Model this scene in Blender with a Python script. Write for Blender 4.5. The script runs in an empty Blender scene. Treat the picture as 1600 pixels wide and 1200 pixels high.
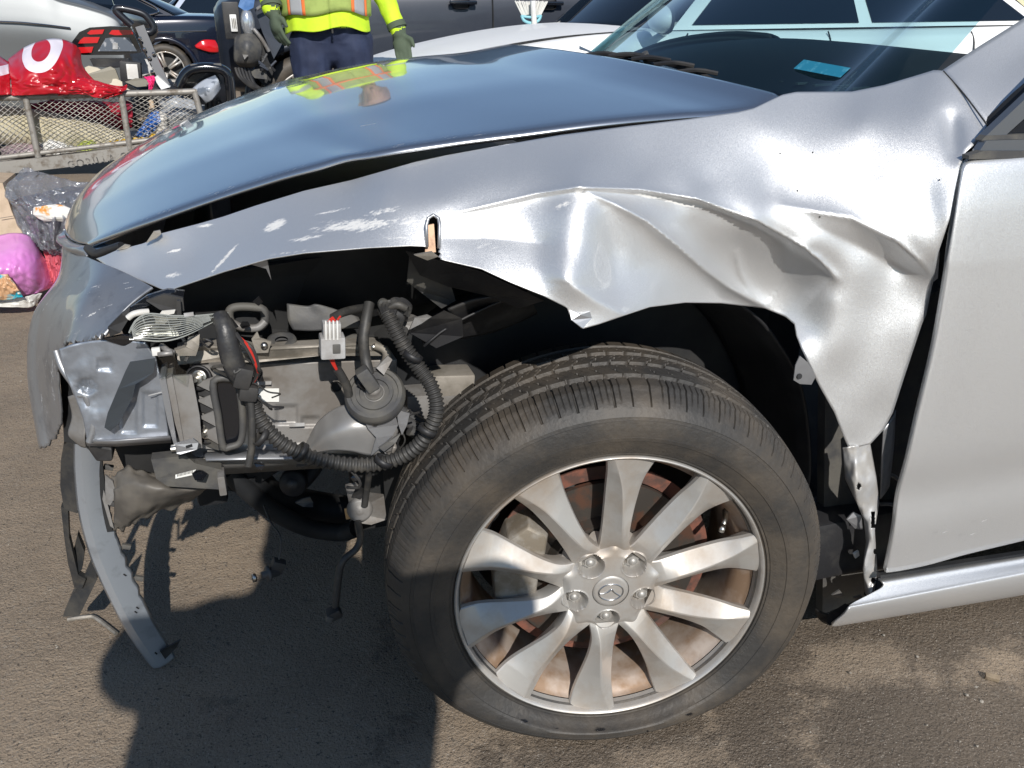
import bpy, bmesh, math, random
import numpy as np
from mathutils import Vector, Matrix, noise, geometry
random.seed(7); rng = np.random.default_rng(7)
R = math.radians
sc = bpy.context.scene
COL = sc.collection
# ---------------------------------------------------------------- camera
FPX = 1300.0                      # focal length in pixels of a 1600 px wide frame
CPOS = Vector((-0.4491, -0.9030, 1.1006))
PITCH, YAW, ROLL = 0.41988, 0.31225, 0.0069
GZ = 0.03                         # ground height
cf = Vector((math.sin(YAW)*math.cos(PITCH), math.cos(YAW)*math.cos(PITCH), -math.sin(PITCH)))
cr = Vector((math.cos(YAW), -math.sin(YAW), 0)); cu = cr.cross(cf)
cr, cu = math.cos(ROLL)*cr + math.sin(ROLL)*cu, -math.sin(ROLL)*cr + math.cos(ROLL)*cu
cd = bpy.data.cameras.new('camera'); cam = bpy.data.objects.new('camera', cd); COL.objects.link(cam)
cd.sensor_fit = 'HORIZONTAL'; cd.sensor_width = 36; cd.lens = FPX/1600*36
cd.clip_start = 0.02; cd.clip_end = 2000
cam.matrix_world = Matrix(((cr.x, cu.x, -cf.x, CPOS.x), (cr.y, cu.y, -cf.y, CPOS.y), (cr.z, cu.z, -cf.z, CPOS.z), (0, 0, 0, 1)))
sc.camera = cam
# ---------------------------------------------------------------- sky and sun
SUN_EL, SUN_AZ = R(35), R(1.5)
w = bpy.data.worlds.new('World'); sc.world = w; w.use_nodes = True
wn = w.node_tree.nodes; sky = wn.new('ShaderNodeTexSky'); sky.sky_type = 'NISHITA'; sky.sun_disc = False
sky.sun_elevation = SUN_EL; sky.sun_rotation = math.pi + SUN_AZ
sky.air_density = 1.0; sky.dust_density = 0.0; sky.ozone_density = 1.8
w.node_tree.links.new(sky.outputs[0], wn['Background'].inputs[0]); wn['Background'].inputs[1].default_value = 0.10
sd = bpy.data.lights.new('sun', 'SUN'); sun = bpy.data.objects.new('sun', sd); COL.objects.link(sun)
sd.energy = 4.7; sd.angle = R(0.53); sd.color = (1, 0.955, 0.89)
sdir = Vector((math.sin(SUN_AZ)*math.cos(SUN_EL), math.cos(SUN_AZ)*math.cos(SUN_EL), -math.sin(SUN_EL)))
sun.rotation_euler = sdir.to_track_quat('-Z', 'Y').to_euler(); sun.location = (0, -6, 8)
vs = sc.view_settings; vs.view_transform = 'Standard'; vs.look = 'None'; vs.exposure = 0.0; vs.gamma = 1
sc.cycles.max_bounces = 8; sc.cycles.transparent_max_bounces = 12; sc.cycles.sample_clamp_indirect = 4
sc.cycles.use_denoising = True
# ---------------------------------------------------------------- helpers
def ray(px, py):
    return cf + cr*((px-800)/FPX) - cu*((py-600)/FPX)
def P(px, py, Y):                 # the point at depth Y (metres across the car) on a sight line of the survey
    d = ray(px, py); return CPOS + d*((Y-CPOS.y)/d.y)
def PZ(px, py, Z=GZ):
    d = ray(px, py); return CPOS + d*((Z-CPOS.z)/d.z)
def Q(*t): return P(*t)
def col(h, k=1.0):
    """sRGB hex to linear"""
    v = [int(h[i:i+2], 16)/255 for i in (0, 2, 4)]
    return tuple((x/12.92 if x <= .04045 else ((x+.055)/1.055)**2.4)*k for x in v)
def M(name, c, r=.5, m=0., coat=0., c2=None, ns=8., lo=.42, hi=.6, bump=0., bs=60., det=4., spec=.5, rv=0., emis=None, trans=0., scale=(1, 1, 1), attr=None, ac=(.6, .6, .58), ar=.6):
    ma = bpy.data.materials.new(name); ma.use_nodes = True
    nt = ma.node_tree; N = nt.nodes; L = nt.links; b = N['Principled BSDF']
    c = tuple(c)+(1,)
    b.inputs['Base Color'].default_value = c; b.inputs['Roughness'].default_value = r; b.inputs['Metallic'].default_value = m
    b.inputs['Coat Weight'].default_value = coat; b.inputs['Coat Roughness'].default_value = .04
    b.inputs['Specular IOR Level'].default_value = spec; b.inputs['Transmission Weight'].default_value = trans
    tc = N.new('ShaderNodeTexCoord'); mp = N.new('ShaderNodeMapping'); L.new(tc.outputs['Object'], mp.inputs[0]); mp.inputs['Scale'].default_value = scale
    last = None
    if c2 is not None:
        t = N.new('ShaderNodeTexNoise'); t.inputs['Scale'].default_value = ns; t.inputs['Detail'].default_value = det; t.inputs['Roughness'].default_value = .62
        L.new(mp.outputs[0], t.inputs['Vector'])
        rp = N.new('ShaderNodeMapRange'); rp.inputs[1].default_value = lo; rp.inputs[2].default_value = hi
        L.new(t.outputs['Fac'], rp.inputs[0])
        mx = N.new('ShaderNodeMix'); mx.data_type = 'RGBA'; mx.inputs[6].default_value = c; mx.inputs[7].default_value = tuple(c2)+(1,)
        L.new(rp.outputs[0], mx.inputs[0]); L.new(mx.outputs[2], b.inputs['Base Color']); last = mx.outputs[2]
        if rv:
            mr = N.new('ShaderNodeMapRange'); mr.inputs[3].default_value = r; mr.inputs[4].default_value = r+rv
            L.new(rp.outputs[0], mr.inputs[0]); L.new(mr.outputs[0], b.inputs['Roughness'])
    if attr:
        at = N.new('ShaderNodeAttribute'); at.attribute_name = attr
        t2 = N.new('ShaderNodeTexNoise'); t2.inputs['Scale'].default_value = 240; t2.inputs['Detail'].default_value = 6; t2.inputs['Roughness'].default_value = .78
        m2 = N.new('ShaderNodeMapping'); m2.inputs['Scale'].default_value = (.07, 1, 1); m2.inputs['Rotation'].default_value = (0, R(-18), 0)
        L.new(tc.outputs['Object'], m2.inputs[0]); L.new(m2.outputs[0], t2.inputs['Vector'])
        ad = N.new('ShaderNodeMath'); ad.operation = 'ADD'; L.new(at.outputs['Fac'], ad.inputs[0]); L.new(t2.outputs['Fac'], ad.inputs[1])
        r3 = N.new('ShaderNodeMapRange'); r3.inputs[1].default_value = .98; r3.inputs[2].default_value = 1.12; L.new(ad.outputs[0], r3.inputs[0])
        m3 = N.new('ShaderNodeMix'); m3.data_type = 'RGBA'; L.new(r3.outputs[0], m3.inputs[0]); m3.inputs[7].default_value = tuple(ac)+(1,)
        if last: L.new(last, m3.inputs[6])
        else: m3.inputs[6].default_value = c
        L.new(m3.outputs[2], b.inputs['Base Color'])
        for nm, v0, v1 in (('Metallic', m, 0.), ('Roughness', r, ar), ('Coat Weight', coat, 0.)):
            q = N.new('ShaderNodeMapRange'); q.inputs[3].default_value = v0; q.inputs[4].default_value = v1
            L.new(r3.outputs[0], q.inputs[0]); L.new(q.outputs[0], b.inputs[nm])
    if bump:
        t = N.new('ShaderNodeTexNoise'); t.inputs['Scale'].default_value = bs; t.inputs['Detail'].default_value = 4
        L.new(mp.outputs[0], t.inputs['Vector'])
        bp = N.new('ShaderNodeBump'); bp.inputs['Strength'].default_value = bump; bp.inputs['Distance'].default_value = .02*min(1, 20/bs)
        L.new(t.outputs['Fac'], bp.inputs['Height']); L.new(bp.outputs[0], b.inputs['Normal'])
    if emis:
        b.inputs['Emission Color'].default_value = tuple(emis)+(1,); b.inputs['Emission Strength'].default_value = 1
    return ma
def flakes(ma, amt=.35, sc_=1400):
    nt = ma.node_tree; N = nt.nodes; L = nt.links; b = N['Principled BSDF']
    tc = N.new('ShaderNodeTexCoord'); v = N.new('ShaderNodeTexVoronoi'); v.inputs['Scale'].default_value = sc_
    L.new(tc.outputs['Object'], v.inputs['Vector'])
    s = N.new('ShaderNodeVectorMath'); s.operation = 'SUBTRACT'; s.inputs[1].default_value = (.5, .5, .5); L.new(v.outputs['Color'], s.inputs[0])
    k = N.new('ShaderNodeVectorMath'); k.operation = 'SCALE'; k.inputs['Scale'].default_value = amt; L.new(s.outputs[0], k.inputs[0])
    g = N.new('ShaderNodeNewGeometry'); a = N.new('ShaderNodeVectorMath'); a.operation = 'ADD'
    L.new(g.outputs['Normal'], a.inputs[0]); L.new(k.outputs[0], a.inputs[1])
    n = N.new('ShaderNodeVectorMath'); n.operation = 'NORMALIZE'; L.new(a.outputs[0], n.inputs[0]); L.new(n.outputs[0], b.inputs['Normal'])
    L.new(g.outputs['Normal'], b.inputs['Coat Normal'])
    return ma
def glass(name, tint, refl_rough=.02, ior=1.5):
    ma = bpy.data.materials.new(name); ma.use_nodes = True; nt = ma.node_tree; N = nt.nodes; L = nt.links
    N.remove(N['Principled BSDF']); out = N['Material Output']
    t = N.new('ShaderNodeBsdfTransparent'); t.inputs[0].default_value = tuple(tint)+(1,)
    g = N.new('ShaderNodeBsdfGlossy'); g.inputs['Roughness'].default_value = refl_rough
    lw = N.new('ShaderNodeLayerWeight'); lw.inputs[0].default_value = .5
    pw = N.new('ShaderNodeMath'); pw.operation = 'POWER'; pw.inputs[1].default_value = 3.4; L.new(lw.outputs['Facing'], pw.inputs[0])
    f = N.new('ShaderNodeMath'); f.operation = 'MULTIPLY_ADD'; f.inputs[1].default_value = .95; f.inputs[2].default_value = .05; L.new(pw.outputs[0], f.inputs[0])
    x = N.new('ShaderNodeMixShader'); L.new(f.outputs[0], x.inputs[0]); L.new(t.outputs[0], x.inputs[1]); L.new(g.outputs[0], x.inputs[2])
    L.new(x.outputs[0], out.inputs[0]); return ma
def film(name, c, k=.3):
    ma = bpy.data.materials.new(name); ma.use_nodes = True; nt = ma.node_tree; N = nt.nodes; L = nt.links; N.remove(N['Principled BSDF'])
    t = N.new('ShaderNodeBsdfTransparent'); t.inputs[0].default_value = (.86, .87, .9, 1); x = N.new('ShaderNodeMixShader'); x.inputs[0].default_value = k
    gl = N.new('ShaderNodeBsdfGlossy'); gl.inputs['Roughness'].default_value = .13; df = N.new('ShaderNodeBsdfDiffuse'); df.inputs[0].default_value = tuple(c)+(1,); y = N.new('ShaderNodeMixShader'); y.inputs[0].default_value = .55
    tc = N.new('ShaderNodeTexCoord'); n = N.new('ShaderNodeTexNoise'); n.inputs['Scale'].default_value = 9; n.inputs['Detail'].default_value = 4; n.inputs['Distortion'].default_value = 2.0
    mp = N.new('ShaderNodeMapping'); mp.inputs['Rotation'].default_value = (0, R(28), 0); mp.inputs['Scale'].default_value = (.22, 1, 2.4); L.new(tc.outputs['Object'], mp.inputs[0]); L.new(mp.outputs[0], n.inputs['Vector'])
    bp = N.new('ShaderNodeBump'); bp.inputs['Strength'].default_value = 1; bp.inputs['Distance'].default_value = .05; L.new(n.outputs['Fac'], bp.inputs['Height']); L.new(bp.outputs[0], gl.inputs['Normal'])
    L.new(df.outputs[0], y.inputs[1]); L.new(gl.outputs[0], y.inputs[2]); L.new(t.outputs[0], x.inputs[1]); L.new(y.outputs[0], x.inputs[2]); L.new(x.outputs[0], N['Material Output'].inputs[0]); return ma
def link(o, parent=None, root=None):
    COL.objects.link(o)
    if parent is not None:
        o.parent = parent
        # mesh data is in world coordinates: undo the offsets of the chain above
        off = Vector((0, 0, 0)); q = parent
        while q is not None: off += q.location; q = q.parent
        o.location = -off
    return o
def thing(name, label, cat, loc, group=None):
    o = bpy.data.objects.new(name, None); COL.objects.link(o); o.location = loc; o.empty_display_size = .1
    tag(o, label, cat, group); return o
def tag(o, label=None, cat=None, group=None, kind=None):
    if label: o['label'] = label
    if cat: o['category'] = cat
    if group: o['group'] = group
    if kind: o['kind'] = kind
    return o
def sub(name, parent, loc):        # an Empty part that parents sub-parts
    o = bpy.data.objects.new(name, None); COL.objects.link(o); o.parent = parent; o.empty_display_size = .05
    o.location = Vector(loc)-parent.location; return o
def O(name, verts, faces, mat, parent=None, smooth=True, sharp=None):
    me = bpy.data.meshes.new(name); me.from_pydata([tuple(v) for v in verts], [], [tuple(f) for f in faces]); me.validate()
    if mat: me.materials.append(mat)
    if smooth: me.polygons.foreach_set('use_smooth', [True]*len(me.polygons))
    bm = bmesh.new(); bm.from_mesh(me); bmesh.ops.recalc_face_normals(bm, faces=bm.faces)
    if sharp:
        for e in bm.edges:
            if len(e.link_faces) == 2 and e.calc_face_angle(0) > R(sharp): e.smooth = False
    bm.to_mesh(me); bm.free()
    return link(bpy.data.objects.new(name, me), parent)
def B(name, bm, mat, parent=None, smooth=False, sharp=35):
    me = bpy.data.meshes.new(name)
    if smooth:
        for f in bm.faces: f.smooth = True
        for e in bm.edges:
            if len(e.link_faces) == 2 and e.calc_face_angle(0) > R(sharp): e.smooth = False
    bm.to_mesh(me); bm.free()
    if mat: me.materials.append(mat)
    return link(bpy.data.objects.new(name, me), parent)
def addbox(bm, c, s, rot=None, bev=0.):
    r = bmesh.ops.create_cube(bm, size=1); vs_ = r['verts']
    m = Matrix.Translation(Vector(c)) @ (rot.to_4x4() if rot is not None else Matrix()) @ Matrix.Diagonal((s[0], s[1], s[2], 1))
    bmesh.ops.transform(bm, matrix=m, verts=vs_)
    if bev: bmesh.ops.bevel(bm, geom=list({e for v in vs_ for e in v.link_edges}), offset=bev, segments=2, affect='EDGES', profile=.6)
def box(name, c, s, mat, parent=None, rot=None, bev=.003):
    bm = bmesh.new(); addbox(bm, c, s, rot, bev); return B(name, bm, mat, parent, smooth=bev > 0, sharp=50)
def spl(pts, n=6, closed=False):
    pts = [Vector(p) for p in pts]; N = len(pts); out = []
    rg = N if closed else N-1
    for i in range(rg):
        g = (lambda k: pts[k % N]) if closed else (lambda k: pts[max(0, min(N-1, k))])
        a, b, c, d = g(i-1), g(i), g(i+1), g(i+2)
        for j in range(n):
            t = j/n; out.append(.5*((2*b)+(c-a)*t+(2*a-5*b+4*c-d)*t*t+(3*b-a-3*c+d)*t**3))
    if not closed: out.append(pts[-1])
    return out
def tubegeo(pts, r, res=8, closed=False, rf=None, cap=True):
    n = len(pts); V = []; F = []; up = None
    for i, p in enumerate(pts):
        a = pts[(i-1) % n] if (closed or i > 0) else p; b = pts[(i+1) % n] if (closed or i < n-1) else p
        t = (b-a).normalized()
        if up is None: up = t.orthogonal().normalized()
        up = (up-t*up.dot(t)).normalized(); s = t.cross(up)
        rr = rf(i/(n-1)) if rf else (r[i] if isinstance(r, (list, tuple)) else r)
        for k in range(res):
            an = 2*math.pi*k/res; V.append(p+(up*math.cos(an)+s*math.sin(an))*rr)
    for i in range(n if closed else n-1):
        for k in range(res):
            F.append((i*res+k, i*res+(k+1) % res, ((i+1) % n)*res+(k+1) % res, ((i+1) % n)*res+k))
    if cap and not closed:
        F.append(tuple(range(res-1, -1, -1))); F.append(tuple((n-1)*res+k for k in range(res)))
    return V, F
def tube(name, pts, r, mat, parent=None, res=8, n=6, closed=False, rf=None):
    p = spl(pts, n, closed) if n else [Vector(x) for x in pts]
    V, F = tubegeo(p, r, res, closed, rf); return O(name, V, F, mat, parent, True, 50)
def merge(*geos):
    V = []; F = []
    for v, f in geos:
        k = len(V); V += list(v); F += [tuple(i+k for i in q) for q in f]
    return V, F
def lathegeo(prof, origin, axis, seg=48, closed=True):
    """prof: (radius, height along axis)"""
    ax = Vector(axis).normalized(); u = ax.orthogonal().normalized(); v = ax.cross(u); o = Vector(origin); V = []; F = []
    m = len(prof)
    for i in range(seg):
        a = 2*math.pi*i/seg; d = u*math.cos(a)+v*math.sin(a)
        for r, h in prof: V.append(o+d*r+ax*h)
    for i in range(seg):
        j = (i+1) % seg
        for k in range(m-1): F.append((i*m+k, j*m+k, j*m+k+1, i*m+k+1))
    return V, F
def lathe(name, prof, origin, axis, mat, parent=None, seg=48, sharp=40):
    V, F = lathegeo(prof, origin, axis, seg); return O(name, V, F, mat, parent, True, sharp)
def plategeo(poly, thick, dirv=(0, 1, 0)):
    """poly of (px,py,Y): a sheet with real thickness"""
    pts = [P(*p) for p in poly]; d = Vector(dirv).normalized()*thick; n = len(pts)
    tri = geometry.tessellate_polygon([[Vector((p[0], -p[1], 0)) for p in poly]])
    V = pts+[p+d for p in pts]; F = [tuple(t) for t in tri]+[tuple(i+n for i in t[::-1]) for t in tri]
    F += [(i, (i+1) % n, (i+1) % n+n, i+n) for i in range(n)]
    return V, F
def plate(name, poly, mat, parent=None, thick=.002, dirv=(0, 1, 0), smooth=False):
    V, F = plategeo(poly, thick, dirv); return O(name, V, F, mat, parent, smooth, 30)
def cr1(xs, vals, x):
    """monotone-ish smooth interpolation of a 1-D table (numpy arrays)"""
    xs = np.asarray(xs, float); vals = np.asarray(vals, float)
    d = np.gradient(vals, xs, axis=0); i = np.clip(np.searchsorted(xs, x)-1, 0, len(xs)-2)
    h = xs[i+1]-xs[i]; t = (x-xs[i])/h
    if vals.ndim > 1: t = t[..., None]; h = h[..., None]
    return (2*t**3-3*t**2+1)*vals[i]+(t**3-2*t**2+t)*h*d[i]+(-2*t**3+3*t**2)*vals[i+1]+(t**3-t**2)*h*d[i+1]
def patch(rows, nu, nv):
    """rows: list of rows of 3-D points (same length): smooth bicubic grid"""
    A = np.array([[tuple(p) for p in r] for r in rows], float); k, m = A.shape[:2]
    u = np.linspace(0, m-1, nu); v = np.linspace(0, k-1, nv)
    t = np.stack([cr1(np.arange(m), A[i], u) for i in range(k)]) if m > 1 else A
    g = np.stack([cr1(np.arange(k), t[:, j], v) for j in range(t.shape[1])], 1)
    return g
def gridgeo(g):
    nv, nu = g.shape[:2]; V = [Vector(p) for p in g.reshape(-1, 3)]
    F = [(j*nu+i, j*nu+i+1, (j+1)*nu+i+1, (j+1)*nu+i) for j in range(nv-1) for i in range(nu-1)]
    return V, F
def solid(o, t, off=-1, bev=0):
    me = o.data; q = Vector((0, 0, 0)); c = Vector((0, 0, 0))
    for f in me.polygons: q += f.normal*f.area; c += f.center/len(me.polygons)
    if q.dot(CPOS-c) < 0: me.flip_normals()
    m = o.modifiers.new('thickness', 'SOLIDIFY'); m.thickness = t; m.offset = off; return o
def copy_tree(o, parent=None):
    c = o.copy(); COL.objects.link(c)
    if parent is not None: c.parent = parent
    for ch in o.children: copy_tree(ch, c)
    return c
# ---------------------------------------------------------------- materials
SILVER = col('b4b8be')
m_paint = flakes(M("silver_paint", (.77, .775, .78), .50, .82, .34, attr="scuff", ac=(.66, .655, .64), ar=.6), .20, 1800)
m_paint2 = flakes(M("silver_paint_clean", (.77, .775, .78), .50, .82, .34), .20, 1800)
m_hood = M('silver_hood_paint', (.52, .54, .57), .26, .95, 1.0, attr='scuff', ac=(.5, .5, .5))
m_bump = M('silver_plastic_scuffed', (.34, .35, .37), .40, .7, .5, c2=(.25, .26, .28), ns=22, lo=.52, hi=.66, attr='scuff', ac=(.46, .46, .46))
m_prime = M('bare_steel_panel', (.40, .41, .43), .42, .75, 0, c2=(.30, .30, .31), ns=9, rv=.12, bump=.05, bs=180)
m_galv = M('dusty_galvanised_steel', (.33, .32, .31), .5, .55, 0, c2=(.22, .20, .18), ns=14, rv=.2, bump=.1, bs=220)
m_beige = M('dusty_bracket_steel', (.36, .33, .29), .55, .4, 0, c2=(.22, .20, .17), ns=20, rv=.15)
m_blk = M('black_plastic', (.018, .018, .02), .5, 0, 0, c2=(.05, .047, .043), ns=12, lo=.45, hi=.75, rv=.2, bump=.1, bs=150)
m_blkg = M('black_gloss', (.008, .009, .012), .15, 0, .8)
m_dgrey = M('dark_grey_plastic', (.06, .06, .062), .5, 0, 0, c2=(.10, .095, .085), ns=18, rv=.15, bump=.1, bs=120)
m_mgrey = M('mid_grey_plastic', (.20, .195, .19), .5, 0, 0, c2=(.14, .13, .12), ns=18, bump=.1, bs=120)
m_lgrey = M('light_grey_plastic', (.42, .42, .42), .45, 0, 0, c2=(.32, .31, .3), ns=30)
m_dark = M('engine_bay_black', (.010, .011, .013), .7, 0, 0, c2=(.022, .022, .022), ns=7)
m_loom = M('dusty_black_conduit', (.035, .034, .033), .55, 0, 0, c2=(.09, .082, .07), ns=40, lo=.5, hi=.75)
m_tape = M('loom_tape', (.03, .03, .032), .4, 0, 0, c2=(.075, .072, .066), ns=25, bump=.3, bs=90)
m_zinc = M('zinc_bolt', (.62, .61, .58), .3, 1., 0, c2=(.4, .38, .34), ns=90)
m_red = M('red_wire', (.5, .03, .02), .4)
m_white = M('white_plastic', (.72, .72, .7), .4, c2=(.6, .58, .54), ns=12)
m_tyre = M('tyre_rubber', (.034, .032, .030), .58, 0, 0, c2=(.105, .084, .062), ns=7, lo=.40, hi=.72, det=12, rv=.3, bump=.35, bs=120, attr='scuff', ac=(.007, .007, .008), ar=.25)
m_rim = flakes(M('alloy_silver', (.50, .485, .46), .46, .55, .2, c2=(.36, .285, .215), ns=9, lo=.44, hi=.72, rv=.15, det=8), .05, 2600)
m_rust = M('brake_dust_barrel', (.40, .27, .18), .45, .5, 0, c2=(.58, .49, .42), ns=16, lo=.4, hi=.62, rv=.1)
m_rotor = M('rusty_rotor', (.085, .075, .066), .5, .6, 0, c2=(.15, .08, .055), ns=26, lo=.5, hi=.64)
m_rrust = M('red_rust', (.20, .078, .052), .75, .1, 0, c2=(.09, .05, .04), ns=40)
m_glass = glass('windscreen_glass', (.40, .60, .64), .005)
m_lens = glass('clear_lens', (.96, .97, .95), .03)
m_trim = M('dark_satin_trim', (.22, .24, .27), .3, .7)
m_dglass = M('dark_car_glass', (.006, .010, .016), .03, 0, 0, spec=.7)
m_chrome = M('satin_trim', (.55, .56, .58), .22, 1.)
m_cardb = M('cardboard', (.50, .39, .28), .8, c2=(.43, .33, .23), ns=30)
m_paper = M('label_paper', (.75, .75, .72), .6)
m_copper = M('rusty_tab', (.30, .20, .13), .5, .5, 0, c2=(.2, .12, .08), ns=60)
# ================================================================ ground
def make_ground():
    ma = bpy.data.materials.new('packed_dirt'); ma.use_nodes = True; nt = ma.node_tree; N = nt.nodes; L = nt.links; b = N['Principled BSDF']
    tc = N.new('ShaderNodeTexCoord')
    def nz(s, d=5, r=.6, mp=None):
        t = N.new('ShaderNodeTexNoise'); t.inputs['Scale'].default_value = s; t.inputs['Detail'].default_value = d; t.inputs['Roughness'].default_value = r
        L.new((mp or tc).outputs[0 if mp else 'Object'], t.inputs['Vector']); return t.outputs['Fac']
    def rng_(x, a, b_, c=0, d=1):
        t = N.new('ShaderNodeMapRange'); t.interpolation_type = 'SMOOTHSTEP'
        for i, v in zip((1, 2, 3, 4), (a, b_, c, d)): t.inputs[i].default_value = v
        L.new(x, t.inputs[0]); return t.outputs[0]
    def mix(f, a, b_):
        t = N.new('ShaderNodeMix'); t.data_type = 'RGBA'; L.new(f, t.inputs[0])
        for i, v in ((6, a), (7, b_)):
            if isinstance(v, tuple): t.inputs[i].default_value = v+(1,)
            else: L.new(v, t.inputs[i])
        return t.outputs[2]
    def math_(op, a, b_):
        t = N.new('ShaderNodeMath'); t.operation = op
        for i, v in ((0, a), (1, b_)):
            if isinstance(v, (int, float)): t.inputs[i].default_value = v
            else: L.new(v, t.inputs[i])
        return t.outputs[0]
    c = mix(rng_(nz(3.0), .35, .7), (.305, .236, .168), (.238, .186, .135))
    c = mix(rng_(nz(55, 3), .55, .75), c, (.30, .245, .185))
    c = mix(rng_(nz(140, 2), .60, .72), c, (.085, .068, .052))
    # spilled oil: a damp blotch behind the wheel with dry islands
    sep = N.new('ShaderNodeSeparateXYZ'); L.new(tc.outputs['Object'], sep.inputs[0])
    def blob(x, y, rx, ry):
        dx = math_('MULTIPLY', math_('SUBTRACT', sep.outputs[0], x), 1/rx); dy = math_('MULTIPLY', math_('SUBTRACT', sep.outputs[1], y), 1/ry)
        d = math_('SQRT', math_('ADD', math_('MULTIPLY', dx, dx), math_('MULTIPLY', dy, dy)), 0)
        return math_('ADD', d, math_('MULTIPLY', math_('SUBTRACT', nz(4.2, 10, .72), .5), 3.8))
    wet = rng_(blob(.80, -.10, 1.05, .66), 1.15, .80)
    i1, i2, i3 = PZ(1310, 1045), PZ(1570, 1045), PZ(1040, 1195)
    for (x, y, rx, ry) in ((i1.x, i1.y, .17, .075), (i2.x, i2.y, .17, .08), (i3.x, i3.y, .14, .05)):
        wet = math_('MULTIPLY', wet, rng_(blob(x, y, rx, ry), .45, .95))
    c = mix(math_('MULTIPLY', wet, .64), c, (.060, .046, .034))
    pale = rng_(nz(1.3, 3), .62, .75)
    c = mix(math_('MULTIPLY', pale, .35), c, (.31, .25, .185))
    c = mix(rng_(nz(420, 2), .62, .70), c, (.40, .36, .31)); c = mix(rng_(nz(330, 2), .63, .70), c, (.03, .026, .022))
    L.new(c, b.inputs['Base Color'])
    L.new(rng_(wet, 0, 1, .88, .6), b.inputs['Roughness'])
    h = math_('ADD', math_('MULTIPLY', nz(18, 6, .65), .6), math_('MULTIPLY', nz(190, 3, .7), .42))
    bp = N.new('ShaderNodeBump'); bp.inputs['Strength'].default_value = .8; bp.inputs['Distance'].default_value = .018
    L.new(h, bp.inputs['Height']); L.new(bp.outputs[0], b.inputs['Normal'])
    # a sheet: fine near the car (gentle unevenness), coarse to the horizon
    xs = np.unique(np.concatenate([np.linspace(-2, 2, 121), [-600, -200, -80, -40, -20, -10, -5, -3, 3, 5, 10, 20, 40, 80, 200, 600]]))
    ys = np.unique(np.concatenate([np.linspace(-1.6, 3, 141), [-600, -100, -30, -10, -4, 4, 6, 10, 20, 40, 80, 200, 600]]))
    V = []; F = []
    for y in ys:
        for x in xs:
            near = abs(x) < 2.01 and -1.61 < y < 3.01
            z = GZ+(noise.fractal(Vector((x*3, y*3, 0)), .8, 2, 4)*.004 if near else 0)
            V.append((x, y, z))
    n = len(xs)
    for j in range(len(ys)-1):
        for i in range(n-1): F.append((j*n+i, j*n+i+1, (j+1)*n+i+1, (j+1)*n+i))
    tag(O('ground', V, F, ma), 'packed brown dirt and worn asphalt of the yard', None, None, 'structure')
    # loose grit lying about
    bm = bmesh.new()
    for k in range(900):
        x = random.uniform(-1.3, 1.1); y = random.uniform(-.5, 2.2); s = random.choice((.0010, .0012, .0016, .002, .003))*random.uniform(.7, 1.3)
        r = bmesh.ops.create_icosphere(bm, subdivisions=1, radius=s)
        for v in r['verts']: v.co *= random.uniform(.5, 1.35)
        bmesh.ops.transform(bm, matrix=Matrix.Translation((x, y, GZ+s*.4)) @ Matrix.Rotation(random.random()*6, 4, 'Z') @ Matrix.Diagonal((1, 1, .6, 1)), verts=r['verts'])
    g = B('grit', bm, M('grit_stone', (.17, .14, .11), .9, c2=(.30, .27, .23), ns=2.3, lo=.45, hi=.55))
    tag(g, 'loose fine grit scattered over the dirt', 'grit', None, 'stuff')
    # a chip of wood beside the sill
    V, F = plategeo([(1540, 1052, 0), (1562, 1062, 0), (1556, 1076, 0), (1536, 1064, 0)], .006)
    a = PZ(1549, 1063)
    o = box('wood_chip', (a.x, a.y, GZ+.007), (.022, .010, .008), M('wood_chip', (.28, .22, .15), .8, c2=(.2, .15, .1), ns=80), None, Matrix.Rotation(-.7, 3, 'Z') @ Matrix.Rotation(.2, 3, 'X'), .001)
    tag(o, 'small brown chip of wood on the dirt below the door sill', 'wood chip')
make_ground()
# ================================================================ the damaged silver car
car = thing('damaged_car', 'silver sedan with crushed front fender, missing headlight and flat front tyre', 'car', (0, .9, GZ))
def scuffattr(o, vals):
    a = o.data.attributes.new('scuff', 'FLOAT', 'POINT'); a.data.foreach_set('value', np.asarray(vals, np.float32))
def poly_dist(px, py, line):
    """distance, signed side (+ below/right of travel) and parameter along a polyline in survey pixels"""
    L_ = np.array(line, float); best = np.full(px.shape, 1e9); sg = np.zeros(px.shape); tt = np.zeros(px.shape); n = len(L_)-1
    for i in range(n):
        a, b_ = L_[i, :2], L_[i+1, :2]; d = b_-a; l2 = d@d
        t = np.clip(((px-a[0])*d[0]+(py-a[1])*d[1])/l2, 0, 1); qx = px-a[0]-t*d[0]; qy = py-a[1]-t*d[1]
        ds = np.hypot(qx, qy); m = ds < best; best = np.where(m, ds, best)
        sg = np.where(m, np.sign(d[0]*qy-d[1]*qx), sg); tt = np.where(m, i+t, tt)
    return best, sg, tt
def rbf(ctrl):
    c = np.array(ctrl, float); X = c[:, :2]/100; n = len(X)
    def ph(r): return np.where(r > 1e-9, r*r*np.log(np.maximum(r, 1e-9)), 0)
    K = ph(np.linalg.norm(X[:, None]-X[None], axis=2))+np.eye(n)*2e-3
    Pm = np.hstack([np.ones((n, 1)), X]); A = np.block([[K, Pm], [Pm.T, np.zeros((3, 3))]])
    wgt = np.linalg.solve(A, np.concatenate([c[:, 2], np.zeros(3)]))
    def f(px, py):
        q = np.stack([px.ravel(), py.ravel()], 1)/100
        v = ph(np.linalg.norm(q[:, None]-X[None], axis=2))@wgt[:n]+wgt[n]+q@wgt[n+1:]
        return v.reshape(px.shape)
    return f
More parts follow.
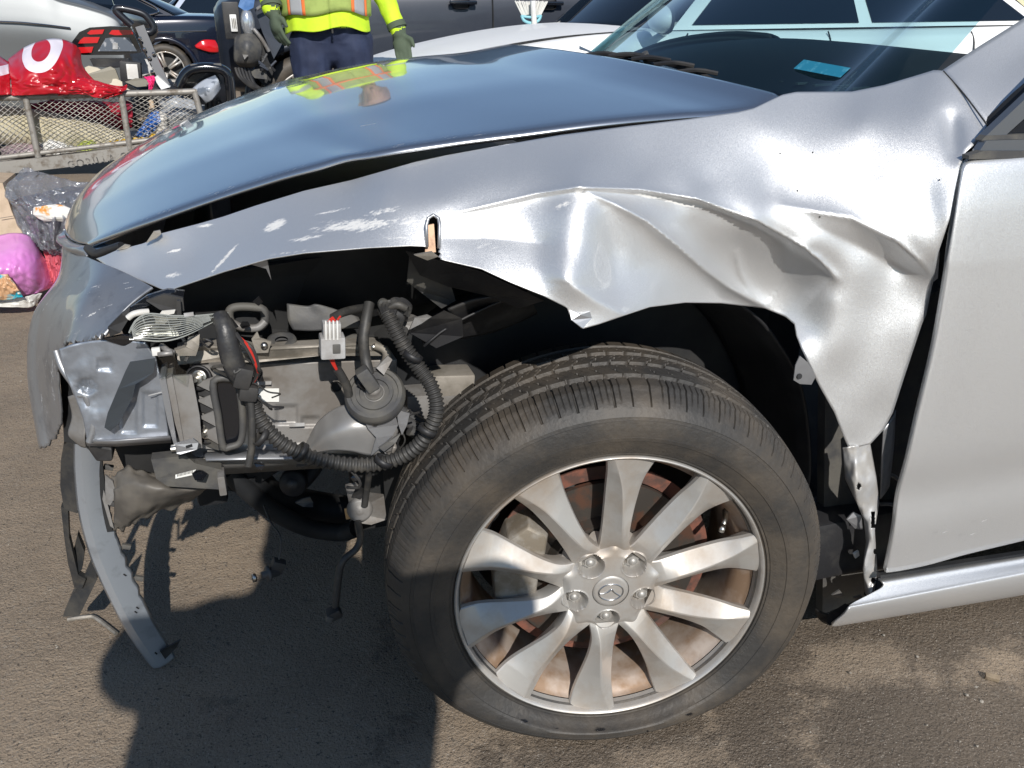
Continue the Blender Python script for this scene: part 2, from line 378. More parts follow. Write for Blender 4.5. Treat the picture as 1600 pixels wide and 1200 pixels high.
def unproj(px, py, Y):
    d = np.array(cf)+((px-800)/FPX)[..., None]*np.array(cr)-((py-600)/FPX)[..., None]*np.array(cu)
    t = (Y-CPOS.y)/d[..., 1]; return np.array(CPOS)+t[..., None]*d
def resample(line, n, knots=None):
    L_ = np.array(line, float); s = np.concatenate([[0], np.cumsum(np.hypot(*np.diff(L_[:, :2], axis=0).T))]); s /= s[-1]
    u = np.linspace(0, 1, n) if knots is None else knots
    return np.stack([np.interp(u, s, L_[:, k]) for k in range(L_.shape[1])], 1)
# ---------------------------------------------------------------- front fender
FT = [(150, 404), (162, 400), (182, 391), (225, 380), (250, 365), (312, 349), (350, 338), (400, 321), (475, 298), (550, 281), (650, 252.5), (700, 242), (794, 225), (875, 211), (981, 197), (1075, 186), (1153, 175), (1178, 169), (1222, 148), (1244, 143.5), (1331, 143), (1381, 133), (1428, 119), (1459, 109.5), (1472, 110), (1506, 147), (1537, 184), (1545, 197)]
FB = [(262, 454), (300, 441), (350, 424), (420, 404), (475, 395), (575, 387), (640, 384), (665, 385), (681, 402), (696, 407), (752, 420), (797, 441), (850, 463), (886, 481), (893, 500), (910, 514), (935, 507), (970, 495), (1015, 480), (1071, 473), (1127, 474), (1195, 482), (1227, 495), (1241, 507), (1244, 525), (1252, 545), (1280, 603), (1304, 645), (1320, 687), (1327, 702), (1360, 694)]
FR = [(1545, 197), (1534, 216), (1509, 237), (1500, 259), (1492, 297), (1484, 341), (1466, 395), (1461, 424), (1447, 493), (1441, 505), (1413, 589), (1395, 645), (1381, 671), (1360, 694)]
FL = [(150, 404), (167, 416), (205, 432), (250, 451), (262, 454)]
CT = [(150, 404, .34), (182, 392, .32), (250, 366, .29), (350, 338, .255), (475, 298, .23), (550, 281, .215), (650, 253, .195), (794, 226, .17), (981, 198, .155), (1153, 176, .165), (1222, 150, .19), (1331, 143, .18), (1428, 119, .16), (1472, 110, .14), (1506, 147, .09), (1545, 197, .035),
 (1509, 237, .01), (1500, 259, 0), (1492, 297, -.012), (1484, 341, -.02), (1463, 400, -.012), (1462, 424, 0), (1447, 493, .008), (1413, 589, .012), (1395, 645, .015), (1360, 694, .02), (1325, 701, .03),
 (1304, 645, .035), (1280, 603, .04), (1250, 543, .06), (1243, 515, .08), (1227, 496, .10), (1180, 487, .118), (1127, 474, .105), (1071, 473, .06), (1015, 480, .018), (970, 495, -.01), (910, 514, -.022), (895, 499, -.016), (889, 482, -.012), (850, 463, 0), (797, 441, .01), (752, 420, .025), (696, 407, .045),
 (640, 384, .06), (575, 387, .075), (475, 395, .10), (420, 404, .125), (350, 424, .16), (300, 441, .185), (262, 454, .205), (167, 416, .31),
 (1000, 240, .115), (1000, 270, .084), (1000, 290, .062), (1350, 190, .112), (1350, 240, .080), (1350, 290, .054), (1350, 330, .037), (1270, 240, .105), (1270, 290, .078),
 (1000, 420, .035), (940, 400, .014), (895, 360, .026), (887, 430, -.006), (850, 380, .04), (780, 370, .052), (720, 370, .064), (830, 335, .058), (800, 298, .088), (700, 320, .092), (905, 287, .055), (850, 290, .075),
 (1080, 350, .065), (1150, 385, .088), (1220, 410, .090), (1262, 445, .078), (1120, 448, .098), (1200, 462, .115),
 (1090, 308, .062), (1180, 340, .058), (1260, 383, .048), (1305, 430, .045), (1300, 470, .045), (1340, 430, .034), (1350, 480, .030), (1300, 545, .036), (1335, 560, .027), (1395, 520, .016), (1350, 620, .024), (1340, 660, .026),
 (1280, 350, .046), (1340, 378, .036), (1400, 412, .026), (1400, 375, .012), (1440, 410, .0), (1450, 180, .078), (1450, 240, .034), (1450, 300, .010), (1440, 350, -.002), (1400, 330, .016), (1490, 195, .055),
 (1200, 200, .142), (1200, 250, .115), (1200, 300, .086), (1100, 240, .116), (1100, 285, .084), (900, 240, .115), (800, 265, .122), (700, 285, .13), (600, 300, .14), (600, 345, .1), (500, 340, .16), (400, 365, .19), (300, 400, .235), (220, 415, .28)]
fbase = rbf(CT)
def fender_depth(px, py):
    Y = fbase(px, py)
    A = [(690, 338), (760, 322), (840, 303), (905, 293), (1000, 297), (1090, 312), (1180, 345), (1260, 390), (1305, 432)]
    d, s, t = poly_dist(px, py, A)
    D = np.interp(t, range(9), [0, .006, .009, .010, .016, .020, .020, .016, 0]); s2 = np.clip(np.where(s > 0, 1, 0), 0, 1)
    Y = Y+s2*D*(1-np.exp(-d/4))*np.exp(-d/55)-np.interp(t, range(9), [0, .003, .004, .005, .006, .006, .006, .004, 0])*np.exp(-d/7)
    def ridge(line, amp, wd, p=1.):
        nonlocal Y
        d, s, t = poly_dist(px, py, line); e = np.sin(np.pi*np.clip((t+.35)/(len(line)-1+.7), 0, 1))**.5
        Y = Y-amp*e*np.exp(-(d/wd)**p)
    ridge([(908, 296), (960, 318), (1010, 345), (1060, 385), (1100, 420), (1140, 450), (1185, 476)], .020, 14, .95)
    ridge([(904, 296), (897, 340), (890, 400), (886, 445)], .013, 52, 2)
    ridge([(940, 330), (955, 390), (960, 440)], -.008, 24, 1.8)
    ridge([(1150, 395), (1156, 425), (1172, 455), (1193, 476)], .005, 6)
    ridge([(1120, 425), (1150, 448), (1193, 477)], .004, 7)
    ridge([(1225, 322), (1330, 340), (1400, 376), (1437, 410), (1452, 426)], .010, 11, 1.1)
    ridge([(1270, 352), (1340, 385), (1400, 416), (1445, 432)], -.006, 16, 1.5)
    ridge([(1452, 428), (1434, 500), (1407, 590), (1386, 660)], .003, 10)
    ridge([(1385, 465), (1345, 555), (1315, 615)], -.005, 40, 2)
    ridge([(1240, 384), (1280, 405), (1306, 433)], .008, 6)
    ridge([(1485, 190), (1492, 235)], -.010, 16, 2)
    ridge([(690, 372), (760, 372), (850, 380)], -.004, 12, 1.5)
    ridge([(885, 440), (930, 470), (975, 492)], .006, 14, 1.4)
    ridge([(600, 340), (700, 300), (800, 268)], .004, 30, 2)
    # fine hand-sized ripples of hammered sheet metal
    x = px/100; y = py/100
    amp = .0016*np.clip((px-640)/120, 0, 1)*np.clip((py-255)/60, 0, 1)
    Y = Y+amp*(np.sin(3.1*x+2.2*y+1.3*np.sin(2*y))+.6*np.sin(6.7*x-4.1*y+np.sin(3*x)))*.6
    return Y
def make_fender():
    NU, NV = 360, 120
    top = resample(FT, NU, np.linspace(0, 1, NU)); 
    # pair the columns: parameters of the top and bottom edge that belong together
    def par(line, pts):
        L_ = np.array(line, float); s = np.concatenate([[0], np.cumsum(np.hypot(*np.diff(L_, axis=0).T))]); tot = s[-1]; out = []
        for p in pts:
            i = int(np.argmin(np.hypot(L_[:, 0]-p[0], L_[:, 1]-p[1]))); out.append(s[i]/tot)
        return out
    kt = par(FT, [(150, 404), (250, 365), (400, 321), (650, 252), (700, 242), (875, 211), (1075, 186), (1244, 143), (1381, 133), (1459, 109), (1545, 197)])
    kb = par(FB, [(262, 454), (300, 441), (420, 404), (640, 384), (681, 402), (893, 500), (1071, 473), (1195, 482), (1252, 545), (1304, 645), (1360, 694)])
    uu = np.linspace(0, 1, NU); kk = np.linspace(0, 1, len(kt))
    kk = np.array([0, .06, .16, .34, .38, .53, .68, .79, .88, .95, 1])
    T = resample(FT, NU, np.interp(uu, kk, kt)); Bo = resample(FB, NU, np.interp(uu, kk, kb))
    Lf = resample(FL, NV); Rt = resample(FR, NV); v = np.linspace(0, 1, NV)
    v3 = v[:, None, None]; u3 = uu[None, :, None]
    g = (1-v3)*T[None]+v3*Bo[None]+(1-u3)*Lf[:, None]+u3*Rt[:, None]-((1-u3)*(1-v3)*T[0]+u3*(1-v3)*T[-1]+(1-u3)*v3*Bo[0]+u3*v3*Bo[-1])
    px, py = g[..., 0], g[..., 1]; Y = fender_depth(px, py); W = unproj(px, py, Y)
    V, F = gridgeo(W)
    fp = np.array([(px.ravel()[list(f)].mean(), py.ravel()[list(f)].mean()) for f in F])
    # the bolt slot torn open beside the arch, open at its lower end
    sx, sy = fp[:, 0], fp[:, 1]
    cut = ((sx > 667) & (sx < 687) & (sy > 347)) | (np.hypot((sx-677)/10, (sy-348)/11) < 1)
    F = [f for f, c in zip(F, cut) if not c]
    o = O('front_fender', V, F, m_paint, car); o['label'] = 'crumpled silver front fender creased above the wheel'
    solid(o, .0016, 1 if False else -1)
    # paint scuffed through along the scrapes
    x, y = px.ravel(), py.ravel(); s = np.zeros(len(x))
    def el(cx, cy, rx, ry, a, k):
        nonlocal s
        c, sn = math.cos(R(a)), math.sin(R(a)); dx, dy = x-cx, y-cy; e = np.hypot((dx*c+dy*sn)/rx, (-dx*sn+dy*c)/ry)
        s = np.maximum(s, k*np.clip(1.25-e, 0, 1))
    el(775, 355, 100, 26, -14, .62); el(760, 385, 70, 14, 3, .5); el(1075, 318, 48, 7, 9, 1.15); el(1130, 328, 40, 5, 18, .9); el(1165, 340, 50, 4, 24, .66); el(1020, 306, 44, 7, 5, .85); el(905, 298, 14, 6, 0, .8)
    el(555, 352, 130, 20, -4, .66); el(480, 372, 60, 8, -10, .6); el(600, 330, 70, 10, -10, .6); el(700, 350, 60, 30, -5, .62); el(430, 352, 34, 12, -25, .75); el(350, 405, 60, 5, -48, .72); el(322, 352, 26, 5, -8, .7); el(272, 392, 22, 4, -12, .72)
    el(270, 430, 30, 9, -12, .6); el(520, 330, 60, 4, -12, .62); el(640, 345, 40, 20, 0, .55); el(880, 320, 34, 9, -25, .62); el(620, 372, 70, 6, 2, .55); el(450, 395, 90, 4, -8, .5)
    scuffattr(o, s*.93)
make_fender()
# a riveted tab hanging at the arch, the torn arch lip and the bracket in the slot
plate('fender_tab', [(1243, 571, .036), (1250, 556, .036), (1262, 566, .036), (1275, 588, .036), (1268, 601, .036), (1250, 600, .036), (1240, 594, .036)], m_prime, car, .0015)
lathe('tab_bolt_hole', [(.0001, .001), (.0042, .001), (.0042, -.002), (.003, -.002)], P(1249, 588, .0345), (0, -1, .2), m_dark, car, 20)
plate('torn_lip', [(890, 484, -.016), (906, 492, -.022), (922, 487, -.020), (925, 497, -.021), (911, 513, -.026), (900, 505, -.024), (893, 500, -.022)], m_prime, car, .002)
plate('slot_bracket', [(667, 352, .075), (678, 350, .075), (681, 394, .06), (664, 396, .06)], m_copper, car, .003)
plate('slot_clip', [(648, 399, .05), (676, 394, .045), (685, 401, .045), (668, 407, .05)], m_beige, car, .006)
V, F = tubegeo([P(667, 386, .058), P(666, 352, .066), P(669, 341, .070), P(677, 336, .071), P(685, 341, .069), P(687, 352, .064), P(686, 388, .050)], .0022, 6)
O('slot_edge', V, F, m_prime, car)
# ---------------------------------------------------------------- hood
def make_hood():
    NE = [(137, 380, .42), (160, 371, .39), (225, 346, .335), (312, 315, .30), (400, 286, .27), (475, 264, .245), (550, 250, .225), (600, 237, .21), (700, 221, .195), (825, 205, .18), (950, 189, .175), (1075, 178, .18), (1153, 173, .185), (1192, 166, .19), (1222, 148, .21)]
    CE = [(106, 338), (112, 322), (130, 297), (175, 265), (250, 225), (325, 195), (400, 167), (430, 154), (487, 139), (575, 117), (640, 106), (700, 97), (762, 90), (850, 74.5)]
    NU, NV = 200, 90
    ne = np.array([tuple(P(*p)) for p in NE]); ce = np.array([tuple(P(a, b_, .85)) for a, b_ in CE])
    def rs(a, n):
        s = np.concatenate([[0], np.cumsum(np.linalg.norm(np.diff(a, axis=0), axis=1))]); s /= s[-1]
        u = np.linspace(0, 1, n); q = np.stack([cr1(s, a[:, k], u) for k in range(3)], 1); return q
    n_, c_ = rs(ne, NU), rs(ce, NU); W = np.zeros((NV, NU, 3))
    for j, v in enumerate(np.linspace(0, 1, NV)):
        t = v/.5 if v <= .5 else (1-v)/.5
        y = n_[:, 1]+(c_[:, 1]-n_[:, 1])*t if v <= .5 else 2*.905-(n_[:, 1]+(c_[:, 1]-n_[:, 1])*t)-.11*t*0
        k = 1-(1-t)**2.0
        z = n_[:, 2]+(c_[:, 2]-n_[:, 2])*k
        x = n_[:, 0]+(c_[:, 0]-n_[:, 0])*(1-(1-t)**1.6)
        # rear edge bows towards the windscreen as on the real panel
        W[j, :, 0] = x; W[j, :, 1] = y; W[j, :, 2] = z
    # character swage running back from the headlight and an edge roll
    for j, v in enumerate(np.linspace(0, 1, NV)):
        t = v/.5 if v <= .5 else (1-v)/.5
        W[j, :, 2] -= .004*math.exp(-t/.012)
        W[j, :, 2] += .0015*math.exp(-((t-.45)/.12)**2)*np.sin(np.linspace(0, math.pi, NU))**.6
        # the blow buckled the near edge by the bend
        W[j, :, 2] += .006*math.exp(-t/.12)*np.exp(-((np.linspace(0, 1, NU)-.40)/.03)**2)
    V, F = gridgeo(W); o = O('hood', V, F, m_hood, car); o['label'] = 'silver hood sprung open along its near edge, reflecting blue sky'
    s = np.zeros((NV, NU)); uu = np.linspace(0, 1, NU)
    for a, b_, c in ((.22, .36, .012), (.40, .46, .02), (.12, .17, .03), (.05, .09, .02), (.46, .58, .006)):
        m = (uu > a) & (uu < b_); s[1:3, m] = np.maximum(s[1:3, m], .40); 
    s[12:13, 96:101] = .5
    scuffattr(o, s.ravel()); solid(o, .005)
    global HOOD_FRONT; HOOD_FRONT = W[:, 0].copy()
make_hood()
# black apron painted as the shade in the gap between hood and fender, and the bay behind the missing headlight
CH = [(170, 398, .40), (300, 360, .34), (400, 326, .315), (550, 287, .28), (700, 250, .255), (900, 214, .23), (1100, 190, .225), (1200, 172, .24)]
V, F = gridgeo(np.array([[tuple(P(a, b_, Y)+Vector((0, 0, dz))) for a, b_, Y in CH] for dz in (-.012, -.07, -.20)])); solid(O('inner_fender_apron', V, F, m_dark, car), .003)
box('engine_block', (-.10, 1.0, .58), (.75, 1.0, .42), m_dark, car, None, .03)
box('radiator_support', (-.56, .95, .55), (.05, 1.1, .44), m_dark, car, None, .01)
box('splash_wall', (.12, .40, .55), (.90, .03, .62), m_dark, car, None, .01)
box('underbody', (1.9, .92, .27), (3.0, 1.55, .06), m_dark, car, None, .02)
# ---------------------------------------------------------------- front bumper cover
def make_bumper():
    C = [[(240, 452, .215), (222, 465, .205), (203, 481, .195), (184, 502, .185), (166, 526, .178)],
         [(205, 433, .265), (190, 455, .235), (172, 480, .215), (155, 505, .205), (138, 534, .2)],
         [(166, 416, .315), (155, 440, .275), (138, 468, .245), (122, 500, .23), (106, 540, .228)],
         [(140, 404, .39), (128, 440, .33), (110, 480, .28), (98, 530, .262), (93, 580, .262)],
         [(122, 400, .46), (108, 440, .39), (87, 490, .33), (80, 560, .30), (98, 655, .29)],
         [(110, 390, .55), (97, 437, .46), (70, 490, .40), (63, 575, .36), (84, 688, .335)],
         [(103, 378, .66), (98, 428, .56), (57, 492, .50), (48, 580, .44), (64, 684, .40)]]
    rows = [[P(*c[k]) for c in C] for k in range(5)]
    for k, zs in enumerate((.735, .69, .63, .56, .50)):     # on round the nose to the other corner
        xo = (-.745, -.75, -.79, -.83, -.83)[k]
        rows[k] += [Vector((xo+.025, .74, zs+.02)), Vector((xo, .92, zs)), Vector((xo+.02, 1.2, zs)), Vector((-.66, 1.5, zs)), Vector((-.45, 1.68, zs))]
    g = patch(rows, 150, 90); nv, nu = g.shape[:2]
    # torn lower edge of the near flap
    for i in range(nu):
        a = i/(nu-1)*11
        if a < 6.5:
            k = .010*noise.noise(Vector((a*6, 1, 0)))+.006*noise.noise(Vector((a*17, 4, 0)))
            for j in range(nv):
                wgt = max(0, (j/(nv-1)-.85)/.15); g[j, i, 2] += k*wgt
    V, F = gridgeo(g); o = O('front_bumper_cover', V, F, m_bump, car); o['label'] = 'scratched and torn silver front bumper cover'
    s = np.zeros((nv, nu))
    for _ in range(46):
        i = random.randint(6, 75); j = random.randint(8, 78); ln = random.randint(2, 8)
        for q in range(ln):
            jj, ii = min(nv-1, j+q), min(nu-1, i+q//2); s[jj, ii] = random.uniform(.45, .7)
    for j in range(nv):
        for i in range(nu):
            if j > 62 and i > 48 and i < 90: s[j, i] = max(s[j, i], .35+.25*noise.noise(Vector((i*.2, j*.12, 3))))
    scuffattr(o, s.ravel()); solid(o, .0035)
    top = g[0]; k0 = int(nu*3.2/11)
    hf = HOOD_FRONT; n_ = 40; rows_n = [[], [], []]
    for i in range(n_):
        t = i/(n_-1); b_ = top[int(k0+(nu*8/11-k0)*t)]; y = b_[1]; a_ = np.array([np.interp(y, hf[:, 1], hf[:, q]) for q in range(3)])
        if i == 0: a_ = hf[0]
        a_ = a_-np.array([0, 0, .006]); m_ = (a_+b_)/2+np.array([-.012*math.sin(min(1, t*3)*math.pi/2), 0, .004])
        rows_n[0].append(a_); rows_n[1].append(m_); rows_n[2].append(b_+np.array([.002, 0, .002]))
    o2 = O('nose_panel', *gridgeo(patch(rows_n, 60, 12)), m_bump, car); scuffattr(o2, np.zeros(len(o2.data.vertices))); solid(o2, .003)
    # nose lip between hood and cover with the little dark notch
    tube('hood_seal', [P(137, 388, .40), P(150, 396, .37), P(165, 392, .36), P(190, 384, .34)], .006, m_blk, car, 8, 5)
    plate('notch_plate', [(143, 385, .43), (160, 379, .42), (178, 386, .40), (148, 398, .42)], M('blue_steel_notch', (.12, .2, .32), .35, .6), car, .003)
    for p in ([(228, 380, .285), (240, 362, .28), (250, 360, .28), (252, 366, .275), (245, 372, .275)], [(182, 391, .315), (195, 382, .31), (204, 384, .31), (200, 388, .31)]):
        plate('broken_bracket', p, m_beige, car, .004)
make_bumper()
# ---------------------------------------------------------------- front wheel (flat tyre)
WC = Vector((0, 0, .315)); ST = -0.198
WN = Vector((math.sin(ST), -math.cos(ST), 0))          # outward axis of the wheel
WX = Vector((math.cos(ST), math.sin(ST), 0)); WZ = Vector((0, 0, 1))
def wp(r, a, h): return WC+(WX*math.cos(a)+WZ*math.sin(a))*r+WN*h
def wr(u, v, h): return WC+WX*u+WZ*v+WN*h
def make_wheel():
    wh = sub('front_wheel', car, WC)
    NS = 1400
    side = [(.224, -.012), (.229, -.006), (.2325, -.004), (.236, -.0015), (.2365, .0012), (.240, .0012), (.2405, .003), (.250, .007), (.262, .0105), (.2625, .0118), (.268, .0128), (.2685, .0118), (.280, .0125), (.292, .0105), (.2925, .0095), (.297, .0085), (.2975, .0095), (.304, .0058), (.309, .0025), (.3135, -.0015), (.318, -.007), (.322, -.013), (.3255, -.019)]
    tread = []; h = -.023
    gro = [(-.048, .004), (-.085, .0045), (-.122, .0045), (-.156, .004)]
    while h > -.186:
        base = .3285+.0075*(1-((h+.104)/.085)**2)
        d = 0
        for gc, gw in gro:
            if abs(h-gc) < gw: d = .0065
        tread.append((base-d, h)); h -= .0022
    prof = side+tread+[(r, -.205-hh) for r, hh in side[::-1]]
    prof = [(r, hh) for r, hh in prof]
    m = len(prof); V = np.zeros((NS, m, 3)); PR = np.array(prof)
    rs = np.random.default_rng(3); pitch = []                      # lateral sipes of uneven pitch
    a = 0
    while a < 2*math.pi: pitch.append(a); a += 2*math.pi/78*rs.uniform(.85, 1.15)
    for i in range(NS):
        an = 2*math.pi*i/NS; r = PR[:, 0].copy(); hh = PR[:, 1]
        ph = (an/(2*math.pi)*78) % 1; ph3 = (an/(2*math.pi)*78*3) % 1
        sh = (hh < -.0) & (hh > -.046) & (r > .3045)
        if ph < .07: r = np.where(sh, r-.0042, r)
        elif ph3 < .15: r = np.where(sh & (hh < -.004), r-.0022, r)
        sh2 = (hh < -.162) & (hh > -.2) & (r > .31); r = np.where(sh2 & (ph < .12), r-.005, r)
        for k, (h0, h1, sl) in enumerate(((-.05, -.083, 3), (-.088, -.119, -3), (-.125, -.154, 3))):
            ph2 = (an/(2*math.pi)*78+(hh-h0)*sl*10+k*.37) % 1; ph4 = (an/(2*math.pi)*156+(hh-h0)*sl*20+k*.2) % 1
            inb = (hh < h0) & (hh > h1)
            frac = (hh-h1)/(h0-h1)
            r = np.where(inb & (ph2 < .10) & (frac > .45), r-.0055, r); r = np.where(inb & (ph4 < .12) & (frac < .5), r-.002, r)
        ca, sa = math.cos(an), math.sin(an)
        q = np.array(WC)+np.outer(r*ca, np.array(WX))+np.outer(r*sa, np.array(WZ))+np.outer(hh, np.array(WN))
        V[i] = q
    # weight of the car on the deflated tyre
    z = V[..., 2]; rad = np.hypot(V[..., 0]-WC.x, V[..., 2]-WC.z)
    k = np.clip((.15-z)/.17, 0, 1); zmin = GZ-.003
    bul = k*np.clip((PR[None, :, 0]-.236)/.03, 0, 1)*np.clip((.330-PR[None, :, 0])/.012, 0, 1)
    hsgn = np.where(PR[None, :, 1] > -.1, 1, -1)
    V += (bul*hsgn*.020)[..., None]*np.array(WN)
    lo = z < .15; zz = zmin+(z+.0215)*((.15-zmin)/(.15+.0215)); wr3 = np.clip((PR[None, :, 0]-.2335)/.05, 0, 1); zz = np.maximum(zz, zmin)*wr3+z*(1-wr3); V[..., 2] = np.where(lo, zz, z)
    Vl = [tuple(p) for p in V.reshape(-1, 3)]; F = []
    for i in range(NS):
        j = (i+1) % NS
        for k2 in range(m-1): F.append((i*m+k2, i*m+k2+1, j*m+k2+1, j*m+k2))
    t = O('tyre', Vl, F, m_tyre, wh, True, 38)
    sc2 = np.zeros((NS, m)); an_ = np.linspace(0, 2*math.pi, NS, endpoint=False)[:, None]; rr_ = PR[None, :, 0]; face = (PR[None, :, 1] > -.02)
    for a_, r_, wa, w2, k in ((298, .285, 2.6, .011, .9), (303, .300, 1.6, .005, .8), (283, .298, .7, .012, .7), (240, .262, 3.5, .010, .62), (252, .258, 3., .007, .8), (262, .256, 2., .005, .8), (268, .262, 4., .004, .7), (233, .275, 3., .02, .5), (40, .29, 12, .03, .28), (140, .28, 20, .03, .25), (330, .29, 14, .03, .3)):
        d_ = np.hypot(((an_-R(a_)+math.pi) % (2*math.pi)-math.pi)/R(wa), (rr_-r_)/w2); sc2 = np.maximum(sc2, np.where(face, k*np.clip(1.25-d_, 0, 1), 0))
    scuffattr(t, sc2.ravel())
    G_ = []
    for k in range(300):                                   # moulded ribs round the bead
        a_ = k/300*2*math.pi; zz_ = .315+.25*math.sin(a_)
        if zz_ > .16: G_.append(tubegeo([wp(.2435, a_, .0036), wp(.2485, a_, .0061)], .0007, 4, cap=False))
    O('bead_ribs', *merge(*G_), m_tyre, wh); t['label'] = 'dusty black tyre gone flat at the bottom'
    # rim: lip and dusty barrel
    lip = [(.2235, -.020), (.2262, -.010), (.2275, -.003), (.2292, .0012), (.2312, .0022), (.2328, .0012), (.2335, -.002), (.2325, -.008)]
    V_, F_ = lathegeo(lip, WC, WN, 160); O('rim_lip', V_, F_, m_rim, wh, True, 50)
    V_, F_ = lathegeo([(.2232, -.0215), (.2195, -.030), (.2085, -.040), (.2045, -.06), (.204, -.12), (.214, -.19)], WC, WN, 120); O('rim_barrel', V_, F_, m_rust, wh, True, 50)
    # ten twisted spokes
    A0 = R(86.5)
    def spoke(k):
        a = A0+k*R(36); V = []; F = []
        st = [0, .12, .28, .46, .64, .80, .92, 1.]
        rr = [.066, .078, .096, .122, .150, .180, .202, .2265]
        wl = [.025, .0215, .0195, .020, .0225, .0265, .031, .0365]        # half-width on the leading side
        wt = [.025, .0215, .0195, .020, .0225, .0265, .031, .0365]
        off = [0, .001, .002, .0015, 0, -.002, -.004, -.005]              # sweep
        top = [-.0165, -.0105, -.0045, -.0015, -.001, -.0015, -.0015, -.001]
        rg = [-.55, -.5, -.38, -.2, .02, .26, .5, .72]                   # the ridge wanders across the spoke
        hl = [.003, .008, .016, .021, .021, .017, .010, .003]          # how far each shoulder drops from the ridge
        hr = [.003, .004, .007, .012, .017, .020, .017, .008]
        for i in range(8):
            r, o = rr[i], off[i]; c, s = math.cos(a), math.sin(a)
            def pt(t, h): return wr(c*r-s*t, s*r+c*t, h)
            L_, T_ = o+wl[i], o-wt[i]; g = o+rg[i]*.5*(wl[i]+wt[i])
            dp = .040-.012*st[i]
            V += [pt(L_-.004, top[i]-dp), pt(L_+.0012, top[i]-hl[i]-.007), pt(L_, top[i]-hl[i]-.0015), pt(L_-.0015, top[i]-hl[i]), pt(g+.0015, top[i]-.0003), pt(g, top[i]), pt(g-.0015, top[i]-.0003), pt(T_+.0015, top[i]-hr[i]), pt(T_, top[i]-hr[i]-.0015), pt(T_-.0012, top[i]-hr[i]-.007), pt(T_+.004, top[i]-dp)]
        n = 11
        # resample smoothly along the spoke
        A = np.array([tuple(p) for p in V]).reshape(8, n, 3); u = np.linspace(0, 7, 29)
        G = np.stack([cr1(np.arange(8), A[:, q], u) for q in range(n)], 1)
        V2, F2 = gridgeo(G); F2.append(tuple((28)*n+q for q in range(n)))
        o = O('spoke', V2, F2, m_rim, wh, True, 26); return o
    for k in range(10): spoke(k)
    # hub face with lug recesses
    bm = bmesh.new(); seg = 220; rings = np.concatenate([np.linspace(.028, .084, 84)]); LG = [wr(.0545*math.cos(R(90+36+72*q+(-2))), .0545*math.sin(R(90+36+72*q-2)), 0) for q in range(5)]
    vv = []
    for r in rings:
        row = []
        for i in range(seg):
            an = 2*math.pi*i/seg; h = -.0085-.003*((r-.028)/.046)**2
            u, v = r*math.cos(an), r*math.sin(an)
            # edge dives between the spokes
            am = ((an-A0) % R(36))/R(36); between = math.cos(am*2*math.pi)    # 1 on a spoke, -1 between
            h -= max(0, (r-.060)/.014)**1.5*.012*(1-between)*.5+max(0, (r-.070)/.014)**2*.008
            for q in range(5):
                b_ = R(90+36+72*q-2); d = math.hypot(u-.0545*math.cos(b_), v-.0545*math.sin(b_))
                if d < .0185: h -= .022*min(1, max(0, (.0185-d)/.0028))**.8
                elif d < .021: h += .0012*(1-abs(d-.01975)/.00125)
            row.append(bm.verts.new(wr(u, v, h)))
        vv.append(row)
    for j in range(len(rings)-1):
        for i in range(seg):
            bm.faces.new((vv[j][i], vv[j][(i+1) % seg], vv[j+1][(i+1) % seg], vv[j+1][i]))
    bmesh.ops.recalc_face_normals(bm, faces=bm.faces)
    B('hub_face', bm, m_rim, wh, True, 60)
    O('hub_core', *lathegeo([(.078, -.04), (.078, -.030), (.077, -.026)], WC, WN, 100), m_rim, wh)
    O('hub_back', *lathegeo([(.001, -.036), (.076, -.036), (.076, -.03)], WC, WN, 60), m_dark, wh)
    for q in range(5):
        b_ = R(90+36+72*q-2); c = wr(.0545*math.cos(b_), .0545*math.sin(b_), -.034)
        bm = bmesh.new(); rot = WN.to_track_quat('Z', 'Y').to_matrix()
        bmesh.ops.create_cone(bm, segments=6, radius1=.0098, radius2=.0098, depth=.014, cap_ends=True, matrix=Matrix.Translation(c+WN*.007) @ rot.to_4x4())
        bmesh.ops.create_uvsphere(bm, u_segments=16, v_segments=10, radius=.0072, matrix=Matrix.Translation(c+WN*.012) @ rot.to_4x4() @ Matrix.Diagonal((1, 1, .95, 1)))
        B('lug_nut', bm, m_zinc if False else M('lug_steel', (.40, .385, .36), .5, .5), wh, True)
    V_, F_ = lathegeo([(.0001, -.0072), (.022, -.0072), (.0255, -.0076), (.0272, -.0092), (.0276, -.0125), (.029, -.0125), (.0294, -.009)], WC, WN, 72); O('centre_cap', V_, F_, m_rim, wh, True, 50)
    # winged emblem on the cap
    def e2(pts, r, n=6, closed=False): return tubegeo(spl([wr(x, y, -.0066) for x, y in pts], n, closed), r, 6, closed)
    ring = [(.0185*math.cos(t), .0145*math.sin(t)-.0006+.0018*math.sin(2*t)*0) for t in np.linspace(0, 2*math.pi, 24, endpoint=False)]
    g1 = e2(ring, .0011, 3, True)
    g2 = e2([(-.0168, -.0025), (-.010, -.0015), (-.004, .0005), (.0005, .0042), (.004, .0000), (.009, -.0045), (.0145, -.0085)], .00125, 6)
    O('emblem', *merge(g1, g2), m_chrome, wh)
    # valve stem
    va = R(31); V_, F_ = merge(tubegeo([wp(.207, va, -.045), wp(.200, va, -.028), wp(.192, va, -.016)], [.0045, .004, .0032], 10), tubegeo([wp(.1925, va, -.017), wp(.186, va, -.008)], .0042, 10)); O('valve_stem', V_, F_, m_zinc, wh)
    # brake behind the spokes
    V_, F_ = lathegeo([(.150, -.078), (.150, -.070), (.092, -.070), (.086, -.052), (.03, -.050)], WC, WN, 90); O('brake_disc', V_, F_, m_rotor, wh, True, 40)
    V_, F_ = lathegeo([(.152, -.0905), (.172, -.085), (.172, -.082), (.150, -.082)], WC, WN, 90); O('dust_shield', V_, F_, m_rrust, wh, True, 40)
    rows = []
